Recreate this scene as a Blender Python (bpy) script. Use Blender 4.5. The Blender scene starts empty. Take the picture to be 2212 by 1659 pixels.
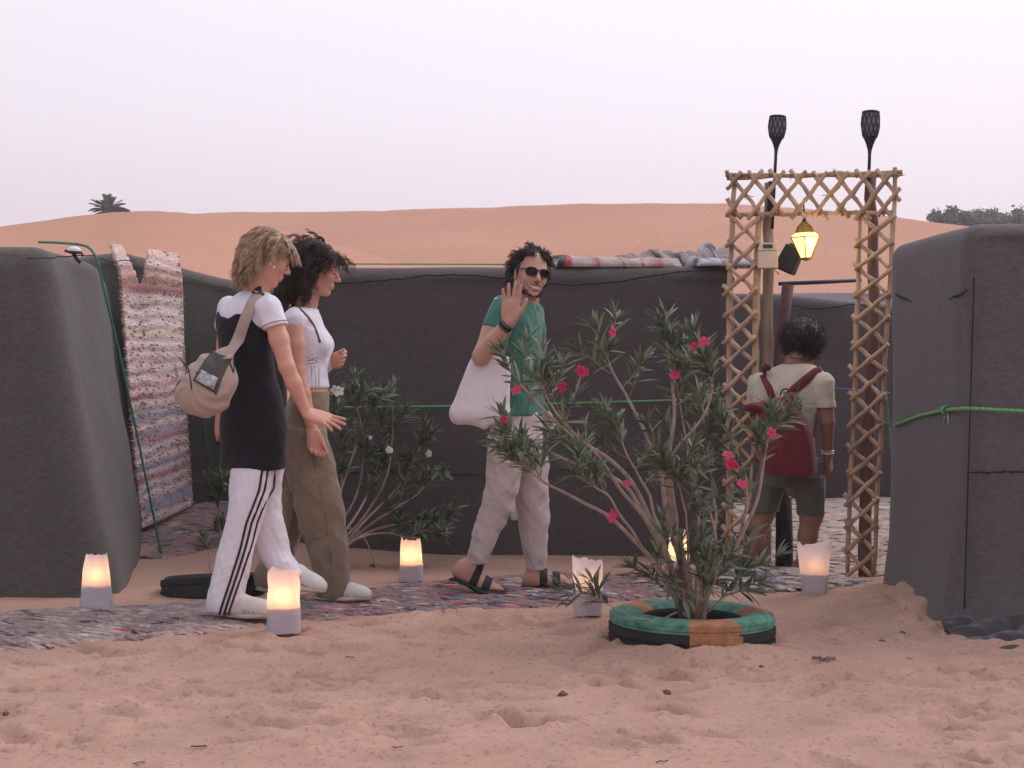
import bpy, math, random
import numpy as np
import openvdb as vdb
from mathutils import Vector, Matrix

SC = bpy.context.scene
COL = SC.collection
rng = np.random.default_rng(7)
random.seed(7)

# ------------------------------------------------------------------ camera
FPX, CX, CY, CAMH = 3072.0, 1106.0, 817.0, 1.05     # measured on a 2212 px wide copy
cam = bpy.data.cameras.new('camera'); cam_o = bpy.data.objects.new('camera', cam); COL.objects.link(cam_o)
cam.sensor_width = 36.0; cam.lens = 50.0; cam.shift_y = -12.5 / 2212
cam.clip_end = 6000; cam.clip_start = 0.05
cam_o.location = (0, 0, CAMH); cam_o.rotation_euler = (math.pi / 2, 0, 0)
SC.camera = cam_o

# ------------------------------------------------------------------ dusk sky
SUN_EL, SUN_AZ = math.radians(42), math.radians(60)    # azimuth from +Y towards +X
world = bpy.data.worlds.new('World'); SC.world = world; world.use_nodes = True
nt = world.node_tree; nt.nodes.clear()
out = nt.nodes.new('ShaderNodeOutputWorld'); bg = nt.nodes.new('ShaderNodeBackground')
sky = nt.nodes.new('ShaderNodeTexSky'); sky.sky_type = 'NISHITA'; sky.sun_disc = False
sky.sun_elevation = math.radians(4); sky.sun_rotation = SUN_AZ; sky.air_density = 1.0; sky.dust_density = 2.0
tc = nt.nodes.new('ShaderNodeTexCoord'); sep = nt.nodes.new('ShaderNodeSeparateXYZ')
nt.links.new(tc.outputs['Generated'], sep.inputs[0])
ramp = nt.nodes.new('ShaderNodeValToRGB'); cr = ramp.color_ramp
cr.elements[0].position = 0.0; cr.elements[0].color = (0.62, 0.53, 0.60, 1)
cr.elements[1].position = 1.0; cr.elements[1].color = (0.62, 0.64, 0.78, 1)
for p, c in ((0.11, (0.625, 0.545, 0.605)), (0.17, (0.665, 0.61, 0.675)), (0.28, (0.715, 0.68, 0.745)), (0.55, (0.69, 0.675, 0.77))):
    e = cr.elements.new(p); e.color = (*c, 1)
nt.links.new(sep.outputs['Z'], ramp.inputs['Fac'])
az = nt.nodes.new('ShaderNodeMapRange'); az.inputs['From Min'].default_value = -1; az.inputs['From Max'].default_value = 1
az.inputs['To Min'].default_value = 0.84; az.inputs['To Max'].default_value = 1.16
nt.links.new(sep.outputs['X'], az.inputs['Value'])
mul = nt.nodes.new('ShaderNodeMix'); mul.data_type = 'RGBA'; mul.blend_type = 'MULTIPLY'; mul.inputs['Factor'].default_value = 1
ay = nt.nodes.new('ShaderNodeMapRange'); ay.inputs['From Min'].default_value = -1; ay.inputs['From Max'].default_value = 1; ay.inputs['To Min'].default_value = 0.74; ay.inputs['To Max'].default_value = 1.0   # the western half glows
nt.links.new(sep.outputs['Y'], ay.inputs['Value'])
pr_ = nt.nodes.new('ShaderNodeMath'); pr_.operation = 'MULTIPLY'; nt.links.new(az.outputs['Result'], pr_.inputs[0]); nt.links.new(ay.outputs['Result'], pr_.inputs[1])
nt.links.new(ramp.outputs['Color'], mul.inputs['A']); nt.links.new(pr_.outputs[0], mul.inputs['B'])
sc_ = nt.nodes.new('ShaderNodeMix'); sc_.data_type = 'RGBA'; sc_.blend_type = 'MULTIPLY'; sc_.inputs['Factor'].default_value = 1
sc_.inputs['B'].default_value = (0.09, 0.09, 0.09, 1); nt.links.new(sky.outputs['Color'], sc_.inputs['A'])
mx = nt.nodes.new('ShaderNodeMix'); mx.data_type = 'RGBA'; mx.inputs['Factor'].default_value = 0.06
nt.links.new(mul.outputs['Result'], mx.inputs['A']); nt.links.new(sc_.outputs['Result'], mx.inputs['B'])
nt.links.new(mx.outputs['Result'], bg.inputs['Color']); bg.inputs['Strength'].default_value = 1.0
nt.links.new(bg.outputs['Background'], out.inputs['Surface'])

sun = bpy.data.lights.new('sun', 'SUN'); sun.energy = 1.0; sun.angle = math.radians(40); sun.color = (1.0, 0.87, 0.86)
sun_o = bpy.data.objects.new('sun', sun); COL.objects.link(sun_o)
d_ = Vector((math.sin(SUN_AZ) * math.cos(SUN_EL), math.cos(SUN_AZ) * math.cos(SUN_EL), math.sin(SUN_EL)))
sun_o.rotation_euler = d_.to_track_quat('Z', 'Y').to_euler(); sun_o.location = (0, 0, 30)
SC.view_settings.view_transform = 'Standard'; SC.view_settings.look = 'None'
SC.view_settings.exposure = 0.66; SC.view_settings.gamma = 1.0; SC.view_settings.use_curve_mapping = False
SC.render.engine = 'CYCLES'
SC.cycles.use_denoising = True

# ------------------------------------------------------------------ materials
MATS = {}
def srgb(r, g, b):
    f = lambda v: (v / 255 / 12.92) if v / 255 <= 0.04045 else ((v / 255 + 0.055) / 1.055) ** 2.4
    return (f(r), f(g), f(b))

def mat(name, col, rough=0.8, var=0.15, scale=20.0, bump=0.0, bscale=80.0, sheen=0.0, metallic=0.0, sss=0.0,
        emit=None, estr=0.0, spec=0.5, stretch=(1, 1, 1), col2=None, detail=4.0, bdist=0.01, translucent=0.0, coord='Object', alpha=None):
    m = bpy.data.materials.new(name); m.use_nodes = True; MATS[name] = m
    n = m.node_tree.nodes; l = m.node_tree.links
    b = n['Principled BSDF']
    b.inputs['Roughness'].default_value = rough; b.inputs['Metallic'].default_value = metallic
    b.inputs['Specular IOR Level'].default_value = spec
    if sheen: b.inputs['Sheen Weight'].default_value = sheen; b.inputs['Sheen Roughness'].default_value = 0.45
    if sss:
        b.inputs['Subsurface Weight'].default_value = sss; b.inputs['Subsurface Radius'].default_value = (0.012, 0.005, 0.003)
        b.inputs['Subsurface Scale'].default_value = 1.0
    t = n.new('ShaderNodeTexCoord'); mp = n.new('ShaderNodeMapping'); mp.inputs['Scale'].default_value = stretch
    l.new(t.outputs[coord], mp.inputs['Vector'])
    nz = n.new('ShaderNodeTexNoise'); nz.inputs['Scale'].default_value = scale; nz.inputs['Detail'].default_value = detail
    l.new(mp.outputs['Vector'], nz.inputs['Vector'])
    rp = n.new('ShaderNodeValToRGB'); rp.color_ramp.elements[0].position = 0.3; rp.color_ramp.elements[1].position = 0.7
    c2 = col2 if col2 else col
    rp.color_ramp.elements[0].color = (*[max(0, v * (1 - var)) for v in col], 1)
    rp.color_ramp.elements[1].color = (*[min(1, v * (1 + var)) for v in c2], 1)
    l.new(nz.outputs['Fac'], rp.inputs['Fac']); l.new(rp.outputs['Color'], b.inputs['Base Color'])
    if bump:
        bz = n.new('ShaderNodeTexNoise'); bz.inputs['Scale'].default_value = bscale; bz.inputs['Detail'].default_value = 3
        l.new(mp.outputs['Vector'], bz.inputs['Vector'])
        bp = n.new('ShaderNodeBump'); bp.inputs['Strength'].default_value = bump; bp.inputs['Distance'].default_value = bdist
        l.new(bz.outputs['Fac'], bp.inputs['Height']); l.new(bp.outputs['Normal'], b.inputs['Normal'])
    if emit: b.inputs['Emission Color'].default_value = (*emit, 1); b.inputs['Emission Strength'].default_value = estr
    if translucent:
        tr = n.new('ShaderNodeBsdfTranslucent'); l.new(rp.outputs['Color'], tr.inputs['Color'])
        ms = n.new('ShaderNodeMixShader'); ms.inputs['Fac'].default_value = translucent
        l.new(b.outputs['BSDF'], ms.inputs[1]); l.new(tr.outputs['BSDF'], ms.inputs[2])
        l.new(ms.outputs['Shader'], n['Material Output'].inputs['Surface'])
    m['bsdf'] = 1
    return m

def weave(m, su=260.0, sv=260.0, strength=0.25, dist=0.002, axis='Z'):
    """adds fine woven ridges to a material's bump chain"""
    n = m.node_tree.nodes; l = m.node_tree.links; b = n['Principled BSDF']
    t = n.new('ShaderNodeTexCoord'); w = n.new('ShaderNodeTexWave'); w.bands_direction = axis
    w.inputs['Scale'].default_value = su; w.inputs['Distortion'].default_value = 1.5; w.inputs['Detail'].default_value = 2
    l.new(t.outputs['Object'], w.inputs['Vector'])
    bp = n.new('ShaderNodeBump'); bp.inputs['Strength'].default_value = strength; bp.inputs['Distance'].default_value = dist
    l.new(w.outputs['Fac'], bp.inputs['Height'])
    if b.inputs['Normal'].links: l.new(b.inputs['Normal'].links[0].from_socket, bp.inputs['Normal'])
    l.new(bp.outputs['Normal'], b.inputs['Normal'])
    return m

# ------------------------------------------------------------------ object helpers
def link(o, parent=None):
    COL.objects.link(o)
    if parent is not None: o.parent = parent
    return o
def tag(o, label=None, cat=None, group=None, kind=None):
    if label: o['label'] = label
    if cat: o['category'] = cat
    if group: o['group'] = group
    if kind: o['kind'] = kind
    return o
def empty(name, loc, label, cat, group=None, rz=0.0):
    o = bpy.data.objects.new(name, None); o.empty_display_size = 0.1
    link(o); o.location = loc; o.rotation_euler = (0, 0, rz)
    return tag(o, label, cat, group)
def mesh_np(name, V, F4=None, F3=None, smooth=True, uv=None, midx=None):
    V = np.asarray(V, np.float32).reshape(-1, 3)
    F4 = np.zeros((0, 4), np.int32) if F4 is None or len(F4) == 0 else np.asarray(F4, np.int32).reshape(-1, 4)
    F3 = np.zeros((0, 3), np.int32) if F3 is None or len(F3) == 0 else np.asarray(F3, np.int32).reshape(-1, 3)
    me = bpy.data.meshes.new(name)
    nl = F4.size + F3.size; npoly = len(F4) + len(F3)
    me.vertices.add(len(V)); me.vertices.foreach_set('co', V.ravel())
    me.loops.add(nl); me.loops.foreach_set('vertex_index', np.concatenate([F4.ravel(), F3.ravel()]))
    st = np.concatenate([np.arange(len(F4)) * 4, len(F4) * 4 + np.arange(len(F3)) * 3]).astype(np.int32)
    me.polygons.add(npoly); me.polygons.foreach_set('loop_start', st)
    if midx is not None: me.polygons.foreach_set('material_index', np.asarray(midx, np.int32))
    me.polygons.foreach_set('use_smooth', np.full(npoly, smooth))
    if uv is not None:
        lay = me.uv_layers.new(name='UVMap')
        idx = np.concatenate([F4.ravel(), F3.ravel()])
        lay.data.foreach_set('uv', np.asarray(uv, np.float32)[idx].ravel())
    me.update(calc_edges=True); me.validate()
    return me
def obj(name, me, m=None, parent=None, loc=None):
    o = bpy.data.objects.new(name, me)
    for x in (m if isinstance(m, (list, tuple)) else [m]):
        if x is not None and len(me.materials) < (len(m) if isinstance(m, (list, tuple)) else 1): me.materials.append(x)
    link(o, parent)
    if loc is not None: o.location = loc
    return o

class MB:
    """collects tubes, boxes, ribbons and lathes into one mesh"""
    def __init__(s): s.V = []; s.Q = []; s.T = []; s.mq = []; s.mt = []; s.n = 0
    def add(s, V, Q=None, T=None, mi=0):
        V = np.asarray(V, float).reshape(-1, 3)
        if Q is not None and len(Q): Q = np.asarray(Q).reshape(-1, 4) + s.n; s.Q.append(Q); s.mq += [mi] * len(Q)
        if T is not None and len(T): T = np.asarray(T).reshape(-1, 3) + s.n; s.T.append(T); s.mt += [mi] * len(T)
        s.V.append(V); s.n += len(V); return s
    def tube(s, pts, r, sides=6, mi=0, cap=True, flat=None):
        P = np.asarray(pts, float); n = len(P); R = np.broadcast_to(np.asarray(r, float), (n,))
        T = np.gradient(P, axis=0); T /= np.linalg.norm(T, axis=1)[:, None] + 1e-12
        ref = np.array([0, 0, 1.]) if abs(T[0, 2]) < 0.9 else np.array([1., 0, 0])
        u = np.cross(T[0], ref); u /= np.linalg.norm(u)
        U = [u]
        for i in range(1, n):
            u = U[-1] - T[i] * np.dot(U[-1], T[i]); u /= np.linalg.norm(u) + 1e-12; U.append(u)
        U = np.array(U); W = np.cross(T, U)
        a = np.arange(sides) * 2 * np.pi / sides
        V = P[:, None] + R[:, None, None] * (np.cos(a)[None, :, None] * U[:, None] + (flat or 1.0) * np.sin(a)[None, :, None] * W[:, None])
        i, j = np.meshgrid(np.arange(n - 1), np.arange(sides), indexing='ij'); j2 = (j + 1) % sides
        Q = np.stack([i * sides + j, i * sides + j2, (i + 1) * sides + j2, (i + 1) * sides + j], -1).reshape(-1, 4)
        V = V.reshape(-1, 3); Tr = []
        if cap:
            c0 = len(V); V = np.vstack([V, P[:1], P[-1:]])
            for k in range(sides):
                Tr.append((c0, (k + 1) % sides, k)); Tr.append((c0 + 1, (n - 1) * sides + k, (n - 1) * sides + (k + 1) % sides))
        return s.add(V, Q, Tr, mi)
    def box(s, c, size, rot=None, mi=0, taper=1.0):
        c = np.asarray(c, float); h = np.asarray(size, float) / 2
        V = np.array([[x, y, z] for z in (-1, 1) for y in (-1, 1) for x in (-1, 1)], float)
        V[4:, :2] *= taper
        V = V * h
        if rot is not None: V = V @ np.array(rot).T
        Q = [(0, 2, 3, 1), (4, 5, 7, 6), (0, 1, 5, 4), (2, 6, 7, 3), (0, 4, 6, 2), (1, 3, 7, 5)]
        return s.add(V + c, Q, None, mi)
    def lathe(s, prof, c=(0, 0, 0), sides=16, mi=0, M=None, caps=True):
        prof = np.asarray(prof, float); n = len(prof); a = np.arange(sides) * 2 * np.pi / sides
        V = np.stack([prof[:, 0, None] * np.cos(a), prof[:, 0, None] * np.sin(a), np.repeat(prof[:, 1, None], sides, 1)], -1).reshape(-1, 3)
        i, j = np.meshgrid(np.arange(n - 1), np.arange(sides), indexing='ij'); j2 = (j + 1) % sides
        Q = np.stack([i * sides + j, i * sides + j2, (i + 1) * sides + j2, (i + 1) * sides + j], -1).reshape(-1, 4)
        if M is not None: V = V @ np.array(M).T
        return s.add(V + np.asarray(c, float), Q, None, mi)
    def grid(s, P, mi=0):
        P = np.asarray(P, float); nu, nv = P.shape[:2]
        i, j = np.meshgrid(np.arange(nu - 1), np.arange(nv - 1), indexing='ij')
        Q = np.stack([i * nv + j, (i + 1) * nv + j, (i + 1) * nv + j + 1, i * nv + j + 1], -1).reshape(-1, 4)
        return s.add(P.reshape(-1, 3), Q, None, mi)
    def mesh(s, name, smooth=True):
        V = np.vstack(s.V); Q = np.vstack(s.Q) if s.Q else None; T = np.vstack(s.T) if s.T else None
        return mesh_np(name, V, Q, T, smooth, midx=s.mq + s.mt)
    def build(s, name, m, parent=None, loc=None, smooth=True):
        return obj(name, s.mesh(name, smooth), m, parent, loc)

def gridmesh(name, P, smooth=True):
    P = np.asarray(P, np.float32); nu, nv = P.shape[:2]
    i, j = np.meshgrid(np.arange(nu - 1), np.arange(nv - 1), indexing='ij')
    Q = np.stack([i * nv + j, (i + 1) * nv + j, (i + 1) * nv + j + 1, i * nv + j + 1], -1).reshape(-1, 4)
    u, v = np.meshgrid(np.linspace(0, 1, nu), np.linspace(0, 1, nv), indexing='ij')
    return mesh_np(name, P.reshape(-1, 3), Q, None, smooth, uv=np.stack([u, v], -1).reshape(-1, 2))
def solidify(o, t, off=0.0):
    md = o.modifiers.new('Solidify', 'SOLIDIFY'); md.thickness = t; md.offset = off
    return o

# value noise on arrays
_tab = rng.random((256, 256)).astype(np.float32)
def vn(x, y, o=0):
    x = np.asarray(x, float) + 17.3 * o + 1000; y = np.asarray(y, float) + 9.7 * o + 1000
    xi = np.floor(x).astype(int); yi = np.floor(y).astype(int); fx = x - xi; fy = y - yi
    fx = fx * fx * (3 - 2 * fx); fy = fy * fy * (3 - 2 * fy)
    g = lambda a, b: _tab[a & 255, b & 255]
    return ((g(xi, yi) * (1 - fx) + g(xi + 1, yi) * fx) * (1 - fy) + (g(xi, yi + 1) * (1 - fx) + g(xi + 1, yi + 1) * fx) * fy) * 2 - 1
def fbm(x, y, o=0, oct=4):
    s = 0; a = 1.0
    for k in range(oct): s = s + a * vn(x * 2 ** k, y * 2 ** k, o + k * 3); a *= 0.5
    return s
def sst(a, b, x):
    t = np.clip((np.asarray(x, float) - a) / (b - a), 0, 1); return t * t * (3 - 2 * t)

def P(vx, vy, D):
    """the world point seen at (vx, vy) in the photograph's 2212 px copy at depth D"""
    return np.array([(vx - CX) / FPX * D, D, CAMH - (vy - CY) / FPX * D])
def PX(vx, D): return (vx - CX) / FPX * D
# ------------------------------------------------------------------ the sand
def zg(x, y):
    x = np.asarray(x, float); y = np.asarray(y, float)
    near = np.exp(-((np.maximum(np.abs(x) - 6, 0) / 6) ** 2 + (np.maximum(y - 14, 0) / 8) ** 2))
    z = 0.028 * vn(x * 0.55, y * 0.55, 1) + 0.012 * vn(x * 1.7, y * 1.7, 2)
    z = z + 0.24 * np.exp(-((x + 1.95) / 0.75) ** 2) * sst(7.9, 9.2, y)                      # bank against the tent behind the rug
    z = z - 0.13 * np.exp(-(((x - 1.75) / 0.65) ** 2 + ((y - 8.45) / 0.55) ** 2))            # hollow beyond the gate
    z = z + 0.055 * np.exp(-(((x - 1.9) / 0.28) ** 2 + ((y - 6.75) / 0.38) ** 2))             # sand heaped at the right-hand tent
    z = z + 0.05 * np.exp(-(((x - 0.15) / 0.75) ** 2 + ((y - 6.12) / 0.28) ** 2))            # low ridge beside the runner
    z = z + 0.035 * np.exp(-(((x - 0.75) / 0.5) ** 2 + ((y - 5.3) / 0.2) ** 2))
    z = z - 0.05 * np.exp(-(((x - 1.35) / 0.55) ** 2 + ((y - 6.05) / 0.45) ** 2))
    return z * near
RUGPATH = [(-2.6, 5.62), (-1.9, 5.92), (-1.2, 6.38), (-0.6, 6.70), (0.0, 6.92), (0.5, 7.08), (1.0, 7.25)]
def path_y(x): return np.interp(x, [p[0] for p in RUGPATH], [p[1] for p in RUGPATH])

def axis_pts(lo, hi, d, far_lo, far_hi, g=1.12):
    a = list(np.arange(lo, hi + d / 2, d)); s = d
    while a[-1] < far_hi: s *= g; a.append(a[-1] + s)
    s = d; b = [lo]
    while b[-1] > far_lo: s *= g; b.append(b[-1] - s)
    return np.array(b[:0:-1] + a)
gx = axis_pts(-2.9, 2.9, 0.0135, -2500, 2500); gy = axis_pts(3.3, 7.7, 0.0135, -60, 3000)
X, Y = np.meshgrid(gx, gy, indexing='ij'); Z = zg(X, Y)
fg = sst(8.4, 7.0, Y) * sst(3.6, 2.6, np.abs(X)) + 0.0
calm = np.exp(-((Y - path_y(X)) / 0.42) ** 4)
rough_ = fg * (1 - 0.8 * calm)
Z += rough_ * (0.0048 * fbm(X * 2.3, Y * 3.2, 5, 2) + 0.0024 * fbm(X * 9, Y * 12, 8, 3))
Z += rough_ * 0.0022 * np.abs(vn(X * 26 + 2 * vn(X * 3, Y * 3, 3), Y * 21, 11)) + fg * 0.0011 * vn(X * 60, Y * 60, 13)
prints = []
for k in range(380):
    prints.append((rng.uniform(-2.7, 2.8), 3.35 + 2.9 * rng.random() ** 0.85, rng.uniform(-0.9, 0.9) + (np.pi if rng.random() < .5 else 0), rng.uniform(0.7, 1.1), rng.uniform(0.5, 1.25)))
for x0, y0, an, sc0, dp in prints:
    if abs(y0 - path_y(x0)) < 0.38: continue
    i0, i1 = np.searchsorted(gx, [x0 - .3, x0 + .3]); j0, j1 = np.searchsorted(gy, [y0 - .3, y0 + .3])
    if i1 <= i0 or j1 <= j0: continue
    dx = X[i0:i1, j0:j1] - x0; dy = Y[i0:i1, j0:j1] - y0
    u = (dx * math.cos(an) + dy * math.sin(an)) / (0.135 * sc0); v = (-dx * math.sin(an) + dy * math.cos(an)) / ((0.052 + 0.012 * np.tanh(u * 2)) * sc0)
    r = np.sqrt(u * u + v * v) + 0.16 * vn(dx * 18 + x0 * 7, dy * 18, 4)
    Z[i0:i1, j0:j1] += dp * (-0.021 * sst(1.22, 0.45, r) + 0.008 * np.exp(-((r - 1.36) / 0.25) ** 2))
# scarps of slumped sand at the foot of the right-hand tent
for x0, y0, r0, h0 in ((1.86, 6.62, .10, .035), (1.80, 6.38, .09, .045), (1.93, 6.9, .08, .03), (1.62, 6.55, .12, .02), (1.72, 6.22, .06, .025)):
    r = np.hypot(X - x0, Y - y0) / r0 + 0.25 * vn(X * 16, Y * 16, 6)
    Z += h0 * sst(1.1, 0.8, r)
TYRE = np.array([PX(1494, 5.62), 5.62])
r = np.hypot(X - TYRE[0], Y - TYRE[1]); Z += -0.03 * sst(0.25, 0.17, r) + 0.018 * np.exp(-((r - .37) / .06) ** 2)
nx, ny = len(gx), len(gy)
ii, jj = np.meshgrid(np.arange(nx - 1), np.arange(ny - 1), indexing='ij')
Q = np.stack([ii * ny + jj, (ii + 1) * ny + jj, (ii + 1) * ny + jj + 1, ii * ny + jj + 1], -1).reshape(-1, 4)
def zs(x, y):
    """height of the finished sand sheet"""
    i = min(max(int(np.searchsorted(gx, x)) - 1, 0), nx - 2); j = min(max(int(np.searchsorted(gy, y)) - 1, 0), ny - 2)
    fx = (x - gx[i]) / (gx[i + 1] - gx[i]); fy = (y - gy[j]) / (gy[j + 1] - gy[j])
    return float((Z[i, j] * (1 - fx) + Z[i + 1, j] * fx) * (1 - fy) + (Z[i, j + 1] * (1 - fx) + Z[i + 1, j + 1] * fx) * fy)

m_sand = mat('sand', (0.455, 0.281, 0.209), 0.95, 0.08, 3.0, bump=0.6, bscale=130, spec=0.12, bdist=0.006, col2=(0.475, 0.296, 0.225))
n = m_sand.node_tree.nodes; l = m_sand.node_tree.links
sp = n.new('ShaderNodeTexNoise'); sp.inputs['Scale'].default_value = 55; sp.inputs['Detail'].default_value = 5
tcs = n.new('ShaderNodeTexCoord'); l.new(tcs.outputs['Object'], sp.inputs['Vector'])
rs = n.new('ShaderNodeValToRGB'); rs.color_ramp.elements[0].position = 0.30; rs.color_ramp.elements[0].color = (0.70, 0.66, 0.68, 1)
rs.color_ramp.elements[1].position = 0.45; rs.color_ramp.elements[1].color = (1, 1, 1, 1); l.new(sp.outputs['Fac'], rs.inputs['Fac'])
mm = n.new('ShaderNodeMix'); mm.data_type = 'RGBA'; mm.blend_type = 'MULTIPLY'; mm.inputs['Factor'].default_value = 1
b = n['Principled BSDF']; src = b.inputs['Base Color'].links[0].from_socket
l.new(src, mm.inputs['A']); l.new(rs.outputs['Color'], mm.inputs['B']); l.new(mm.outputs['Result'], b.inputs['Base Color'])
o = obj('sand_ground', mesh_np('sand_ground', np.stack([X, Y, Z], -1).reshape(-1, 3), Q), m_sand); tag(o, 'pinkish trampled desert sand with footprints', kind='structure')

# ------------------------------------------------------------------ dunes
def dune_h(x, y):
    vx = CX + FPX * x / y
    E = np.interp(vx, [-3000, -600, 0, 200, 450, 800, 1000, 1300, 1580, 1900, 2100, 2300, 2800, 4500], [120, 300, 318, 340, 357, 364, 371, 379, 377, 352, 326, 300, 262, 120])
    Yc = 96 + 6 * np.sin(vx / 420.0)
    h = 1.05 + E / FPX * Yc
    s = (y - 30) / (Yc - 30)
    prof = np.where(s < 1, np.clip(s, 0, 1) ** 1.25, np.clip(1 - (s - 1) * 1.9, -1, 1))
    z1 = h * prof - 0.6 * (s < 0)
    E2 = np.interp(vx, [-3000, -700, 0, 150, 260, 330, 400, 500, 620, 800, 1100, 1600], [90, 280, 326, 347, 358, 362, 358, 343, 318, 270, 170, 0])
    Yc2 = 70.0 + 4 * np.sin(vx / 300.0)
    s2 = (y - 30) / (Yc2 - 30)
    p2 = np.where(s2 < 1, np.clip(s2, 0, 1) ** 1.15, np.clip(1 - (s2 - 1) * 1.6, -1, 1))
    z2 = (1.05 + E2 / FPX * Yc2) * p2 - 0.6 * (s2 < 0)
    d = z1 - z2; k = 0.5
    return np.maximum(z1, z2) + 0.0
dx_ = np.linspace(-75, 75, 300); dy_ = np.concatenate([np.linspace(28, 62, 60), np.linspace(62.5, 110, 160), np.linspace(111, 160, 30)])
DX, DY = np.meshgrid(dx_, dy_, indexing='ij')
DZ = dune_h(DX, DY) + 0.10 * fbm(DX * .08, DY * .08, 3, 3) + 0.04 * vn(DX * .5, DY * .35, 9) - 0.25 * sst(40, 29, DY)
m_dune = mat('dune_sand', (0.52, 0.265, 0.168), 0.95, 0.05, 0.06, spec=0.1, col2=(0.545, 0.285, 0.186))
n = m_dune.node_tree.nodes; l = m_dune.node_tree.links; b = n['Principled BSDF']
t = n.new('ShaderNodeTexCoord'); mp = n.new('ShaderNodeMapping'); mp.inputs['Rotation'].default_value = (0, 0, 0.5); l.new(t.outputs['Object'], mp.inputs['Vector'])
w = n.new('ShaderNodeTexWave'); w.inputs['Scale'].default_value = 0.55; w.inputs['Distortion'].default_value = 6; w.inputs['Detail'].default_value = 3; w.inputs['Detail Scale'].default_value = 1.2
l.new(mp.outputs['Vector'], w.inputs['Vector']); bp = n.new('ShaderNodeBump'); bp.inputs['Strength'].default_value = 0.5; bp.inputs['Distance'].default_value = 0.07
l.new(w.outputs['Fac'], bp.inputs['Height']); l.new(bp.outputs['Normal'], b.inputs['Normal'])
o = obj('dune', gridmesh('dune', np.stack([DX, DY, DZ], -1)), m_dune); tag(o, 'long smooth orange sand dune behind the camp', kind='structure')

# ------------------------------------------------------------------ tents
m_tent = mat('tent_wool', (0.135, 0.119, 0.118), 0.95, 0.16, 30.0, bump=0.7, bscale=110, sheen=0.22, spec=0.15, stretch=(1, 1, 2.2), detail=6, bdist=0.004)
weave(m_tent, 75, 75, 0.5, 0.004, 'Z')
m_tent_r = mat('tent_wool_brown', (0.106, 0.089, 0.092), 0.95, 0.16, 30.0, bump=0.7, bscale=110, sheen=0.22, spec=0.15, stretch=(1, 1, 2.2), detail=6, bdist=0.004)
weave(m_tent_r, 75, 75, 0.5, 0.004, 'Z')
m_tent_g = mat('tent_wool_grey', (0.108, 0.097, 0.088), 0.95, 0.18, 30.0, bump=0.7, bscale=110, sheen=0.25, spec=0.15, stretch=(1, 1, 2.2), detail=6, bdist=0.004)
weave(m_tent_g, 75, 75, 0.5, 0.004, 'Z')
m_seam = mat('seam_thread', (0.022, 0.018, 0.019), 0.9, 0.2, 60)

def tent(name, corners, H, m, label, seed=0, rad=0.14, top_r=0.10, flare=None, lean=0.0, ztop=None, skew=None):
    """closed tent body: walls with rounded corners and shoulder, low pitched roof. corners run counter-clockwise"""
    C = np.array(corners, float); k = len(C); pts = []
    for i in range(k):
        a, p, c = C[i - 1], C[i], C[(i + 1) % k]
        u = (a - p) / np.linalg.norm(a - p); v = (c - p) / np.linalg.norm(c - p)
        p0 = p + u * rad; p1 = p + v * rad
        for t in np.linspace(0, 1, 9): pts.append((1 - t) ** 2 * p0 + 2 * t * (1 - t) * p + t * t * p1)
        nxt = C[(i + 1) % k]; q1 = nxt + (p - nxt) / np.linalg.norm(p - nxt) * rad
        L = np.linalg.norm(q1 - p1); nn = max(2, int(L / 0.05))
        for t in np.linspace(0, 1, nn + 1)[1:-1]: pts.append(p1 + (q1 - p1) * t)
    S = np.array(pts); n = len(S)
    T = np.roll(S, -1, 0) - np.roll(S, 1, 0); T /= np.linalg.norm(T, axis=1)[:, None]
    N = np.stack([T[:, 1], -T[:, 0]], -1)
    cum = np.cumsum(np.linalg.norm(np.roll(S, -1, 0) - S, axis=1))
    cen = S.mean(0); rows = []; K = np.zeros((n, 2)) if skew is None else np.array([skew(p) for p in S])
    hz = H if ztop is None else np.array([ztop(p) for p in S])
    hz = np.broadcast_to(np.asarray(hz, float), (n,))
    for v in list(np.linspace(-0.12, 1, 46)):
        z = v * (hz - top_r)
        off = -lean * z + 0.016 * vn(cum * 1.3, z * 1.0 + seed, seed) + 0.008 * vn(cum * 4.5, z * 1.6, seed + 3) + 0.006 * vn(cum * 2.5 + z * 5.5, z * 3.0, seed + 4)
        off = off - 0.012 * np.exp(-((z - hz * 0.62) / 0.25) ** 2) * (1 + vn(cum * .8, 0 * cum, seed + 5))
        if flare is not None: off = off + flare * np.clip(1 - z / 0.3, 0, 1.4) ** 2 * (1 + .5 * vn(cum * 5, 0 * cum, seed + 7))
        rows.append(np.column_stack([S + N * np.reshape(off, (-1, 1)) + K * max(v, -.05), z]))
    for a in np.linspace(0.15, 1, 8) * math.pi / 2:
        z = hz - top_r + top_r * math.sin(a); ins = top_r * (1 - math.cos(a)) + lean * (hz - top_r)
        rows.append(np.column_stack([S + K - N * np.reshape(ins, (-1, 1)) + N * (0.012 * vn(cum * 2.2, 0 * cum, seed))[:, None], z + .006 * vn(cum * 1.9, 0 * cum, seed + 2)]))
    base = rows[-1]
    for t in (0.12, 0.3, 0.6, 0.97):
        q = base.copy(); q[:, :2] = q[:, :2] * (1 - t) + cen * t; q[:, 2] += 0.05 * min(1, t * 1.3) - 0.01 * vn(cum, 0 * cum, seed) ; rows.append(q)
    R = np.array(rows); R = np.concatenate([R, R[:, :1]], 1)
    root = empty(name, (cen[0], cen[1], 0), label, 'tent')
    me = gridmesh('canvas', (R - np.array([cen[0], cen[1], 0])).transpose(1, 0, 2))
    o = obj('canvas', me, m, root)
    return root, cen
def on_root(root, pts): return np.asarray(pts, float) - np.array(root.location)
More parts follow.
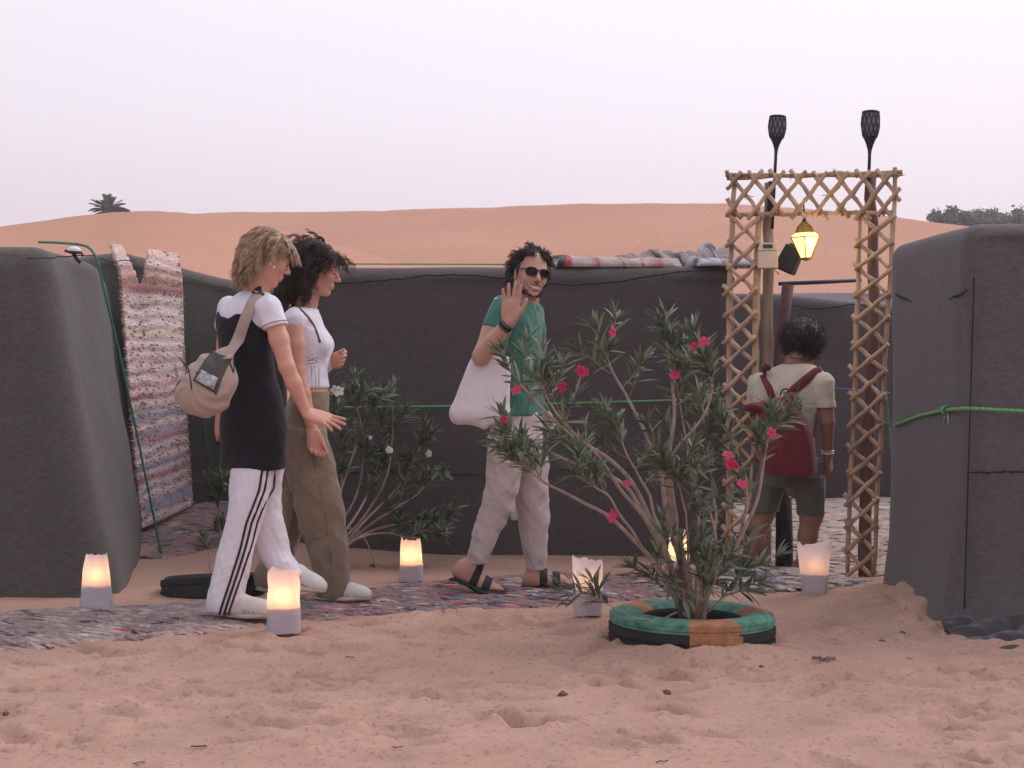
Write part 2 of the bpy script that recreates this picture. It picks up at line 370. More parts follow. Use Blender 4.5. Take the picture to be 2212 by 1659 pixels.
def seam(root, pts, r=0.0042, stitch=True):
    """dark hand-stitched seam lying on the cloth"""
    pts = on_root(root, pts); mb = MB()
    cum = np.concatenate([[0], np.cumsum(np.linalg.norm(np.diff(pts, axis=0), axis=1))])
    s = np.arange(0, cum[-1], 0.012); q = np.column_stack([np.interp(s, cum, pts[:, i]) for i in range(3)])
    q[:, 2] += 0.005 * vn(s * 14, s * 0, 3)
    mb.tube(q, r, 5)
    if stitch:
        for k in range(2, len(q) - 3, 4):
            a = q[k] + (0, -.002, -0.007); c = q[k + 2] + (0, -.002, 0.007); mb.tube([a, (a + c) / 2 + (0, -.002, 0), c], 0.0028, 4)
    return mb.build('seam', m_seam, root)

# centre tent
T_C, cC = tent('nomad_tent', [(-1.30, 8.55), (1.33, 8.42), (1.50, 11.2), (-1.25, 11.4)], 1.72, m_tent_r, 'long dark brown wool tent behind the waving man and the oleanders', 1)
def wallC(vx, vy, off=0.03):
    y = 8.55 - 0.049 * (PX(vx, 8.5) + 1.30) - off; return P(vx, vy, y)
seam(T_C, [wallC(v, 606 + 7 * math.sin(v / 90.) + 14 * math.exp(-((v - 1240) / 150.) ** 2) - 0.02 * (v - 700), 0.035) for v in range(690, 1565, 12)])
seam(T_C, [wallC(v, 1020 + 6 * math.sin(v / 120.), 0.02) for v in range(560, 1560, 20)], 0.003, False)
# left front tent
T_L, cL = tent('nomad_tent', [(-1.88, 6.84), (-2.26, 8.85), (-6.0, 9.3), (-5.6, 6.0)], 1.70, m_tent_g, 'grey brown wool tent at the left edge, its corner beside the hanging rug', 2, rad=0.20, lean=0.03, top_r=0.09, skew=lambda p: np.array((-.34, .12)) * math.exp(-((np.hypot(p[0] + 1.95, p[1] - 6.9)) / .95) ** 2) + np.array((-.20, .0)) * math.exp(-((np.hypot(p[0] + 2.26, p[1] - 8.7)) / .8) ** 2))
# tent behind the rug
T_B, cB = tent('nomad_tent', [(-2.50, 9.0), (-1.55, 9.75), (-1.9, 12.0), (-4.5, 11.0)], 1.64, m_tent_g, 'grey wool tent seen between the hanging rug and the blond woman', 3, rad=0.16,
               ztop=lambda p: 1.86 - 0.17 * float(sst(-2.6, -1.6, p[0])))
# right tent
T_R, cR = tent('nomad_tent', [(1.93, 6.01), (5.6, 5.9), (5.4, 9.2), (1.865, 7.06)], 1.71, m_tent, 'dark wool tent at the right edge tied with a green rope', 4, rad=0.085, flare=0.05, top_r=0.075)
# courtyard tent
T_F, cF = tent('nomad_tent', [(1.6, 12.6), (5.5, 12.2), (5.6, 14.6), (1.7, 14.8)], 1.72, m_tent_r, 'far dark tent seen through the reed gate', 5,
               ztop=lambda p: 1.80 - 0.10 * float(sst(2.2, 3.3, p[0])))
seam(T_L, [P(v, 560 + 0.12 * (v - 60), 6.55 + (v - 60) * .0012) for v in range(60, 300, 8)][:1] + [P(v, 548 + 0.10 * (v - 120) + 4 * math.sin(v / 17), np.interp(v, [100, 190, 330], [6.80, 7.05, 8.3])) for v in range(150, 300, 6)], 0.003, False)
def wallR(vx, vy, off=0.0):
    if vx > 2092: return P(vx, vy, 6.01 - 0.01 * (vx - 2092) / 100 - 0.02 - off)
    return P(vx, vy, np.interp(vx, [1918, 2092], [7.06, 6.01]) - 0.03 - off)
seam(T_R, [wallR(v, 636 + 24 * math.sin((v - 1932) / (2092 - 1932) * math.pi) - (v - 1932) * .06, .02) for v in range(1934, 2093, 6)], 0.004)
seam(T_R, [wallR(2104 - (vy - 600) * 0.03, vy, 0.012) for vy in range(600, 1330, 12)], 0.0035, False)
seam(T_R, [wallR(v, 1022 - 0.04 * (v - 2100), 0.02) for v in range(2095, 2230, 8)], 0.0035)
seam(T_F, [P(v, 662 + 4 * math.sin(v / 25.), 12.45) for v in range(1690, 1930, 8)], 0.006)

# spare cloth lying at the foot of the right-hand tent
m_hem = mat('tent_hem', (0.030, 0.026, 0.027), 0.8, 0.2, 12, sheen=0.3)
u, v = np.meshgrid(np.linspace(0, 1, 110), np.linspace(0, 1, 60), indexing='ij')
hx = 1.80 + 0.70 * u - 0.04 * v + .03 * vn(u * 3, v * 4, 8); hy = 6.0 - (0.52 - 0.9 * np.abs(u - .36) ** 1.4) * v + 0.03 * vn(u * 6, v * 3, 2)
hz = zg(hx, hy) - .012 + 0.045 * (1 - v) ** 2 + (0.030 * np.abs(np.sin(v * 9 + 3.5 * vn(u * 2.2, v * 1.2, 4) + u * 4)) + .014 * vn(u * 14, v * 7, 9)) * (1 - .55 * v) - 0.03 * sst(.75, 1, v)
hem = obj('loose_cloth', gridmesh('loose_cloth', np.stack([hx, hy, hz], -1)), m_hem, T_R); hem.location = -T_R.location
solidify(hem, 0.004)
# ------------------------------------------------------------------ rag rugs
RAG = {k: mat('rag_' + k, c, 0.95, 0.3, 40, sheen=0.3) for k, c in dict(grey=(0.27, 0.195, 0.175), white=(0.54, 0.43, 0.39), cream=(0.42, 0.32, 0.265), rose=(0.36, 0.15, 0.145), red=(0.42, 0.045, 0.07),
       black=(0.030, 0.026, 0.032), navy=(0.045, 0.05, 0.12), blue=(0.10, 0.14, 0.28), teal=(0.08, 0.14, 0.15), brown=(0.22, 0.13, 0.10), mauve=(0.26, 0.16, 0.16), yellow=(0.5, 0.38, 0.10)).items()}
def rag_rug(name, label, outline, palette, n_strips, seed, slant=0.35, length=0.09, cat='rug', lumps=0.007, base='grey', width=0.011):
    """outline(u,v) -> (x, y); strips of torn cloth stand proud of a wavy woven base"""
    r = np.random.default_rng(seed)
    u, v = np.meshgrid(np.linspace(0, 1, 150), np.linspace(0, 1, 34), indexing='ij')
    def surf(u, v, lift=0.0):
        x, y = outline(u, v)
        x = x + .02 * vn(u * 9, v * 2, seed); y = y + .02 * vn(u * 14, v * 1.5, seed + 2)
        z = zg(x, y) + 0.006 + lumps * (0.6 * vn(x * 5, y * 7, seed) + 0.5 * vn(x * 12, y * 15, seed + 1)) + lift
        e = np.minimum(np.minimum(v, 1 - v) * 8, 1); return np.stack([x, y, z - 0.012 * (1 - e)], -1)
    root = empty(name, (0, 0, 0), label, cat)
    bs = obj('backing', gridmesh('backing', surf(u, v)), RAG[base], root); solidify(bs, 0.012)
    names = list(palette); w = np.array([palette[k] for k in names], float); w /= w.sum()
    mb = MB()
    U = r.random(n_strips); Vv = r.random(n_strips); band = 0.5 + 0.5 * vn(U * 40, Vv * 2.2, seed + 5)
    for i in range(n_strips):
        k = int(np.searchsorted(np.cumsum(w), np.clip(0.55 * r.random() + 0.45 * band[i], 0, .999)))
        L = length * r.uniform(.5, 1.3); a = slant + r.normal(0, .25); wd = width * r.uniform(.6, 1.5)
        du = 1e-3; p0 = surf(np.array(U[i]), np.array(Vv[i])); 
        d = np.array([math.cos(a), -math.sin(a), 0]); s = np.array([math.sin(a), math.cos(a), 0])
        t = np.linspace(-.5, .5, 5)
        c = p0 + d * (t * L)[:, None]
        c[:, 2] += 0.003 + 0.007 * np.cos(t * math.pi) * r.uniform(.4, 1.5) + zg(c[:, 0], c[:, 1]) - zg(p0[0], p0[1])
        hw = wd / 2 * np.sqrt(np.clip(1 - (2 * t) ** 4 * .6, .2, 1))
        row = np.stack([c - s * hw[:, None] - (0, 0, .004), c + (0, 0, .004), c + s * hw[:, None] - (0, 0, .004)], 1)
        mb.add(row.reshape(-1, 3), [(q * 3 + e, q * 3 + e + 1, q * 3 + e + 4, q * 3 + e + 3) for q in range(4) for e in (0, 1)], None, k)
    st = mb.build('rag_strips', [RAG[k] for k in names], root); st['kind'] = 'stuff'
    return root
def strip_outline(xa, xb, lo, hi):
    la, lb = np.array(lo).T; ha, hb = np.array(hi).T
    return lambda u, v: (xa + (xb - xa) * u, np.interp(xa + (xb - xa) * u, la, lb) * (1 - v) + np.interp(xa + (xb - xa) * u, ha, hb) * v)
rag_rug('rag_rug', 'grey and white rag runner with red scraps on the sand at lower left',
        strip_outline(-3.0, -1.02, [(-3, 4.95), (-1.96, 5.46), (-1.6, 5.72), (-1.02, 6.14)], [(-3, 5.9), (-2.24, 6.22), (-1.6, 6.52), (-1.02, 6.86)]),
        dict(white=12, cream=24, grey=26, mauve=14, brown=4, black=9, rose=8, red=4, navy=2, yellow=1), 2800, 3, slant=0.28, length=0.13, base='grey')
rag_rug('rag_rug', 'long multicoloured rag runner under the walking women and waving man',
        strip_outline(-1.25, 0.95, [(-1.25, 6.05), (-0.8, 6.22), (-0.22, 6.34), (0.3, 6.62), (0.95, 6.98)], [(-1.25, 6.72), (-.7, 7.10), (-0.3, 7.38), (.2, 7.56), (0.95, 7.62)]),
        dict(grey=20, white=6, mauve=18, rose=12, brown=15, teal=4, black=14, navy=5, blue=2, red=4, cream=14), 3000, 5, slant=0.40, length=0.14, base='mauve')
rag_rug('rag_rug', 'crumpled striped rag rug with navy and white bands at the gate threshold',
        strip_outline(0.95, 1.72, [(.95, 6.95), (1.3, 6.95), (1.72, 6.98)], [(.95, 7.75), (1.3, 8.0), (1.72, 7.9)]),
        dict(navy=12, blue=10, mauve=16, white=26, cream=20, black=10, rose=4), 900, 9, slant=0.55, length=0.16, lumps=0.035, base='mauve')
rag_rug('rag_rug', 'pale pink and white rag rugs spread in the courtyard beyond the gate',
        strip_outline(1.55, 3.3, [(1.55, 8.3), (3.3, 8.1)], [(1.55, 12.5), (3.3, 12.3)]),
        dict(white=34, cream=54, rose=9, grey=3), 2200, 12, slant=0.1, length=0.20, lumps=0.03, base='cream', width=0.02)
rag_rug('rag_rug', 'rose and grey rag rug bunched on the sand below the hanging rug',
        strip_outline(-2.28, -1.62, [(-2.20, 8.10), (-1.95, 8.05), (-1.62, 8.45)], [(-2.28, 9.0), (-1.95, 9.15), (-1.62, 9.3)]),
        dict(rose=22, mauve=24, grey=22, brown=10, teal=8, cream=10, red=4), 900, 15, slant=-.1, length=0.09, lumps=0.03, base='mauve')

# hanging rug: bands of weft run across it, fringe of rag ends over its face
def banded(name, stops, axis='Y', wob=0.012, rough=0.95, freq=9.0, grain=0.35):
    m = mat(name, (0.5, 0.4, 0.4), rough, 0.1, 30, bump=0.9, bscale=90, sheen=0.4, bdist=0.012)
    n = m.node_tree.nodes; l = m.node_tree.links; b = n['Principled BSDF']
    uvn = n.new('ShaderNodeUVMap'); sep = n.new('ShaderNodeSeparateXYZ'); l.new(uvn.outputs['UV'], sep.inputs[0])
    nz = n.new('ShaderNodeTexNoise'); nz.inputs['Scale'].default_value = freq; nz.inputs['Detail'].default_value = 4
    mp = n.new('ShaderNodeMapping'); mp.inputs['Scale'].default_value = (1, 4, 1) if axis == 'Y' else (4, 1, 1); l.new(uvn.outputs['UV'], mp.inputs['Vector']); l.new(mp.outputs['Vector'], nz.inputs['Vector'])
    ma = n.new('ShaderNodeMath'); ma.operation = 'MULTIPLY_ADD'; ma.inputs[1].default_value = wob * 2; 
    sb = n.new('ShaderNodeMath'); sb.operation = 'SUBTRACT'; sb.inputs[1].default_value = 0.5; l.new(nz.outputs['Fac'], sb.inputs[0])
    l.new(sb.outputs[0], ma.inputs[0]); l.new(sep.outputs[axis], ma.inputs[2])
    rp = n.new('ShaderNodeValToRGB'); rp.color_ramp.interpolation = 'LINEAR'
    el = rp.color_ramp.elements
    el[0].position, el[0].color = stops[0][0], (*stops[0][1], 1); el[1].position, el[1].color = stops[-1][0], (*stops[-1][1], 1)
    for p, c in stops[1:-1]: e = el.new(p); e.color = (*c, 1)
    l.new(ma.outputs[0], rp.inputs['Fac'])
    g = n.new('ShaderNodeTexNoise'); g.inputs['Scale'].default_value = 26; g.inputs['Detail'].default_value = 5; 
    mp2 = n.new('ShaderNodeMapping'); mp2.inputs['Scale'].default_value = (1, 5, 1) if axis == 'Y' else (6, 1, 1); l.new(uvn.outputs['UV'], mp2.inputs['Vector']); l.new(mp2.outputs['Vector'], g.inputs['Vector'])
    gr = n.new('ShaderNodeMapRange'); gr.inputs['From Min'].default_value = .3; gr.inputs['From Max'].default_value = .7; gr.inputs['To Min'].default_value = 1 - grain; gr.inputs['To Max'].default_value = 1 + grain * .6; l.new(g.outputs['Fac'], gr.inputs['Value'])
    mu = n.new('ShaderNodeMix'); mu.data_type = 'RGBA'; mu.blend_type = 'MULTIPLY'; mu.inputs['Factor'].default_value = 1
    l.new(rp.outputs['Color'], mu.inputs['A']); l.new(gr.outputs['Result'], mu.inputs['B']); l.new(mu.outputs['Result'], b.inputs['Base Color'])
    return m
wp, pk, rd, bl, gy_, sa, ye = (0.82, 0.66, 0.63), (0.74, 0.46, 0.43), (0.55, 0.21, 0.21), (0.30, 0.30, 0.40), (0.58, 0.49, 0.49), (0.82, 0.54, 0.43), (0.66, 0.53, 0.32)
lp = (0.75, 0.55, 0.53)
m_hang = banded('hanging_rug_wool', [(0.0, sa), (.05, wp), (.08, pk), (.12, sa), (.15, rd), (.17, wp), (.30, wp), (.318, ye), (.33, wp), (.42, lp), (.47, wp), (.505, pk), (.52, wp), (.545, rd), (.555, lp), (.60, gy_), (.617, bl), (.63, gy_), (.66, lp), (.685, bl), (.70, rd), (.715, gy_), (.77, lp), (.80, bl), (.812, gy_), (.84, rd), (.855, gy_), (.90, lp), (.94, bl), (.955, gy_), (1.0, lp)], wob=.007)
R_H = empty('hanging_rug', (-2.05, 8.7, 0.1), 'pinkish striped rag rug hanging down over the side of the left tent', 'rug')
u, v = np.meshgrid(np.linspace(0, 1, 44), np.linspace(0, 1, 150), indexing='ij')
lx = np.interp(v, [0, .1, .35, .7, 1], [238, 258, 270, 287, 306]); rx = np.interp(v, [0, .1, .35, .7, 1], [384, 392, 396, 404, 416])
vyl = 527 + (1142 - 527) * v; vyr = 548 + (1092 - 548) * v
vxx = lx * (1 - u) + rx * u; vyy = vyl * (1 - u) + vyr * u
Dd = 8.45 + 0.5 * u - 0.12 * np.exp(-((v - .05) / .1) ** 2) + 0.006 * np.sin(v * 150 + 2 * vn(u * 3, v * 8, 4)) + 0.02 * np.sin(u * 7 + v * 3) + 0.015 * vn(u * 3, v * 5, 6)
HP = np.stack([(vxx - CX) / FPX * Dd, Dd, CAMH - (vyy - CY) / FPX * Dd], -1) - np.array(R_H.location)
def notched(me):
    # the rug is folded back round a bare, wedge-shaped patch at its top
    import bmesh
    bm = bmesh.new(); bm.from_mesh(me); lay = bm.loops.layers.uv.active; dead = []
    for f in bm.faces:
        uu = sum(l[lay].uv[0] for l in f.loops) / 4; vv = sum(l[lay].uv[1] for l in f.loops) / 4
        if vv < .135 and abs(uu - .36 + .3 * vv) < .17 * (1 - vv / .135) + .03: dead.append(f)
    bmesh.ops.delete(bm, geom=dead, context='FACES'); bm.to_mesh(me); bm.free(); return me
o = obj('woven_face', notched(gridmesh('woven_face', HP)), m_hang, R_H); solidify(o, 0.015)
# notched top flap: the rug folds back over the tent edge on both sides of a bare patch
mbf = MB(); names = ['white', 'cream', 'rose', 'mauve', 'red', 'blue', 'grey']
for i in range(700):
    a, c = rng.random(), rng.random() ** .8
    iu, iv = int(a * 43), int(c * 149); p = HP[iu, iv] + (0, -.012, 0)
    if i % 3 == 0: iu = 0 if rng.random() < .5 else 43; p = HP[iu, iv] + (0, -.008, 0)
    if iv < 22 and 5 < iu < 24: continue
    k = int(rng.choice(7, p=[.34, .2, .2, .1, .05, .03, .08])); L = rng.uniform(.015, .035)
    q = np.array([p + (-L * .5, .004, .004), p + (0, -.012, 0), p + (L * .5, .0, -.012 * rng.random())]); mbf.tube(q, [.002, .004, .002], 4, k)
o = mbf.build('rag_strips', [RAG[k] for k in names], R_H); o['kind'] = 'stuff'
# ------------------------------------------------------------------ textiles heaped on the centre tent
def heap(name, label, vx0, vx1, h, m, seed, y0=8.52, depth=0.34, prof=None, zb=None, slope=0.0):
    n1, n2 = 110, 40
    u, v = np.meshgrid(np.linspace(0, 1, n1), np.linspace(0, 1, n2), indexing='ij')
    x0, x1 = PX(vx0, 8.55), PX(vx1, 8.55); x = x0 + (x1 - x0) * u + 0.02 * np.sin(v * 8 + u * 5)
    y = y0 + depth * v + 0.015 * vn(u * 10, v * 3, seed)
    hh = h * (prof(u) if prof is not None else 1.0) * np.minimum(1, np.minimum(u, 1 - u) * 25)
    fold = np.abs(np.sin(v * 7 + 3.5 * vn(u * 5, v * 1.5, seed) + u * 6)) * .35 + .25 * vn(u * 13, v * 4, seed + 2)
    z = (1.715 if zb is None else zb) + hh * np.sin(np.clip(v * 1.05, 0, 1) * math.pi) ** .45 * (.85 + fold * .5)
    R = empty(name, (x0, y0, 1.7), label, 'rug')
    o = obj('folded_cloth', gridmesh('folded_cloth', np.stack([x, y, z], -1) - np.array(R.location)), m, R); solidify(o, .01)
    return R
bk, rr, be, pkh, gr2 = (0.03, 0.025, 0.028), (0.5, 0.04, 0.05), (0.50, 0.39, 0.34), (0.46, 0.14, 0.15), (0.32, 0.26, 0.24)
m_h1 = banded('heap_stripes', [(0, be), (.028, be), (.035, bk), (.085, bk), (.092, rr), (.125, rr), (.135, be), (.25, (.42, .37, .34)), (.34, pkh), (.36, be), (.46, be), (.53, be), (.54, pkh), (.56, pkh), (.57, be), (.70, be), (.71, pkh), (.73, pkh), (.74, be), (.86, pkh), (.9, be), (1, be)], 'X', wob=.01, freq=5)
m_h2 = banded('heap_grey', [(0, be), (.1, gr2), (.2, pkh), (.26, gr2), (.35, be), (.45, bk), (.52, be), (.6, gr2), (.7, bk), (.78, (.5, .45, .45)), (.88, gr2), (1, be)], 'X', wob=.05, freq=7, grain=.5)
m_h3 = banded('heap_pale', [(0, (.5, .42, .42)), (.2, be), (.35, (.45, .25, .25)), (.45, (.55, .5, .5)), (.6, bk), (.68, (.5, .48, .48)), (.8, gr2), (1, (.55, .45, .45))], 'X', wob=.06, freq=6, grain=.5)
heap('folded_rug', 'beige folded rug with a black and a red stripe along the centre tent roof', 1192, 1470, 0.075, m_h1, 2, y0=8.50, prof=lambda u: 1.05 - .25 * u)
heap('folded_rug', 'crumpled grey and beige rug heaped behind the striped one on the tent roof', 1330, 1540, 0.10, m_h2, 5, y0=8.62, prof=lambda u: .75 + .45 * np.sin(u * 3) + .1 * np.sin(u * 17))
heap('folded_rug', 'pale bundled rug forming the highest pile on the centre tent roof', 1480, 1592, 0.135, m_h3, 8, y0=8.58, prof=lambda u: .55 + .55 * np.sin(u * 2.6) + .12 * np.sin(u * 15))
m_h4 = banded('heap_white', [(0, (.55, .55, .6)), (.3, (.6, .6, .66)), (.4, (.12, .14, .2)), (.7, (.16, .18, .26)), (.85, (.6, .6, .66)), (1, (.5, .5, .56))], 'Y', wob=.02)
heap('folded_cloth_bundle', 'blue white folded cloth at the right end of the tent roof', 1500, 1625, 0.045, m_h4, 11, y0=8.40, depth=.16)
# ------------------------------------------------------------------ ropes
m_rope = mat('green_rope', (0.13, 0.36, 0.12), 0.6, 0.25, 90, bump=0.6, bscale=200, bdist=.003)
m_rope_d = mat('dark_green_rope', (0.03, 0.22, 0.13), 0.6, 0.2, 90, bump=0.6, bscale=200, bdist=.003)
m_rope_b = mat('blue_rope', (0.05, 0.13, 0.45), 0.6, 0.2, 90)
def rope(label, pts, r, m, extra=None, name='rope'):
    pts = np.asarray(pts, float); c = pts[0].copy()
    cum = np.concatenate([[0], np.cumsum(np.linalg.norm(np.diff(pts, axis=0), axis=1))]); s = np.linspace(0, cum[-1], max(12, int(cum[-1] / .03)))
    q = np.column_stack([np.interp(s, cum, pts[:, i]) for i in range(3)]) - c
    for _ in range(2): q[1:-1] = (q[:-2] + 2 * q[1:-1] + q[2:]) / 4
    mb = MB()
    for ph in (0, 2.1, 4.2):      # three twisted strands
        T = np.gradient(q, axis=0); T /= np.linalg.norm(T, axis=1)[:, None] + 1e-9
        ref = np.array([0, 1., 0]); U = np.cross(T, ref); U /= np.linalg.norm(U, axis=1)[:, None] + 1e-9; W = np.cross(T, U)
        a = s * 70 + ph
        mb.tube(q + .45 * r * (np.cos(a)[:, None] * U + np.sin(a)[:, None] * W), r * .62, 5)
    o = mb.build(name, m, None, tuple(c)); tag(o, label, 'rope')
    if extra: extra(o, c)
    return o
rope('bright green rope tied level across the centre tent wall', [wallC(v, np.interp(v, [560, 700, 1000, 1580], [884, 880, 877, 861]), 0.045) for v in range(560, 1590, 40)], 0.007, m_rope)
rope('thin green rope along the top edge of the centre tent', [wallC(v, np.interp(v, [600, 740, 1080, 1150], [574, 572, 573, 575]) , 0.0) + np.array([0, .08, .012]) for v in range(600, 1150, 40)], 0.005, m_rope)
def knot(o, c):
    mb = MB(); k = wallR(2040, 886, .03) - c
    t = np.linspace(0, 4 * math.pi, 40)
    mb.tube(k + np.column_stack([.016 * np.cos(t), -.01 + .012 * np.sin(t * .5), .016 * np.sin(t)]), .007, 5)
    mb.tube([k, k + (.0, -.012, -.025), k + (-.004, -.012, -.055)], .007, 5); mb.build('knot', m_rope, o)
    mb = MB(); mb.tube([k + (.004, -.015, 0), k + (.010, -.018, -.03), k + (.012, -.014, -.062)], [.006, .010, .008], 6, flat=.4); mb.build('frayed_end', mat('frayed_end', (.6, .6, .6), .9), o)
rope('knotted green rope round the right-hand tent', [wallR(v, np.interp(v, [1932, 1985, 2040, 2090, 2212, 2300], [919, 898, 886, 882, 888, 893]), .03) for v in (1932, 1960, 1985, 2010, 2040, 2065, 2085, 2095, 2130, 2170, 2212, 2260, 2300)], 0.009, m_rope, knot)
rope('green rope end hanging behind the right leg of the gate', [P(1912, 845, 7.62), P(1917, 890, 7.62), P(1922, 935, 7.62), P(1926, 972, 7.6)], 0.008, m_rope)
rope('blue cord stretched behind the gate', [P(1785, 838, 9.2), P(1850, 842, 8.6), P(1925, 850, 7.7)], 0.006, m_rope_b)
rope('dark green guy rope running over the left tent down to the sand', [P(84, 523, 7.25), P(120, 524, 7.2), P(165, 527, 7.05), P(196, 533, 6.98), P(210, 560, 6.98), P(228, 640, 7.08), P(262, 780, 7.4), P(300, 960, 7.75), P(335, 1130, 8.05), P(350, 1208, 8.15)], 0.0075, m_rope_d)
rope('thin dark green cord beside the hanging rug', [P(386, 600, 9.15), P(395, 680, 9.2), P(425, 830, 9.3), P(455, 1000, 9.35)], 0.005, m_rope_d)

# ------------------------------------------------------------------ solar lamp clipped to left tent
m_blackp = mat('black_plastic', (0.018, 0.019, 0.022), 0.45, 0.1, 30)
m_whitep = mat('white_plastic', (0.75, 0.75, 0.76), 0.4, 0.03, 30)
c = P(160, 541, 6.93); L = empty('clip_lamp', tuple(c), 'small white and black clip lamp on the top edge of the left tent', 'lamp')
mb = MB(); th, ph = np.meshgrid(np.linspace(0, math.pi, 10), np.linspace(0, 2 * math.pi, 16), indexing='ij')
mb.grid(np.stack([.035 * np.sin(th) * np.cos(ph), .03 * np.sin(th) * np.sin(ph), .02 * np.cos(th)], -1)); mb.build('lamp_head', m_whitep, L)
mb = MB(); mb.tube([(-.04, -.005, -.002), (0, -.03, -.012), (.04, -.01, -.012), (.045, -.01, -.03)], .008, 6); mb.tube([(.0, -.01, -.02), (.02, -.012, -.045), (.035, -.01, -.06)], .010, 6); mb.build('clip', m_blackp, L)

# ------------------------------------------------------------------ reed gate
m_reed = mat('reed', (0.44, 0.29, 0.195), 0.7, 0.3, 14, bump=0.4, bscale=60, stretch=(1, 1, .4), col2=(0.50, 0.345, 0.24))
m_reed2 = mat('reed_pale', (0.50, 0.33, 0.20), 0.7, 0.25, 14, bump=0.4, bscale=60)
m_tie = mat('reed_tie', (0.30, 0.17, 0.10), 0.9, 0.3, 60)
m_post = mat('grey_post', (0.24, 0.175, 0.14), 0.9, 0.3, 10, bump=0.8, bscale=30, stretch=(1, 1, .25), col2=(0.32, 0.24, 0.18))
m_post_d = mat('dark_post', (0.16, 0.10, 0.085), 0.9, 0.3, 10, bump=0.8, bscale=30, stretch=(1, 1, .25))
m_post_k = mat('black_post', (0.018, 0.014, 0.014), 0.9, 0.3, 10, bump=0.8, bscale=30)
def gD(vx): return np.interp(vx, [1500, 1580, 1940, 2000], [8.16, 8.10, 7.56, 7.50])
def G(vx, vy, off=0.0): return P(vx, vy, gD(vx) + off)
gate_c = G(1757, 1255); gate_c[2] = 0
GATE = empty('reed_gate', tuple(gate_c), 'reed lattice gateway with diamond pattern between centre and right tents', 'gate')
g0 = np.array(GATE.location)
def stick(a, c, r=0.0125, m=None, name='lattice_stick'):
    a, c = np.asarray(a, float), np.asarray(c, float); mb = MB(); n = 7; t = np.linspace(0, 1, n)[:, None]
    q = a + (c - a) * t; L = np.linalg.norm(c - a)
    q += np.column_stack([rng.normal(0, .0025, n), rng.normal(0, .002, n), rng.normal(0, .0025, n)])
    rr = r * (1 + .12 * rng.normal(size=n)); mb.tube(q - g0, rr, 7)
    return mb.build(name, m or (m_reed if rng.random() < .7 else m_reed2), GATE)
ties = MB()
def tie(p, r=.013):
    for k in range(3):
        t = np.linspace(0, 2 * math.pi, 9); a = rng.uniform(0, 3)
        ties.tube(np.asarray(p) - g0 + np.column_stack([r * np.cos(t) * math.cos(a), r * 1.15 * np.sin(t), r * np.cos(t) * math.sin(a)]), .0032, 4)
    for k in range(2): ties.tube([np.asarray(p) - g0, np.asarray(p) - g0 + rng.normal(0, .018, 3) + (0, -.012, 0)], [.003, .0015], 4)
# frame poles
def oL(vy): return np.interp(vy, [380, 660, 1200], [1586, 1574, 1572])
def iL(vy): return np.interp(vy, [380, 660, 1200], [1640, 1630, 1622])
def iR(vy): return np.interp(vy, [455, 650, 1245], [1858, 1853, 1830])
def oR(vy): return np.interp(vy, [365, 650, 1245], [1936, 1919, 1886])
for f, y0, y1, m in ((oL, 378, 1205, m_reed), (iL, 450, 1205, m_reed2), (iR, 455, 1238, m_reed), (oR, 362, 1248, m_reed)):
    q = np.array([G(f(v), v, .012) for v in np.linspace(y0, y1, 14)]) - g0; q += rng.normal(0, .003, q.shape)
    mb = MB(); mb.tube(q, .013 * (1 + .1 * rng.normal(size=14)), 8); mb.build('frame_pole', m, GATE)
for (a, ya, c, yc) in ((1570, 384, 1948, 371), (1572, 378, 1940, 379), (1568, 464, 1925, 458)):
    q = np.array([G(v, ya + (yc - ya) * (v - a) / (c - a), .012) for v in np.linspace(a, c, 12)]) - g0; q += rng.normal(0, .003, q.shape)
    mb = MB(); mb.tube(q, .011 * (1 + .1 * rng.normal(size=12)), 8); mb.build('rail', m_reed, GATE)
# header lattice
ht, hb = 379, 461
for k in range(-1, 9):
    x0 = 1572 + k * 46.5
    for sgn in (1, -1):
        xa, xb = (x0 - 3, x0 + 76) if sgn > 0 else (x0 + 76, x0 - 3)
        ya, yb = ht - 9 + rng.uniform(-4, 3), hb + 8 + rng.uniform(-3, 5)
        if min(xa, xb) < 1562 or max(xa, xb) > 1952:
            t0, t1 = 0.0, 1.0
            f = lambda t: xa + (xb - xa) * t
            ts = [t for t in np.linspace(0, 1, 50) if 1568 <= f(t) <= 1946]
            if len(ts) < 12: continue
            t0, t1 = ts[0], ts[-1]; xa, xb, ya, yb = f(t0), f(t1), ya + (yb - ya) * t0, ya + (yb - ya) * t1
        o_ = 0.0 if sgn > 0 else -.014
        stick(G(xa, ya, o_), G(xb, yb, o_))
    for xx, yy in ((x0 + 36, (ht + hb) / 2), (x0, ht), (x0 + 13, hb)):
        if 1568 < xx < 1945: tie(G(xx, yy, -.006))
# leg lattices
for (fo, fi, y0, y1, n) in ((oL, iL, 472, 1200, 14), (iR, oR, 468, 1246, 14)):
    st = (y1 - y0) / n
    for k in range(-1, n):
        for sgn in (1, -1):
            ya = y0 + (k + (0 if sgn > 0 else 1)) * st; yb = y0 + (k + (1 if sgn > 0 else 0)) * st
            ya += rng.uniform(-3, 3); yb += rng.uniform(-3, 3)
            if min(ya, yb) < y0 - 20: continue
            o_ = 0.0 if sgn > 0 else -.014
            ex = rng.uniform(6, 15)
            stick(G(fo(ya) - ex, ya - sgn * ex * .8, o_), G(fi(yb) + ex * .4, yb + sgn * ex * .4, o_))
        yk = y0 + (k + .5) * st
        if yk > y0 - 10: tie(G((fo(yk) + fi(yk)) / 2, yk, -.006)); tie(G(fo(yk + st / 2) - 1, yk + st / 2, -.004), .016); tie(G(fi(yk + st / 2), yk + st / 2, -.004), .015)
ties.build('ties', m_tie, GATE)['kind'] = 'stuff'
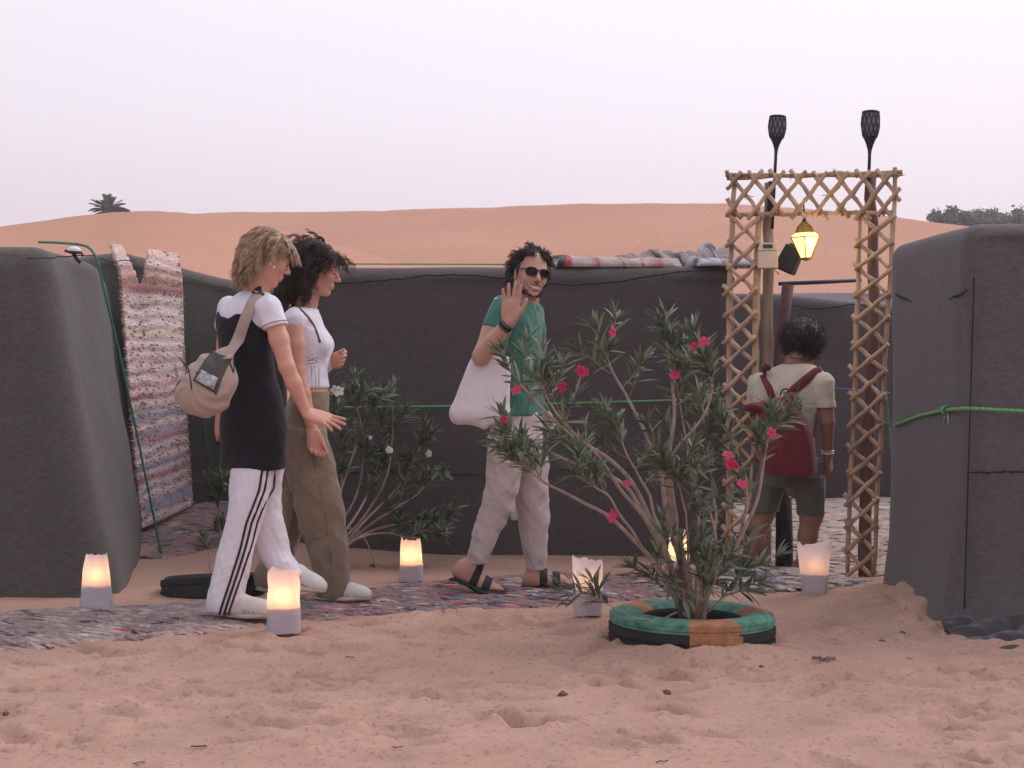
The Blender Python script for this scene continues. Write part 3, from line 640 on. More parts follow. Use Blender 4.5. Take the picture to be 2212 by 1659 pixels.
def post(pts, r, m, name='post'):
    q = np.asarray(pts, float); mb = MB(); t = np.linspace(0, 1, 16); s = np.linspace(0, 1, len(q))
    q = np.column_stack([np.interp(t, s, q[:, i]) for i in range(3)]) + rng.normal(0, .004, (16, 3)); mb.tube(q - g0, np.interp(t, s, np.broadcast_to(r, len(s))) * (1 + .06 * rng.normal(size=16)), 10)
    return mb.build(name, m, GATE)
post([P(1661, 395, 8.08), P(1660, 640, 8.08), P(1655, 900, 8.08), P(1653, 1215, 8.08)], [.030, .031, .033, .034], m_post)
post([P(1640, 470, 8.03), P(1636, 700, 8.03), P(1630, 1000, 8.03)], [.014, .015, .015], m_reed2, 'frame_pole')
post([P(1880, 372, 7.74), P(1889, 650, 7.74), P(1880, 900, 7.74), P(1868, 1262, 7.74)], [.029, .032, .034, .036], m_post_d)
LEAN = empty('leaning_post', tuple(P(1690, 1235, 8.7)), 'leaning reddish and black wooden post standing just behind the gate', 'post')
q = np.array([P(1702, 615, 8.7), P(1690, 720, 8.7), P(1681, 800, 8.7), P(1686, 1000, 8.7), P(1692, 1110, 8.7)]) - np.array(LEAN.location)
mb = MB(); mb.tube(q, [.036, .034, .036, .038, .04], 10); mb.build('upper_trunk', mat('red_wood', (0.13, 0.065, 0.065), .9, .3, 12, bump=.7, bscale=30), LEAN)
q = np.array([P(1692, 1075, 8.7), P(1694, 1150, 8.7), P(1694, 1245, 8.7)]) - np.array(LEAN.location)
mb = MB(); mb.tube(q, [.050, .052, .055], 10); mb.build('lower_trunk', m_post_k, LEAN)
c = P(1700, 610, 8.8); BAR = empty('tent_pole', tuple(c), 'dark horizontal pole behind the lit lantern', 'pole')
mb = MB(); mb.tube(np.array([P(1682, 613, 8.8), P(1760, 610, 8.82), P(1860, 605, 8.85)]) - c, [.012, .013, .012], 8); mb.build('rod', m_blackp, BAR)

# solar torches
m_torch = mat('torch_plastic', (0.018, 0.02, 0.026), 0.35, 0.1, 30); m_torchg = mat('torch_diffuser', (0.16, 0.17, 0.22), 0.3, 0.1, 30)
def torch(vx, vy, hh, D, tilt, label, sl):
    base = P(vx - tilt * 60, 372, D); h = (370 - vy) / FPX * D; s = 1.0
    R = empty('solar_torch', tuple(base), label, 'torch', 'solar torches on the gate')
    R.rotation_euler = (0, tilt, 0)
    H = (hh) / FPX * D; z1 = h - H
    mb = MB(); mb.lathe([(.0001, -sl), (.009, -sl), (.009, z1 * .72), (.012, z1 * .92), (.017, z1 + .004)], sides=10); mb.build('stem', m_torch, R)
    w = .048
    prof = np.array([(.014, 0), (.022, .03), (.036, .065), (.046, .105), (.049, .14), (.047, .175), (.043, .20), (.041, H)]) * (1, H / .205) if False else np.array([(.014, 0), (.024, .14), (.038, .30), (.047, .50), (.0495, .66), (.048, .82), (.0445, .96), (.043, 1.0)]) * (1, H)
    mb = MB(); mb.lathe(prof[:3] + (0, z1), sides=20); mb.build('cup', m_torch, R); mb = MB(); mb.lathe(np.array([(.0445, .95), (.048, .955), (.0475, 1.0), (.043, 1.012), (.0001, 1.012)]) * (1, H) + (0, z1), sides=20); mb.build('cap', m_torch, R)
    mb = MB(); mb.lathe(prof[2:-1] * (.90, 1) + (0, z1), sides=20); mb.build('diffuser', m_torchg, R)
    mb = MB()      # flame-shaped lattice ribs round the head
    zz = np.linspace(.28, .96, 12)
    for k in range(11):
        for sg in (1, -1):
            a0 = k * 2 * math.pi / 11; a = a0 + sg * (zz - .28) * 1.3; r = np.interp(zz, prof[:, 1] / H, prof[:, 0])
            mb.tube(np.column_stack([r * np.cos(a), r * np.sin(a), zz * H + z1]), .0028, 4)
    mb.build('lattice', m_torch, R)
    return R
torch(1677, 249, 66, 8.02, 0.05, 'left black solar torch standing on top of the gate', 0.32)
torch(1879, 239, 78, 7.72, 0.03, 'right black solar torch standing on top of the gate', 0.05)
mb = MB(); mb.tube([P(1666, 392, 8.02) - g0, P(1662, 460, 8.02) - g0], .017, 10); mb.build('torch_socket', m_torch, GATE)

# lit lantern
m_brass = mat('lantern_brass', (0.35, 0.20, 0.05), 0.35, 0.2, 40, metallic=0.7)
m_glow = mat('lantern_glass', (0.9, 0.75, 0.3), 0.4, 0.02, 10, emit=(1.0, 0.78, 0.22), estr=1.35, translucent=0)
LD = 7.86; lc = P(1737, 468, LD); LN = empty('hanging_lantern', tuple(lc), 'lit yellow hexagonal lantern hanging under the gate header', 'lantern')
sc_l = LD / FPX; LN.rotation_euler = (0, -.05, .3)
mb = MB(); mb.tube([(0, 0, .09), (0, 0, .03), (0, 0, 0), (0, 0, -.035)], .005, 6); mb.lathe([(.004, -.03), (.013, -.028), (.011, -.014), (.004, -.012)], sides=8); mb.build('hook', m_blackp, LN)
mb = MB(); mb.lathe([(.008, -.032), (.020, -.036), (.038, -.055), (.048, -.080), (.050, -.088), (.058, -.090)], sides=6)
for k in range(6):
    a = k * math.pi / 3; mb.tube([(.012 * math.cos(a), .012 * math.sin(a), -.03), (.045 * math.cos(a), .045 * math.sin(a), -.06), (.056 * math.cos(a), .056 * math.sin(a), -.09)], .004, 5)
mb.build('crown', m_brass, LN, smooth=False)
mb = MB(); mb.lathe([(.054, -.090), (.074, -.100), (.084, -.112)], sides=6); mb.build('upper_glass', m_glow, LN, smooth=False)
for k in range(6):
    a0, a1 = k * math.pi / 3, (k + 1) * math.pi / 3; mb = MB()
    pr = ((.080, -.118), (.030, -.226)); g = .03
    q = [(r * math.cos(a), r * math.sin(a), z) for (r, z) in pr for a in (a0 + g, a1 - g)]
    mb.add(q, [(0, 1, 3, 2)]); o = mb.build('pane', m_glow, LN, smooth=False); solidify(o, .002)
mb = MB()
for k in range(6):
    a = k * math.pi / 3; mb.tube([(.086 * math.cos(a), .086 * math.sin(a), -.112), (.033 * math.cos(a), .033 * math.sin(a), -.228)], .0035, 5)
mb.lathe([(.079, -.112), (.088, -.112), (.088, -.118), (.079, -.118)], sides=6); mb.lathe([(.0001, -.226), (.034, -.226), (.030, -.236), (.012, -.242), (.0001, -.246)], sides=6)
mb.build('cage', m_brass, LN, smooth=False)
pl = bpy.data.lights.new('lantern_bulb', 'POINT'); pl.energy = 0.8; pl.color = (1, .72, .28); pl.shadow_soft_size = .05
po = bpy.data.objects.new('lantern_bulb', pl); link(po, LN); po.location = (0, -0.13, -.16)

# beige control box and dark floodlight
m_beige = mat('beige_plastic', (0.62, 0.50, 0.42), 0.5, 0.05, 20)
bc = P(1658, 554, 7.98); BX = empty('sensor_box', tuple(bc), 'beige box with a small dark window fixed to the gate post', 'box'); BX.rotation_euler = (0, 0, -.12)
def bevel(o, w=.006, seg=3):
    md = o.modifiers.new('Bevel', 'BEVEL'); md.width = w; md.segments = seg; return o
mb = MB(); mb.box((0, 0, -.020), (.112, .07, .098)); bevel(mb.build('housing', m_beige, BX, smooth=False))
mb = MB(); mb.box((0, -.002, .052), (.112, .074, .044), taper=.78); bevel(mb.build('lid', m_beige, BX, smooth=False), .004)
mb = MB(); mb.box((0, -.0375, .054), (.052, .004, .022), rot=Matrix.Rotation(-.35, 3, 'X')); mb.build('window', m_blackp, BX, smooth=False)
mb = MB(); mb.tube([(.03, -.02, -.068), (.05, -.02, -.085), (.062, -.01, -.10)], .006, 6); mb.build('cable_stub', m_beige, BX)
fc = P(1706, 560, 8.2); FL = empty('floodlight', tuple(fc), 'black floodlight box behind the beige box, partly hidden by the lantern', 'floodlight'); FL.rotation_euler = (0, .45, -.4)
mb = MB(); mb.box((0, 0, 0), (.115, .13, .155), taper=.86); bevel(mb.build('housing', m_blackp, FL, smooth=False), .012)
mb = MB(); mb.box((0, .0, .082), (.06, .07, .012)); mb.build('back_plate', m_blackp, FL, smooth=False)
mb = MB(); mb.tube([(-.05, .05, -.02), (-.09, .05, -.02), (-.11, .02, 0)], .010, 6); mb.build('bracket', m_blackp, FL)

# ------------------------------------------------------------------ paper bag lanterns
m_paper = mat('lantern_paper', (0.78, 0.74, 0.80), 0.9, 0.03, 25, bump=0.35, bscale=30, translucent=0.5, bdist=.01)
m_wax = mat('candle_wax', (0.8, 0.72, 0.6), 0.5, 0.03, 10); m_flame = mat('candle_flame', (1, .7, .3), 1, 0, 1, emit=(1, .55, .16), estr=12)
def paper_bag(vx, vyb, w, h, D, label, seed, rz=0.0, taper=0.9, fill=0.42, power=1.0, notch=None, topw=None, sunk=0.0, oval=.75):
    r = np.random.default_rng(seed); x, y = PX(vx, D), D
    z0 = CAMH - (vyb - CY) / FPX * D
    z0 = max(z0, zs(x, y)) - sunk
    R = empty('paper_lantern', (x, y, z0), label, 'lantern', 'paper bag lanterns lining the path', rz)
    n, k = 48, 26; a = np.arange(n + 1) * 2 * math.pi / n
    ex = .62    # rounded-square section
    sx = np.sign(np.cos(a)) * np.abs(np.cos(a)) ** ex; sy = np.sign(np.sin(a)) * np.abs(np.sin(a)) ** ex
    V = np.zeros((n + 1, k, 3))
    for j in range(k):
        t = j / (k - 1); wt = w / 2 * (1 + ((topw if topw else taper) - 1) * t)
        cr_ = 1 + .04 * vn(a * 2.2, np.full_like(a, t * 5), seed) + .03 * vn(a * 5.1, np.full_like(a, t * 9), seed + 1) + .08 * t * vn(a * 1.3, np.full_like(a, t * 2), seed + 3)
        cr_[-1] = cr_[0]
        V[:, j, 0] = sx * wt * cr_; V[:, j, 1] = sy * wt * oval * cr_
        top = h * (1 + .06 * vn(a * 1.9, a * 0, seed + 8) + .035 * vn(a * 4.7, a * 0, seed + 9) + (.0 if notch is None else -notch * np.exp(-((np.cos(a) * 1.0 - .75) / .5) ** 2)))
        top[-1] = top[0]
        V[:, j, 2] = t * top + .004 * vn(a * 3, np.full_like(a, t * 7), seed)
    o = obj('paper', gridmesh('paper', V), m_paper, R)
    mb = MB(); f = h * fill; ww = w / 2 * (1 + ((topw if topw else taper) - 1) * fill) * .93
    mb.lathe([(.0001, .004), (w / 2 * .93, .004), (ww, f), (ww * .6, f + .006), (.0001, f + .004)], sides=20)
    me = mb.mesh('sand_fill'); co = np.array([v.co for v in me.vertices]); ang = np.arctan2(co[:, 1], co[:, 0]); rad = np.hypot(co[:, 0], co[:, 1])
    co[:, 0] = rad * np.sign(np.cos(ang)) * np.abs(np.cos(ang)) ** ex; co[:, 1] = rad * oval * np.sign(np.sin(ang)) * np.abs(np.sin(ang)) ** ex
    me.vertices.foreach_set('co', co.ravel().astype(np.float32)); obj('sand_fill', me, m_sand, R)
    mb = MB(); mb.lathe([(.0001, f), (.019, f), (.019, f + .022), (.0001, f + .022)], sides=12); mb.build('candle', m_wax, R)
    mb = MB(); mb.lathe([(.0001, f + .024), (.005, f + .030), (.006, f + .036), (.003, f + .048), (.0002, f + .056)], sides=8); mb.build('flame', m_flame, R)
    pl = bpy.data.lights.new('candle_light', 'POINT'); pl.energy = power; pl.color = (1, .46, .13); pl.shadow_soft_size = .012
    po = bpy.data.objects.new('candle_light', pl); link(po, R); po.location = (0, 0, f + .045)
    return R
paper_bag(208, 1322, .150, .245, 6.36, 'glowing paper lantern bag by the corner of the left tent', 1, rz=.15, taper=.62, fill=.46, power=.22)
paper_bag(613, 1365, .138, .258, 5.90, 'brightest paper lantern bag in front of the blond woman', 2, rz=.1, taper=.90, fill=.41, power=.40)
paper_bag(888, 1254, .128, .212, 7.34, 'orange lit paper lantern bag beneath the white flowering oleander', 3, rz=-.1, taper=.74, fill=.41, power=.36)
paper_bag(1269, 1350, .115, .245, 6.02, 'pale torn paper lantern bag left of the painted tyre', 4, rz=.3, taper=1.08, fill=.44, power=.09, notch=.10)
paper_bag(1759, 1298, .118, .245, 6.85, 'dim paper lantern bag by the gate, widening towards its top', 5, rz=-.2, topw=1.32, taper=1.3, fill=.40, power=.11, notch=-.03)
paper_bag(1466, 1262, .125, .28, 7.2, 'orange lit paper lantern bag half hidden behind the big oleander', 6, rz=.0, taper=.68, fill=.45, power=.5)

# ------------------------------------------------------------------ tyres
m_rub = mat('tyre_rubber', (0.020, 0.020, 0.022), 0.8, 0.2, 20, bump=.3, bscale=60); m_grn = mat('tyre_green_paint', (0.050, 0.20, 0.145), 0.8, 0.30, 22, bump=.4, bscale=40, col2=(0.105, 0.25, 0.18), detail=8); m_org = mat('tyre_orange_paint', (0.36, 0.165, 0.08), 0.8, 0.25, 22, bump=.3, bscale=40)
def tyre(loc, R, w, label, painted, tilt=(0, 0, 0)):
    root = empty('tyre_planter' if painted else 'buried_tyre', loc, label, 'tyre'); root.rotation_euler = tilt
    # cross section of a tyre lying flat: (radius, height)
    prof = [(.60, .06), (.57, .16), (.57, .30), (.60, .36), (.66, .44), (.76, .50), (.86, .50), (.935, .465), (.985, .38), (1.0, .24), (1.0, .0), (1.0, -.24), (.985, -.38), (.935, -.465), (.86, -.5), (.70, -.5), (.60, -.36)]
    prof = np.array(prof) * (R, w); n = 96; segs = np.arange(n)
    cuts = [0, 9, 22, 30, 43, 50, 62, 70, 84, 96] if painted else [0, 96]
    cols = [m_grn, m_org, m_grn, m_grn, m_org, m_grn, m_org, m_grn, m_org] if painted else [m_rub]
    if painted:
        # measured from the photo: orange block at the front, green either side, orange again at the right and at the back
        ang = np.radians([-110, -75, -18, 8, 60, 85, 122, 150, 200, 250]); cols = [m_org, m_grn, m_org, m_grn, m_org, m_grn, m_org, m_grn, m_grn]
    else: ang = np.radians([-110, 250]); cols = [m_rub]
    def section(a0, a1, pr, m, name):
        k = max(3, int((a1 - a0) / (2 * math.pi) * 110)); A = np.linspace(a0, a1, k + 1)
        V = np.stack([pr[:, 0][None] * np.cos(A)[:, None], pr[:, 0][None] * np.sin(A)[:, None], np.repeat(pr[:, 1][None], k + 1, 0)], -1)
        mb = MB(); mb.grid(V); return mb.build(name, m, root)
    for i, m in enumerate(cols): section(ang[i], ang[i + 1], (prof[3:12] if m is m_org else prof[3:10]) if painted else prof, m, 'painted_band' if painted else 'carcass')
    if painted: section(0, 2 * math.pi, prof[10:] * (1.0, 1) if False else np.vstack([prof[9:] * (.997, 1), prof[:4]]), m_rub, 'black_sidewall')
    # tread blocks
    bl = {}
    for k in range(58):
        a = math.radians(-110) + (k + .5) * 2 * math.pi / 58; i = int(np.searchsorted(ang, a)) - 1; i = min(max(i, 0), len(cols) - 1)
        for j, (rr, zz, ln) in enumerate(((.990 * R, .36 * w, .13 * w), (1.000 * R, .12 * w, .16 * w), (1.000 * R, -.12 * w, .16 * w))):
            mb = bl.setdefault((i, j), MB()); ca, sa_ = math.cos(a + .02 * (j - 1)), math.sin(a + .02 * (j - 1))
            mb.box((rr * ca, rr * sa_, zz), (.012, .036 * R / .32, ln), rot=[[ca, -sa_, 0], [sa_, ca, 0], [0, 0, 1]])
    for (i, j), mb in bl.items(): bevel(mb.build('tread', cols[i] if (j < 1 or not painted or (j < 2 and cols[i] is m_org)) else m_rub, root, smooth=False), .002, 1)
    return root
tz = zs(*TYRE)
tyre((TYRE[0], TYRE[1], 0.045), 0.322, 0.185, 'old tyre painted green and orange round the foot of the big oleander', True, (.0, .015, .2))
bt = P(462, 1275, 6.95); tyre((bt[0], bt[1], -.03), 0.25, 0.24, 'black tyre half buried in sand behind the blond woman', False, (-0.16, -.05, 0))
# ------------------------------------------------------------------ oleanders
m_bark = mat('oleander_bark', (0.36, 0.26, 0.215), 0.9, 0.25, 25, bump=.4, bscale=60); m_bark2 = mat('oleander_twig', (0.24, 0.19, 0.11), 0.85, 0.25, 25)
m_leafs = [mat('leaf_' + n_, c, 0.5, 0.2, 9, translucent=0.25, spec=.35) for n_, c in (('mid', (0.130, 0.165, 0.105)), ('dark', (0.072, 0.102, 0.068)), ('pale', (0.225, 0.255, 0.175)), ('dry', (0.20, 0.15, 0.07)))]
m_pet_p = mat('petal_pink', (0.62, 0.045, 0.15), 0.6, 0.15, 20, translucent=.3); m_pet_w = mat('petal_white', (0.72, 0.68, 0.62), 0.6, 0.1, 20, translucent=.3)
def leaf_mesh(name, L=1.0, W=.165, bend=.12):
    t = np.linspace(0, 1, 6); w = W / 2 * np.sin(np.clip(t * .93 + .05, 0, 1) * math.pi) ** .8; z = -bend * t ** 2
    V = np.stack([np.column_stack([t * L, -w, z + w * .35]), np.column_stack([t * L, 0 * t, z]), np.column_stack([t * L, w, z + w * .35])], 1).reshape(-1, 3)
    return V, [(q * 3 + e, q * 3 + e + 3, q * 3 + e + 4, q * 3 + e + 1) for q in range(5) for e in (0, 1)]
LV, LQ = leaf_mesh('leaf')
def flower(c, r, m, parent, loc0):
    mb = MB(); nrm = np.array([rng.normal(0, .5), -1, rng.normal(.2, .4)]); nrm /= np.linalg.norm(nrm)
    a = np.cross(nrm, (0, 0, 1)); a /= np.linalg.norm(a); bb = np.cross(nrm, a)
    for lay, (sc1, n) in enumerate(((1.0, 5), (.62, 4))):
        for k in range(n):
            an = k * 2 * math.pi / n + lay * .6; d = math.cos(an) * a + math.sin(an) * bb; s = np.cross(nrm, d)
            t = np.linspace(0, 1, 5); w = .42 * np.sin(np.clip(t * .8 + .12, 0, 1) * math.pi) ** .7; h = .35 * t - .25 * t ** 3 + .1 * lay
            rows = np.stack([c - loc0 + r * sc1 * (d * t[i] + nrm * h[i] + s * w[i] * e) for i in range(5) for e in (-1, 0, 1)]).reshape(-1, 3)
            rows += rng.normal(0, r * .04, rows.shape)
            mb.add(rows, [(q * 3 + e, q * 3 + e + 3, q * 3 + e + 4, q * 3 + e + 1) for q in range(4) for e in (0, 1)])
    return mb.build('flower', m, parent)
def oleander(name, label, stems, base_D, loc, leafL, seed, n_obj, petal, flowers, dens=1.0, spread=.28, subtw=5, leaf_from=.35, stem_leaf=.55, tw_from=2, lat=.55):
    r = np.random.default_rng(seed); root = empty(name, loc, label, 'shrub'); L0 = np.array(loc, float); leaves = []
    def whorl(p, d, n=3, L=leafL, ang=.75):
        d = d / (np.linalg.norm(d) + 1e-9); a = np.cross(d, (.3, .2, 1)); a /= np.linalg.norm(a) + 1e-9; bb = np.cross(d, a); ph = r.uniform(0, 6)
        for k in range(n):
            an = ph + k * 2 * math.pi / n + r.normal(0, .25); o_ = math.cos(an) * a + math.sin(an) * bb; th = ang + r.normal(0, .22)
            e = d * math.cos(th) + o_ * math.sin(th); leaves.append((p, e, L * r.uniform(.65, 1.2), r.uniform(0, 6.28)))
    mb2 = MB()
    for si, st in enumerate(stems):
        pts = [np.asarray(p, float) for p in st['p']]
        q = np.array(pts); s = np.linspace(0, 1, len(q)); t = np.linspace(0, 1, 4 * len(q) + 4)
        q = np.column_stack([np.interp(t, s, q[:, i]) for i in range(3)])
        for _ in range(5): q[1:-1] = (q[:-2] + 2 * q[1:-1] + q[2:]) / 4
        q += np.column_stack([.006 * vn(t * 9, t * 0 + si, k) for k in (1, 2, 3)])
        r0 = st.get('r', .011); mb = MB(); mb.tube(q - L0, r0 * (1 - .72 * t), 7); mb.build('stem', m_bark, root)
        n = len(q); lf = st.get('leaf', leaf_from); dn = st.get('dens', 1.0) * dens
        for k in range(int(subtw * dn)):
            i = int(n * (lf + (1 - lf) * ((k + r.random()) / max(1, subtw * dn)))); i = min(i, n - 2)
            T = q[i + 1] - q[i]; T /= np.linalg.norm(T); d = T * .9 + r.normal(0, lat, 3) * (1, 1, .8) + (0, 0, .30); d /= np.linalg.norm(d)
            Lt = spread * r.uniform(.45, 1.1); tt = np.linspace(0, 1, 9); w = q[i] + d * (tt * Lt)[:, None] + np.array([0, 0, .10 * Lt]) * (tt ** 2)[:, None] + .008 * np.column_stack([vn(tt * 3, tt * 0 + k, si), vn(tt * 3, tt * 0 + k, si + 4), tt * 0])
            mb2.tube(w - L0, r0 * .33 * (1 - .6 * tt), 5)
            for j in range(tw_from, 9):
                if r.random() < .72 * dn + .05: whorl(w[j], w[min(j, 8)] - w[j - 1], 3)
            whorl(w[8], w[8] - w[7], 5, leafL * .9, .45)
        for i in range(int(n * max(lf, stem_leaf)), n):
            if r.random() < .75: whorl(q[i], q[i] - q[i - 1], 3)
        whorl(q[-1], q[-1] - q[-2], 6, leafL * .9, .4)
    mb2.build('twigs', m_bark2, root)['kind'] = 'stuff'
    # leaves: nearest ones as single parts, the rest joined
    leaves.sort(key=lambda e: e[0][1] - .3 * e[2])
    meshes = []
    for m in m_leafs:
        mb = MB(); mb.add(LV, LQ); me = mb.mesh('leaf'); me.materials.append(m); meshes.append(me)
    rest = MB()
    for i, (p, e, L, roll) in enumerate(leaves):
        x = e / np.linalg.norm(e); up = np.array([0, 0, 1.]); y = np.cross(up, x); y /= np.linalg.norm(y) + 1e-9; z = np.cross(x, y)
        c, s = math.cos(roll * .12), math.sin(roll * .12); y, z = y * c + z * s, z * c - y * s
        mi = int(r.choice(4, p=[.44, .20, .33, .03]))
        M = np.column_stack([x * L, y * L, z * L])
        if i < n_obj:
            o = bpy.data.objects.new('leaf', meshes[mi]); link(o, root)
            MM = Matrix.Identity(4)
            for a in range(3):
                for b_ in range(3): MM[a][b_] = M[a, b_]
                MM[a][3] = (p - L0)[a]
            o.matrix_basis = MM
        else: rest.add(LV @ M.T + p - L0, LQ, None, mi)
    if rest.V: rest.build('leaves', m_leafs, root)['kind'] = 'stuff'
    for c, rr in flowers: flower(np.asarray(c), rr, petal, root, L0)
    return root, len(leaves)
def C5(cx, cy, D): return P(1032.2 + cx * .4534, 663.6 + cy * .4534, D)
base5 = lambda x=0, dy=0: C5(1030 + x, 1495, 5.62 + dy)
st5 = []
def S(pts, dys, **k):
    b = base5(k.pop('bx', 0), k.pop('bd', 0)); D0 = 5.62
    st5.append(dict(p=[b] + [C5(x, y, D0 + d) for (x, y), d in zip(pts, dys)], **k))
S([(940, 1330), (830, 1200), (640, 1000), (480, 915), (340, 850), (240, 770), (180, 720)], [-.05, -.1, -.15, -.18, -.2, -.22, -.24], bx=-20, r=.011, leaf=.72)
S([(930, 1250), (800, 1000), (720, 860), (600, 790), (480, 755), (340, 690), (230, 640), (160, 590)], [-.02, 0, .04, .06, .06, .05, .04, .02], r=.011, leaf=.55)
S([(920, 1220), (850, 1080), (760, 860), (640, 720), (500, 640), (420, 590), (300, 470), (190, 350), (120, 240)], [0, .03, .08, .10, .12, .13, .14, .14, .13], r=.012, leaf=.55)
S([(900, 1200), (790, 980), (690, 880), (560, 690), (440, 590), (360, 480), (300, 400), (330, 340)], [-.08, -.12, -.16, -.2, -.22, -.23, -.25, -.25], r=.010, leaf=.5)
S([(960, 1200), (890, 950), (880, 760), (790, 590), (700, 420), (650, 320), (605, 250), (620, 205)], [.03, .06, .08, .10, .12, .13, .14, .14], r=.011, leaf=.55)
S([(990, 1200), (920, 900), (910, 700), (940, 460), (925, 320), (905, 220), (895, 160)], [.02, .02, .03, .03, .04, .04, .05], r=.012, leaf=.5)
S([(970, 1150), (900, 900), (905, 720), (990, 620), (1080, 520), (1115, 400), (1110, 320), (1085, 250)], [-.04, -.08, -.10, -.12, -.12, -.13, -.14, -.14], r=.010, leaf=.62)
S([(1050, 1200), (1050, 980), (1030, 830), (1000, 680), (970, 500), (945, 360)], [.08, .14, .18, .2, .22, .22], r=.009, leaf=.5)
S([(1090, 1330), (1200, 1200), (1290, 1020), (1340, 880), (1365, 740), (1380, 620), (1440, 560)], [-.03, -.06, -.08, -.09, -.10, -.1, -.12], bx=40, r=.011, leaf=.6)
S([(1110, 1300), (1150, 1120), (1090, 930), (1040, 860), (960, 800), (900, 760)], [-.1, -.14, -.16, -.18, -.2, -.2], bx=30, r=.008, leaf=.75)
S([(1120, 1300), (1230, 1150), (1290, 960), (1270, 760), (1220, 640), (1180, 560)], [.08, .12, .16, .18, .2, .2], bx=30, r=.010, leaf=.45)
S([(1080, 1250), (1140, 1020), (1120, 840), (1090, 680), (1110, 600)], [.14, .2, .24, .26, .28], bx=20, r=.009, leaf=.4)
S([(860, 1250), (720, 1050), (640, 920), (560, 850), (470, 800)], [-.12, -.2, -.26, -.3, -.32], bx=-30, r=.008, leaf=.6)
S([(930, 1250), (830, 950), (800, 850), (740, 760), (680, 640), (660, 560)], [.1, .18, .22, .25, .26, .27], r=.009, leaf=.5)
S([(1010, 1250), (1000, 1050), (970, 900), (960, 820)], [-.12, -.18, -.2, -.22], r=.007, leaf=.35)
S([(960, 1380), (900, 1270), (860, 1180)], [-.14, -.2, -.24], r=.006, leaf=.25, dens=.75)
S([(980, 1400), (880, 1340), (820, 1270)], [-.02, -.02, 0], r=.006, leaf=.25, dens=.75)
S([(1080, 1390), (1140, 1290), (1150, 1180)], [-.14, -.2, -.24], r=.006, leaf=.25, dens=.75)
S([(1130, 1420), (1230, 1330), (1280, 1250)], [.0, .03, .04], bx=30, r=.006, leaf=.2, dens=1.2)
S([(960, 1440), (880, 1490), (780, 1485), (660, 1450), (560, 1370)], [-.1, -.2, -.24, -.26, -.28], r=.005, leaf=.82, dens=.5)
S([(1060, 1380), (1060, 1200), (1080, 1080)], [-.1, -.14, -.16], r=.006, leaf=.3)
fl5 = [(640, 120), (1080, 165), (1030, 185), (510, 310), (940, 325), (185, 395), (400, 378), (125, 535), (1400, 600), (505, 650), (1205, 745), (1190, 705), (160, 710), (710, 840), (1260, 845), (645, 985), (635, 1003), (1225, 755), (490, 302)]
bigO, nl = oleander('oleander', 'large pink flowering oleander growing out of the painted tyre', st5, 5.62, tuple(base5()), .088, 4, 300, m_pet_p,
        [(C5(x, y, 5.62 - rng.uniform(.12, .3)), rng.uniform(.017, .026)) for x, y in fl5], dens=1.0, spread=.16, subtw=6.2, stem_leaf=.82, tw_from=3, lat=.75)
print('leaves', nl)
STK = empty('support_stake', tuple(C5(965, 1500, 5.50)), 'short dark stake holding up the big oleander', 'stake')
mb = MB(); mb.box((0, 0, .21), (.016, .012, .42), taper=.8); mb.build('rod', mat('stake_wood', (.06, .055, .06), .8, .2, 20), STK, smooth=False)
# white oleander behind the women
def V2(vx, vy, D): return P(vx, vy, D)
b2 = P(700, 1205, 7.95); st2 = []
for pts in ([(760, 1100), (790, 1000), (780, 900), (760, 860)], [(740, 1080), (740, 960), (730, 880)], [(790, 1120), (840, 1030), (850, 930), (850, 870)], [(780, 1130), (860, 1060), (900, 980), (930, 940)],
            [(780, 1150), (850, 1100), (920, 1060), (950, 1010)], [(770, 1160), (840, 1150), (890, 1165), (950, 1150)], [(760, 1130), (800, 1060), (830, 960), (810, 880)], [(790, 1150), (860, 1130), (930, 1120), (965, 1125)], [(730, 1080), (770, 960), (800, 870), (795, 850)],
            [(745, 1130), (790, 1160), (800, 1195), (812, 1222)]):
    k = len(st2); dl = 1.0 if k < 9 else .05
    st2.append(dict(p=[b2 + (rng.normal(0, .05), rng.normal(0, .04), -.02)] + [P(x, y, 7.95 + rng.normal(0, .12)) for x, y in pts], r=.009, leaf=.4 if k < 9 else .95, dens=dl))
fl2 = [(732, 846, .034), (724, 842, .026), (840, 971, .022), (926, 980, .022), (843, 973, .018), (800, 945, .012)]
oleander('oleander', 'white flowering oleander behind the woman in olive trousers', st2, 7.95, tuple(b2), .092, 9, 120, m_pet_w, [(P(x, y, 7.66), rr) for x, y, rr in fl2], dens=1.0, spread=.12, subtw=6)
b3 = P(480, 1110, 8.3); b3[2] = zs(b3[0], b3[1])
oleander('young_oleander', 'small young oleander sprouting left of the blond woman', [dict(p=[b3, P(470, 1085, 8.3), P(x, y, 8.3)], r=.005, leaf=.1) for x, y in ((455, 1055), (475, 1040), (492, 1045))], 8.3, tuple(b3), .085, 12, 60, m_pet_w, [], spread=.10, subtw=3)
b4 = P(455, 1205, 7.5); b4[2] = zs(b4[0], b4[1])
oleander('seedling', 'tiny green seedling in the sand beside the buried tyre', [dict(p=[b4, P(450, 1185, 7.5), P(443, 1168, 7.5)], r=.003, leaf=.5)], 7.5, tuple(b4), .06, 14, 40, m_pet_w, [], spread=.05, subtw=2)

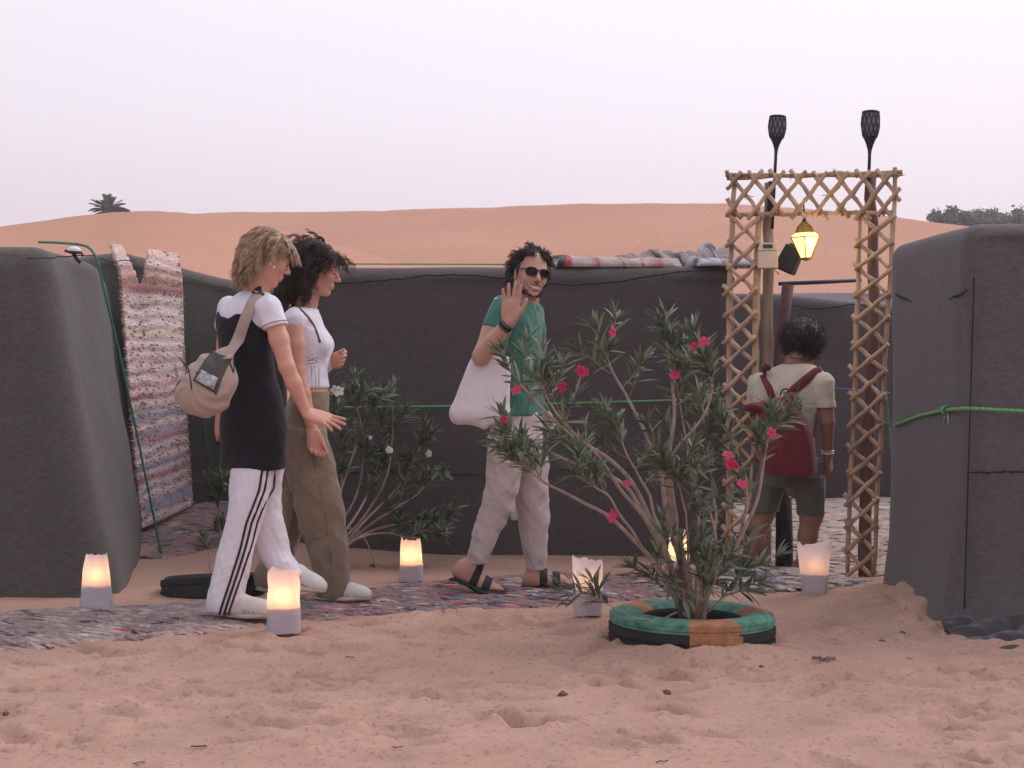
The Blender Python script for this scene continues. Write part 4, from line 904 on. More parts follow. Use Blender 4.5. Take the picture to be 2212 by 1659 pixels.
# ------------------------------------------------------------------ far palm and trees
m_palm = mat('palm_leaf', (0.13, 0.15, 0.12), 0.7, 0.2, 2, translucent=.35); m_trunk = mat('palm_trunk', (0.10, 0.07, 0.05), 0.9, 0.2, 2)
pb = np.array([PX(234, 76), 76.0, 0]); pz = float(dune_h(np.array(pb[0]), np.array(pb[1])))
PT = empty('palm_tree', (pb[0], pb[1], pz - .3), 'palm crown showing above the dune crest at upper left', 'palm'); ctop = P(234, 455, 76) - np.array(PT.location)
mb = MB(); mb.tube([(ctop[0], 0, 0), (ctop[0], 0, ctop[2] * .5), (ctop[0], 0, ctop[2])], [.2, .17, .16], 8); mb.build('trunk', m_trunk, PT)
for k in range(60):
    a = rng.uniform(0, 6.28); el = rng.uniform(-.1, 1.5); L = rng.uniform(.75, 1.15); d = np.array([math.cos(a) * math.cos(el), math.sin(a) * math.cos(el), math.sin(el)])
    t = np.linspace(0, 1, 8); q = ctop + d * (t * L)[:, None] + np.array([0, 0, -.25 * L]) * (t ** 2)[:, None]; mb = MB(); mb.tube(q, .022 * (1 - .7 * t), 4)
    s = np.cross(d, (0, 0, 1.)); s /= np.linalg.norm(s) + 1e-6
    for i in range(1, 8):
        for sg in (-1, 1):
            for j in (0, .5):
                p = q[i] * (1 - j) + q[i - 1] * j; e = p + (s * sg * .24 + d * .26) * (1 - .4 * t[i]) + (0, 0, -.06); w = np.array([0, 0, .042]); mb.add([p - w, e, p + w, p + d * .03], [(0, 1, 2, 3)])
    mb.build('frond', m_palm, PT)
m_far = [mat('far_leaf_' + str(k), c, 0.8, 0.2, 2, translucent=.4) for k, c in enumerate(((0.19, 0.21, 0.17), (0.14, 0.16, 0.13), (0.24, 0.255, 0.21)))]
def far_tree(vx, vtop, w, D, label, seed):
    r = np.random.default_rng(seed); x = PX(vx, D); zb = float(dune_h(np.array(x), np.array(D))); zt = CAMH - (vtop - CY) / FPX * D
    R = empty('tamarisk_tree', (x, D, zb - .4), label, 'tree', 'trees behind the dune'); H = zt - zb + .4; W = w / FPX * D / 2; lm = MB(); tm = MB()
    for k in range(6):
        a = r.uniform(0, 6.28); p1 = np.array([math.cos(a) * W * .6, math.sin(a) * W * .5, H * r.uniform(.6, .9)]); tm.tube([(0, 0, 0), p1 * (.4, .4, .45), p1], [.13, .09, .04], 6)
    tm.build('trunk', m_trunk, R)
    for k in range(34):
        a = r.uniform(0, 6.28); rr = math.sqrt(r.random()); c = np.array([math.cos(a) * rr * W * .9, math.sin(a) * rr * W * .6, H - .35 - 1.5 * (rr ** 2) * r.uniform(.2, 1) - r.uniform(0, 1.2)]); s = W * r.uniform(.16, .3)
        for j in range(110):
            p = c + r.normal(0, s * .52, 3) * (1, 1, .75); d = r.normal(0, 1, 3); d /= np.linalg.norm(d); e = np.cross(d, r.normal(0, 1, 3)); e /= np.linalg.norm(e); q = .085 * r.uniform(.6, 1.4)
            lm.add([p - d * q * 1.6, p + e * q, p + d * q * 1.6, p - e * q], [(0, 1, 2, 3)], None, int(r.integers(3)))
    lm.build('crown', m_far, R)['kind'] = 'stuff'
far_tree(2050, 444, 105, 108, 'grey green tree at the left end of the clump above the right-hand tent', 1)
far_tree(2118, 447, 110, 109, 'middle tree of the grey green clump above the right-hand tent', 2)
far_tree(2185, 442, 100, 107.5, 'tree at the right end of the clump above the right-hand tent', 3)

# ------------------------------------------------------------------ litter on the sand
m_deb = mat('debris', (0.12, 0.075, 0.06), .9, .3, 30); m_twig = mat('dry_twig', (0.20, 0.13, 0.10), .9, .3, 30)
def D_of(vy): return FPX * CAMH / (vy - CY)
lit = [(1215, 1512, 'stone', .017), (1440, 1492, 'stone', .018), (430, 1625, 'stick', .022), (14, 1548, 'stone', .012), (755, 1420, 'stick', .018), (1430, 1650, 'stick', .018), (1780, 1435, 'twig', .045), (1905, 1382, 'stone', .013), (1940, 1385, 'stone', .011), (2050, 1520, 'stick', .022), (1645, 1447, 'stone', .011), (355, 1287, 'stick', .02), (1950, 1362, 'stone', .014), (860, 1645, 'stick', .015), (300, 1655, 'stick', .016), (1965, 1425, 'stick', .014)]
for i, (vx, vy, kd, s) in enumerate(lit):
    D = D_of(vy); x = PX(vx, D); z = zs(x, D); r = np.random.default_rng(50 + i)
    lab = {'stone': 'small dark pebble', 'stick': 'short dark stick', 'twig': 'tangled dry twig'}[kd]
    if kd == 'stone':
        mb = MB(); th, ph = np.meshgrid(np.linspace(0, math.pi, 7), np.linspace(0, 2 * math.pi, 11), indexing='ij'); q = 1 + .3 * vn(th * 2, np.cos(ph) * 2, i)
        mb.grid(np.stack([s * np.sin(th) * np.cos(ph) * q, s * .8 * np.sin(th) * np.sin(ph) * q, s * .55 * np.cos(th) * q], -1)); o = mb.build('pebble', m_deb, None, (x, D, z + s * .3))
    else:
        mb = MB(); a = r.uniform(-.4, .4)
        for k in range(4 if kd == 'twig' else 1):
            aa = a + k * .8; t = np.linspace(-.5, .5, 6); mb.tube(np.column_stack([t * s * 2 * math.cos(aa), t * s * 2 * math.sin(aa), .003 + .001 * r.normal(size=6)]), s * .1 if kd == 'stick' else .003, 5)
        o = mb.build('stick' if kd == 'stick' else 'twig', m_deb if kd == 'stick' else m_twig, None, (x, D, z + .003))
    nearby = ('in the middle of the foreground sand', 'in front of the painted tyre', 'low at the bottom edge of the sand', 'at the left edge of the sand', 'on the sand below the runner', 'at the bottom edge below the tyre', 'right of the painted tyre', 'on the heaped sand by the right tent', 'nearest the right tent foot', 'on the sand at far right', 'just below right of the tyre', 'beside the lantern by the left tent', 'on the slope by the right tent', 'at the bottom edge near the centre', 'at the bottom left edge', 'before the loose tent cloth')[i]
    tag(o, lab + ' ' + nearby, {'stone': 'pebble', 'stick': 'stick', 'twig': 'twig'}[kd], 'litter scattered on the sand')
# ------------------------------------------------------------------ figure modelling: distance fields turned into meshes
def cubic(t, xs, ys):
    """smooth monotone-ish interpolation through stations"""
    xs = np.asarray(xs, float); ys = np.asarray(ys, float)
    if len(xs) < 3: return np.interp(t, xs, ys)
    h = np.diff(xs); dlt = np.diff(ys) / h; m = np.zeros(len(xs)); m[1:-1] = (dlt[:-1] * h[1:] + dlt[1:] * h[:-1]) / (h[1:] + h[:-1]); m[0] = dlt[0]; m[-1] = dlt[-1]
    for i in range(1, len(xs) - 1):
        if dlt[i - 1] * dlt[i] <= 0: m[i] *= 0.3
    t = np.clip(t, xs[0], xs[-1]); i = np.clip(np.searchsorted(xs, t) - 1, 0, len(xs) - 2); s = (t - xs[i]) / h[i]
    return (ys[i] * (1 + 2 * s) * (1 - s) ** 2 + h[i] * m[i] * s * (1 - s) ** 2 + ys[i + 1] * s * s * (3 - 2 * s) + h[i] * m[i + 1] * s * s * (s - 1))
class Vol:
    BIG = 0.06
    def __init__(s, lo, hi, h):
        s.lo = (np.floor(np.array(lo, float) / h) * h).astype(np.float32); s.h = h; s.n = np.ceil((np.array(hi) - s.lo) / h).astype(int) + 1
        s.ax = [(s.lo[i] + np.arange(s.n[i]) * h).astype(np.float32) for i in range(3)]
        s.d = np.full(tuple(s.n), s.BIG, np.float32)
    def reg(s, lo, hi):
        a = np.clip(np.floor((np.array(lo) - s.lo) / s.h).astype(int), 0, s.n); b = np.clip(np.ceil((np.array(hi) - s.lo) / s.h).astype(int) + 1, 0, s.n)
        sl = tuple(slice(a[i], b[i]) for i in range(3))
        return sl, s.ax[0][sl[0]][:, None, None], s.ax[1][sl[1]][None, :, None], s.ax[2][sl[2]][None, None, :]
    def put(s, sl, d, k, op='add'):
        o = s.d[sl]
        if o.size == 0: return s
        d = d.astype(np.float32)
        if op == 'add':
            if k > 0:
                h = np.maximum(k - np.abs(o - d), 0) / k; s.d[sl] = np.minimum(o, d) - h * h * k * .25
            else: s.d[sl] = np.minimum(o, d)
        else:
            if k > 0:
                h = np.maximum(k - np.abs(o + d), 0) / k; s.d[sl] = np.maximum(o, -d) + h * h * k * .25
            else: s.d[sl] = np.maximum(o, -d)
        return s
    def cone(s, a, b, ra, rb, k=.02, op='add', flat=None):
        """tapered capsule; flat = (axis, factor) squashes it along an axis"""
        a = np.array(a, np.float32); b = np.array(b, np.float32); R = max(ra, rb) * (max(1.0, flat[1]) if flat else 1) + s.BIG + k
        sl, X, Y, Z = s.reg(np.minimum(a, b) - R, np.maximum(a, b) + R)
        ba = b - a; L2 = float(ba @ ba) + 1e-12
        px, py, pz = X - a[0], Y - a[1], Z - a[2]
        t = np.clip((px * ba[0] + py * ba[1] + pz * ba[2]) / L2, 0, 1)
        qx, qy, qz = px - ba[0] * t, py - ba[1] * t, pz - ba[2] * t
        r = ra + (rb - ra) * t
        if flat:
            n = np.array(flat[0], float); n = n / np.linalg.norm(n); c = qx * n[0] + qy * n[1] + qz * n[2]; f = 1 / flat[1] - 1
            qx, qy, qz = qx + n[0] * c * f, qy + n[1] * c * f, qz + n[2] * c * f
            d = (np.sqrt(qx * qx + qy * qy + qz * qz) - r) * min(1, flat[1])
        else: d = np.sqrt(qx * qx + qy * qy + qz * qz) - r
        return s.put(sl, d, k, op)
    def chain(s, pts, rad, k=.02, **kw):
        for i in range(len(pts) - 1): s.cone(pts[i], pts[i + 1], rad[i], rad[i + 1], k, **kw)
        return s
    def ell(s, c, r, k=.02, op='add', M=None):
        """ellipsoid; M columns are its axes"""
        c = np.array(c, float); r = np.array(r, float); R = r.max() + s.BIG + k; sl, X, Y, Z = s.reg(c - R, c + R)
        p = [X - np.float32(c[0]), Y - np.float32(c[1]), Z - np.float32(c[2])]
        if M is not None: p = [p[0] * np.float32(M[0][i]) + p[1] * np.float32(M[1][i]) + p[2] * np.float32(M[2][i]) for i in range(3)]
        k0 = np.sqrt((p[0] / r[0]) ** 2 + (p[1] / r[1]) ** 2 + (p[2] / r[2]) ** 2); k1 = np.sqrt((p[0] / r[0] ** 2) ** 2 + (p[1] / r[1] ** 2) ** 2 + (p[2] / r[2] ** 2) ** 2) + 1e-6
        return s.put(sl, k0 * (k0 - 1) / k1, k, op)
    def loft(s, st, k=.02, cap=.012, op='add', pw=2.0):
        """stations (z, cx, cy, a, b, yaw): ellipses with half-depth a along the yaw and half-width b across it"""
        st = sorted(st); A = np.array(st, float); z0, z1 = A[0, 0], A[-1, 0]; m = max(A[:, 3].max(), A[:, 4].max()) + s.BIG
        lo = (A[:, 1].min() - m, A[:, 2].min() - m, z0 - s.BIG); hi = (A[:, 1].max() + m, A[:, 2].max() + m, z1 + s.BIG)
        sl, X, Y, Z = s.reg(lo, hi); zz = Z.ravel(); f = [cubic(zz, A[:, 0], A[:, i])[None, None, :].astype(np.float32) for i in range(1, 6)]
        dx, dy = X - f[0], Y - f[1]; c, sn = np.cos(f[4]), np.sin(f[4]); u = (dx * c + dy * sn) / f[2]; v = (-dx * sn + dy * c) / f[3]
        k0 = (np.abs(u) ** pw + np.abs(v) ** pw) ** (1 / pw); k1 = np.sqrt((u / f[2]) ** 2 + (v / f[3]) ** 2) / (np.sqrt(u * u + v * v) + 1e-6)
        d = (k0 - 1) / (k1 + 1e-6)
        e = np.maximum(Z - np.float32(z1), np.float32(z0) - Z) + 0 * d
        q = cap; d = np.where((d > -q) & (e > -q), np.sqrt(np.maximum(d + q, 0) ** 2 + np.maximum(e + q, 0) ** 2) - q, np.maximum(d, e))
        return s.put(sl, d, k, op)
    def cut(s, f, k=.006):
        """keep where f(X,Y,Z) < 0"""
        d = f(s.ax[0][:, None, None], s.ax[1][None, :, None], s.ax[2][None, None, :]).astype(np.float32); d = np.broadcast_to(d, s.d.shape)
        h = np.maximum(k - np.abs(s.d - d), 0) / k; s.d = np.maximum(s.d, d) + h * h * k * .25; return s
    def disp(s, f):
        m = np.abs(s.d) < .045
        i = np.nonzero(m); s.d[i] += f(s.ax[0][i[0]], s.ax[1][i[1]], s.ax[2][i[2]]).astype(np.float32); return s
    def wrap(s, o, off, f=None, k=.012):
        """grow over the other volume (same voxel size), where f(X,Y,Z) < 0"""
        sh = np.round((o.lo - s.lo) / s.h).astype(int); a = np.maximum(sh, 0); b = np.minimum(sh + o.n, s.n)
        sl = tuple(slice(a[i], b[i]) for i in range(3)); so = tuple(slice(a[i] - sh[i], b[i] - sh[i]) for i in range(3)); d = o.d[so] - off
        if f is not None:
            X, Y, Z = s.ax[0][sl[0]][:, None, None], s.ax[1][sl[1]][None, :, None], s.ax[2][sl[2]][None, None, :]; d = np.maximum(d, np.broadcast_to(f(X, Y, Z), d.shape))
        return s.put(sl, d, k)
    def mesh(s, name, smooth_it=0):
        s.d = np.clip(s.d, -s.BIG, s.BIG)
        for ax in range(3):      # close the volume at its borders
            s.d.swapaxes(0, ax)[0] = s.BIG; s.d.swapaxes(0, ax)[-1] = s.BIG
        g = vdb.FloatGrid(s.BIG); g.copyFromArray(np.ascontiguousarray(s.d)); p, q = g.convertToQuads(0.0)
        p = np.asarray(p, float) * s.h + s.lo; q = np.asarray(q, int)
        if len(q):     # outward faces
            a, b, c = p[q[:, 0]], p[q[:, 1]], p[q[:, 2]]; nn = np.cross(b - a, c - a); vol = np.einsum('ij,ij->i', a, nn).sum()
            if vol < 0: q = q[:, ::-1]
        return mesh_np(name, p, q)
    def at(s, x, y, z):
        i = [int(round((v - s.lo[k]) / s.h)) for k, v in enumerate((x, y, z))]; i = [min(max(i[k], 0), s.n[k] - 1) for k in range(3)]; return s.d[tuple(i)]
    def front(s, x, z, default=0.0, y_from=None):
        """y of the surface facing the camera at (x, z)"""
        i = min(max(int(round((x - s.lo[0]) / s.h)), 0), s.n[0] - 1); k = min(max(int(round((z - s.lo[2]) / s.h)), 0), s.n[2] - 1)
        col = s.d[i, :, k]; j = np.nonzero(col < 0)[0]
        if len(j) == 0: return default
        j = j[0]; 
        if j == 0: return s.ax[1][0]
        a, b = col[j - 1], col[j]; return float(s.ax[1][j - 1] + s.h * a / (a - b + 1e-9))
def folds(seed, amp, freq=(18, 18, 9), n=7, warp=1.5, ridge=.6):
    """cloth folds: rounded swells plus sharper creases"""
    r = np.random.default_rng(seed); W = r.normal(0, 1, (n, 3)) * np.array(freq); ph = r.uniform(0, 6.28, n); Wp = r.normal(0, 7, (n, 3)); wp = r.uniform(0, 6.28, n)
    Wm = r.normal(0, 5, (n, 3)); mp_ = r.uniform(0, 6.28, n)
    def f(x, y, z):
        t = 0
        for i in range(n):
            w = np.sin(Wp[i, 0] * x + Wp[i, 1] * y + Wp[i, 2] * z + wp[i]) * warp; a = W[i, 0] * x + W[i, 1] * y + W[i, 2] * z + ph[i] + w
            g = np.sin(Wm[i, 0] * x + Wm[i, 1] * y + Wm[i, 2] * z + mp_[i]) * .5 + .5
            t = t + (1 - ridge) * np.sin(a) + ridge * g * 2.2 * (.36 - (1 - np.abs(np.sin(a * .5))) ** 2)
        return amp * t / math.sqrt(n) * 1.15
    return f
def combed(H, p, n, up=.35, pole=(.03, 0, .115), back=0.0):
    """growth direction that follows the skull away from the parting"""
    rel = H.M.T @ (np.array(p) - H.c); w = H.M @ (rel - np.array(pole)); w = w - n * (w @ n); w /= np.linalg.norm(w) + 1e-6
    d = n * up + w - H.M[:, 0] * back; return d / np.linalg.norm(d)
def rotM(yaw=0, pitch=0, roll=0):
    """columns: forward, left, up. yaw about z (0 = facing +X), pitch > 0 looks down, roll > 0 tips the crown towards its own right"""
    return np.array(Matrix.Rotation(yaw, 3, 'Z') @ Matrix.Rotation(pitch, 3, 'Y') @ Matrix.Rotation(roll, 3, 'X'))
class HeadXf:
    def __init__(s, c, M, sc=1.0): s.c = np.array(c, float); s.M = M; s.s = sc
    def __call__(s, x, y, z): return s.c + s.M @ (np.array([x, y, z]) * s.s)
def head(v, H, smile=False, male=False):
    k = H.s; M = H.M
    v.ell(H(-.012, 0, .030), np.array((.096, .074, .083)) * k, .03, M=M)
    v.ell(H(.026, 0, -.030), np.array((.062, .056, .082)) * k, .03, M=M)
    for sg in (-1, 1):
        v.cone(H(-.004, .047 * sg, -.050), H(.058, .014 * sg, -.098), .021 * k, .015 * k, .02)
        v.ell(H(.058, .034 * sg, -.026), np.array((.022, .022, .024)) * k * (1.08 if smile else 1), .02, M=M)
        v.cone(H(.080, .012 * sg, .019), H(.066, .046 * sg, .017), .010 * k, .009 * k, .016)
    v.ell(H(.068, 0, -.100), np.array((.017, .019, .015)) * k * (1.1 if male else 1), .015, M=M)
    for sg in (-1, 1):
        v.ell(H(.096, .031 * sg, -.002), np.array((.014, .016, .011)) * k, .012, 'sub', M=M)
        v.ell(H(.073, .031 * sg, -.002), np.array((.0135, .0145, .0125)) * k, .005, M=M)
    v.cone(H(.086, 0, .006), H(.110 if not male else .113, 0, -.030), .0075 * k, .0105 * k, .012)
    for sg in (-1, 1): v.ell(H(.097, .0115 * sg, -.035), np.array((.009, .007, .007)) * k, .008, M=M)
    v.ell(H(.078, 0, -.064), np.array((.014, .026, .018)) * k, .014, M=M)
    if smile:
        v.ell(H(.094, 0, -.065), np.array((.017, .029, .0105)) * k, .006, 'sub', M=M)
        v.cone(H(.090, -.016, -.0775), H(.090, .016, -.0775), .0052 * k, .0052 * k, .006)
        v.cone(H(.095, -.014, -.056), H(.095, .014, -.056), .0050 * k, .0050 * k, .006)
    else:
        v.cone(H(.0885, -.012, -.0600), H(.0885, .012, -.0600), .0050 * k, .0050 * k, .010)
        v.cone(H(.0860, -.011, -.0715), H(.0860, .011, -.0715), .0056 * k, .0056 * k, .010)
        v.ell(H(.0985, 0, -.0657), np.array((.008, .022, .0018)) * k, .003, 'sub', M=M)
    for sg in (-1, 1):
        Me = M @ np.array(Matrix.Rotation(-.25, 3, 'Y') @ Matrix.Rotation(sg * .35, 3, 'Z'))
        v.ell(H(-.010, .076 * sg, -.014), np.array((.018, .008, .030)) * k, .006, M=Me)
        v.ell(H(-.006, .086 * sg, -.010), np.array((.011, .007, .018)) * k, .006, 'sub', M=Me)
def hand(v, wrist, f, t, n, curl=(.2, .25, .3, .35), spread=.08, thumb=(.5, .3), k=1.0, wr=.023):
    """f finger direction, t towards the thumb, n palm normal (fingers curl towards it)"""
    f, t, n = [np.array(a, float) / np.linalg.norm(a) for a in (f, t, n)]; w = np.array(wrist, float)
    offs = (.029, .0095, -.0105, -.029); ln = (.072, .080, .074, .058); kn = (.088, .092, .088, .080); tips = []
    for i in range(4):
        K = w + (f * kn[i] + t * offs[i]) * k; B = w + (f * .012 + t * offs[i] * .62) * k
        v.cone(B, K, .0145 * k, .0115 * k, .016, flat=(n, .85))
    v.ell(w + (f * .045 + n * .003) * k, np.array((.042, .036, .013)) * k, .015, M=np.column_stack([f, t, n]))
    for i in range(4):
        K = w + (f * kn[i] + t * offs[i]) * k; d = f + t * (1.5 - i) * spread; d /= np.linalg.norm(d); p = K; th = curl[i] * .6
        for j, (sg, r0, r1) in enumerate(((.46, .0092, .0084), (.30, .0084, .0076), (.24, .0076, .0062))):
            dd = d * math.cos(th) + n * math.sin(th); q = p + dd * ln[i] * sg * k; v.cone(p, q, r0 * k * (1 - .06 * (i == 3)), r1 * k * (1 - .06 * (i == 3)), .0022); p = q; th += curl[i]
        tips.append(p)
    a = w + (f * .018 + t * .020 + n * .004) * k; b = a + (f * math.cos(thumb[0]) * .042 + t * math.sin(thumb[0]) * .042 + n * thumb[1] * .02) * k
    c = b + (f * .030 * math.cos(thumb[0] * .6) + t * .030 * math.sin(thumb[0] * .6) + n * thumb[1] * .018) * k; e = c + (f * .024 * math.cos(thumb[0] * .3) + t * .024 * math.sin(thumb[0] * .3) + n * thumb[1] * .015) * k
    v.cone(a, b, .015 * k, .0125 * k, .012); v.cone(b, c, .0115 * k, .0095 * k, .003); v.cone(c, e, .0095 * k, .0075 * k, .003)
    return tips
def shoe_vol(heel, toe, h=.004, up=.075, wid=.042, sole=.0):
    heel, toe = np.array(heel, float), np.array(toe, float); d = toe - heel; L = np.linalg.norm(d); d /= L; z = np.array([0, 0, 1.]); z = z - d * (z @ d); z /= np.linalg.norm(z); s = np.cross(z, d)
    lo = np.minimum(heel, toe) - .08; hi = np.maximum(heel, toe) + .14; v = Vol(lo, hi, h); w = Vol(lo, hi, h)
    pt = lambda a, c, e=0: heel + d * a * L + z * c + s * e
    v.cone(pt(.16, .045), pt(.80, .036), wid * .92, wid * .98, .02, flat=(z, .85)); v.cone(pt(.80, .036), pt(.86, .030), wid, wid * .92, .02, flat=(z, .8))
    v.cone(pt(.18, .05), pt(.24, up), .038, .036, .03); v.cone(pt(.24, up), pt(.62, .055), .028, .03, .03)
    v.cut(lambda X, Y, Z: -((X - heel[0]) * z[0] + (Y - heel[1]) * z[1] + (Z - heel[2]) * z[2] - .018))
    w.cone(pt(.15, .014), pt(.55, .014), wid * .95, wid * 1.0, .02, flat=(z, .32)); w.cone(pt(.5, .014), pt(.85, .016), wid * 1.02, wid * .98, .02, flat=(z, .32))
    w.cut(lambda X, Y, Z: -((X - heel[0]) * z[0] + (Y - heel[1]) * z[1] + (Z - heel[2]) * z[2] - .001))
    return v, w, pt

def hair_mesh(roots, path_fn, r=.0022, seg=14, sides=3, mi_fn=None):
    """roots: list of (point, outward normal). path_fn(p, n, i) -> polyline"""
    mb = MB()
    for i, (p, n) in enumerate(roots):
        q = path_fn(np.array(p), np.array(n), i); t = np.linspace(0, 1, len(q)); mb.tube(q, r * (1.0 - .75 * t ** 2), sides, mi=0 if mi_fn is None else mi_fn(i), cap=False)
    return mb
def hair_locks(roots, path_fn, per=9, spread=.011, r=.0019, clump=.6, seed=0, mi_fn=None, sides=3):
    """guide strands with children drawn together towards the tip"""
    R = np.random.default_rng(seed); mb = MB()
    for i, e in enumerate(roots):
        n = np.array(e[1]); q = path_fn(np.array(e[0]), n, i); t = np.linspace(0, 1, len(q)); s1 = np.cross(n, (.1, .2, 1.)); s1 /= np.linalg.norm(s1) + 1e-9; s2 = np.cross(n, s1); m0 = mi_fn(i) if mi_fn else 0
        for c in range(per):
            o = s1 * R.normal(0, spread) + s2 * R.normal(0, spread) + n * R.uniform(-.001, .004); ph = R.uniform(0, 6.28); k = int(len(q) * R.uniform(.75, 1.0)); k = max(k, 4)
            w = (np.sin(t * 7 + ph) * .002 * t)[:, None] * s1 + (np.cos(t * 8 + ph) * .002 * t)[:, None] * s2
            p = q + o * (1 - clump * t)[:, None] + w + (np.linspace(0, 1, len(q)) ** 3)[:, None] * R.normal(0, .004, 3); p = p[:k]
            mb.tube(p, r * (1 - .7 * np.linspace(0, 1, k) ** 2), sides, mi=m0 if R.random() < .7 or mi_fn is None else mi_fn(c), cap=False)
    return mb
def scalp(H, n, seed, keep, zmin=-.06):
    r = np.random.default_rng(seed); out = []
    while len(out) < n:
        d = r.normal(0, 1, 3); d /= np.linalg.norm(d)
        p = np.array((-.012, 0, .030)) + d * (.095, .074, .083); 
        if p[2] < zmin or not keep(p, d): continue
        nn = d / np.array((.095, .074, .083)) ** 2; nn /= np.linalg.norm(nn); out.append((H(*p), H.M @ nn, p))
    return out
m_skinF = mat('skin_fair', (0.60, 0.305, 0.22), 0.5, 0.06, 12, sss=0.15, bump=.08, bscale=200, spec=.35, col2=(0.64, 0.335, 0.245))
m_skinM = mat('skin_tan', (0.53, 0.295, 0.22), 0.5, 0.07, 12, sss=0.12, bump=.08, bscale=200, spec=.35)
m_skinB = mat('skin_brown', (0.30, 0.15, 0.105), 0.5, 0.07, 12, sss=0.1, bump=.08, bscale=200, spec=.35)
m_lip = mat('lip', (0.45, 0.16, 0.14), 0.45, 0.05, 20); m_tooth = mat('tooth', (0.8, 0.77, 0.72), 0.3, 0.02, 20)
class Person:
    def __init__(s, vx0, vy0, sc, label):
        s.vx0, s.vy0, s.sc = vx0, vy0, sc; s.D = FPX / sc
        s.root = empty('person', (PX(vx0, s.D), s.D, CAMH - (vy0 - CY) / FPX * s.D + .014), label, 'person')
    def __call__(s, vx, vy, y=0.0): return np.array([(vx - s.vx0) / s.sc, y, (s.vy0 - vy) / s.sc])
    def z(s, vy): return (s.vy0 - vy) / s.sc
    def x(s, vx): return (vx - s.vx0) / s.sc
    def add(s, name, v, m, parent=None): return obj(name, v.mesh(name) if isinstance(v, Vol) else (v.mesh(name) if isinstance(v, MB) else v), m, parent or s.root)
    def edges(s, rows, cy, ratio, yaw, wide=1.0):
        """stations from measured left and right outlines: rows of (vy, left, right)"""
        out = []
        for i, (vy, l, r) in enumerate(rows):
            hw = (r - l) / 2 / s.sc * wide; y = cy[i] if isinstance(cy, (list, tuple)) else cy; ra = ratio[i] if isinstance(ratio, (list, tuple)) else ratio
            c, sn = math.cos(yaw), math.sin(yaw)     # projected half width = sqrt((a c)^2 + (b s)^2), b = ra * a
            a = hw / math.sqrt(c * c + (ra * sn) ** 2); out.append((s.z(vy), s.x((l + r) / 2), y, a, ra * a, yaw))
        return out
def ribbon(pts, wid, nrm, thick=.003):
    """flat strap along pts with given width, nrm = outward normal(s)"""
    P_ = np.array(pts, float); T = np.gradient(P_, axis=0); T /= np.linalg.norm(T, axis=1)[:, None]; N = np.broadcast_to(np.array(nrm, float), P_.shape); S_ = np.cross(T, N); S_ /= np.linalg.norm(S_, axis=1)[:, None]; N = np.cross(S_, T)
    w = np.broadcast_to(np.array(wid, float), (len(P_),))[:, None] / 2; mb = MB(); n = len(P_)
    ring = np.stack([P_ - S_ * w, P_ - S_ * w * .9 + N * thick, P_ + N * thick * 1.3, P_ + S_ * w * .9 + N * thick, P_ + S_ * w, P_ - N * thick * .6], 1); k = 6
    i, j = np.meshgrid(np.arange(n - 1), np.arange(k), indexing='ij'); j2 = (j + 1) % k
    mb.add(ring.reshape(-1, 3), np.stack([i * k + j, i * k + j2, (i + 1) * k + j2, (i + 1) * k + j], -1).reshape(-1, 4), [(0, 2, 1), (0, 3, 2), (0, 4, 3), (0, 5, 4)] + [((n - 1) * k, (n - 1) * k + a, (n - 1) * k + a + 1) for a in range(1, 5)])
    return mb
def smooth_line(pts, n=40):
    q = np.array(pts, float); s = np.concatenate([[0], np.cumsum(np.linalg.norm(np.diff(q, axis=0), axis=1))]); t = np.linspace(0, s[-1], n)
    return np.column_stack([cubic(t, s, q[:, i]) for i in range(3)])
# ------------------------------------------------------------------ person 1: blond woman, black dress over white track trousers
m_white = mat('white_cotton', (0.76, 0.73, 0.80), 0.9, 0.03, 20, bump=.45, bscale=24, bdist=.018, stretch=(1,1,.7), sheen=.2); m_blackd = mat('black_jersey', (0.012, 0.011, 0.016), 0.85, 0.15, 30, bump=.45, bscale=24, bdist=.018, stretch=(1,1,1.6), sheen=.12, spec=.25)
m_track = mat('white_track_fabric', (0.75, 0.71, 0.77), 0.7, 0.03, 14, bump=.45, bscale=24, bdist=.018, stretch=(1,1,.35), sheen=.15); m_stripe = mat('black_stripe', (0.014, 0.013, 0.02), 0.8, 0.1, 30); m_pinkline = mat('pink_trim', (0.55, 0.25, 0.30), .9)
m_sneak = mat('white_sneaker', (0.62, 0.585, 0.55), 0.6, 0.06, 30, bump=.2, bscale=60); m_sole = mat('sneaker_sole', (0.44, 0.37, 0.32), 0.8, 0.1, 20)
m_blond = [mat('hair_blond_' + k, c, 0.42, 0.2, 60, spec=.5) for k, c in (('mid', (0.40, 0.255, 0.15)), ('light', (0.58, 0.43, 0.29)), ('dark', (0.22, 0.125, 0.075)))]
m_brownh = [mat('hair_dark_' + k, c, 0.5, 0.2, 60) for k, c in (('mid', (0.050, 0.029, 0.024)), ('deep', (0.024, 0.016, 0.015)), ('warm', (0.085, 0.046, 0.036)))]
A = Person(540, 1335, 493, 'blond woman in black dress over white striped track trousers, walking right')
yA = .80
hA = HeadXf(A(580, 563, -.02), rotM(.42, .36, .05), 1.0)
v = Vol(A(380, 1345, -.34), A(790, 470, .34), .0045)
head(v, hA)
nb = A(546, 640, .0)
v.chain([hA(-.025, 0, -.06), A(556, 632, 0), nb + (0, 0, -.05)], [.050, .047, .06], .03)
v.loft([(A.z(655), A.x(540), 0, .06, .15, yA), (A.z(700), A.x(530), 0, .08, .14, yA), (A.z(800), A.x(538), 0, .075, .115, yA), (A.z(900), A.x(545), 0, .095, .145, yA), (A.z(960), A.x(548), 0, .09, .14, yA)], .03)
shR, elR, wrR = A(594, 672, -.13), A(632, 800, -.16), A(672, 898, -.13)
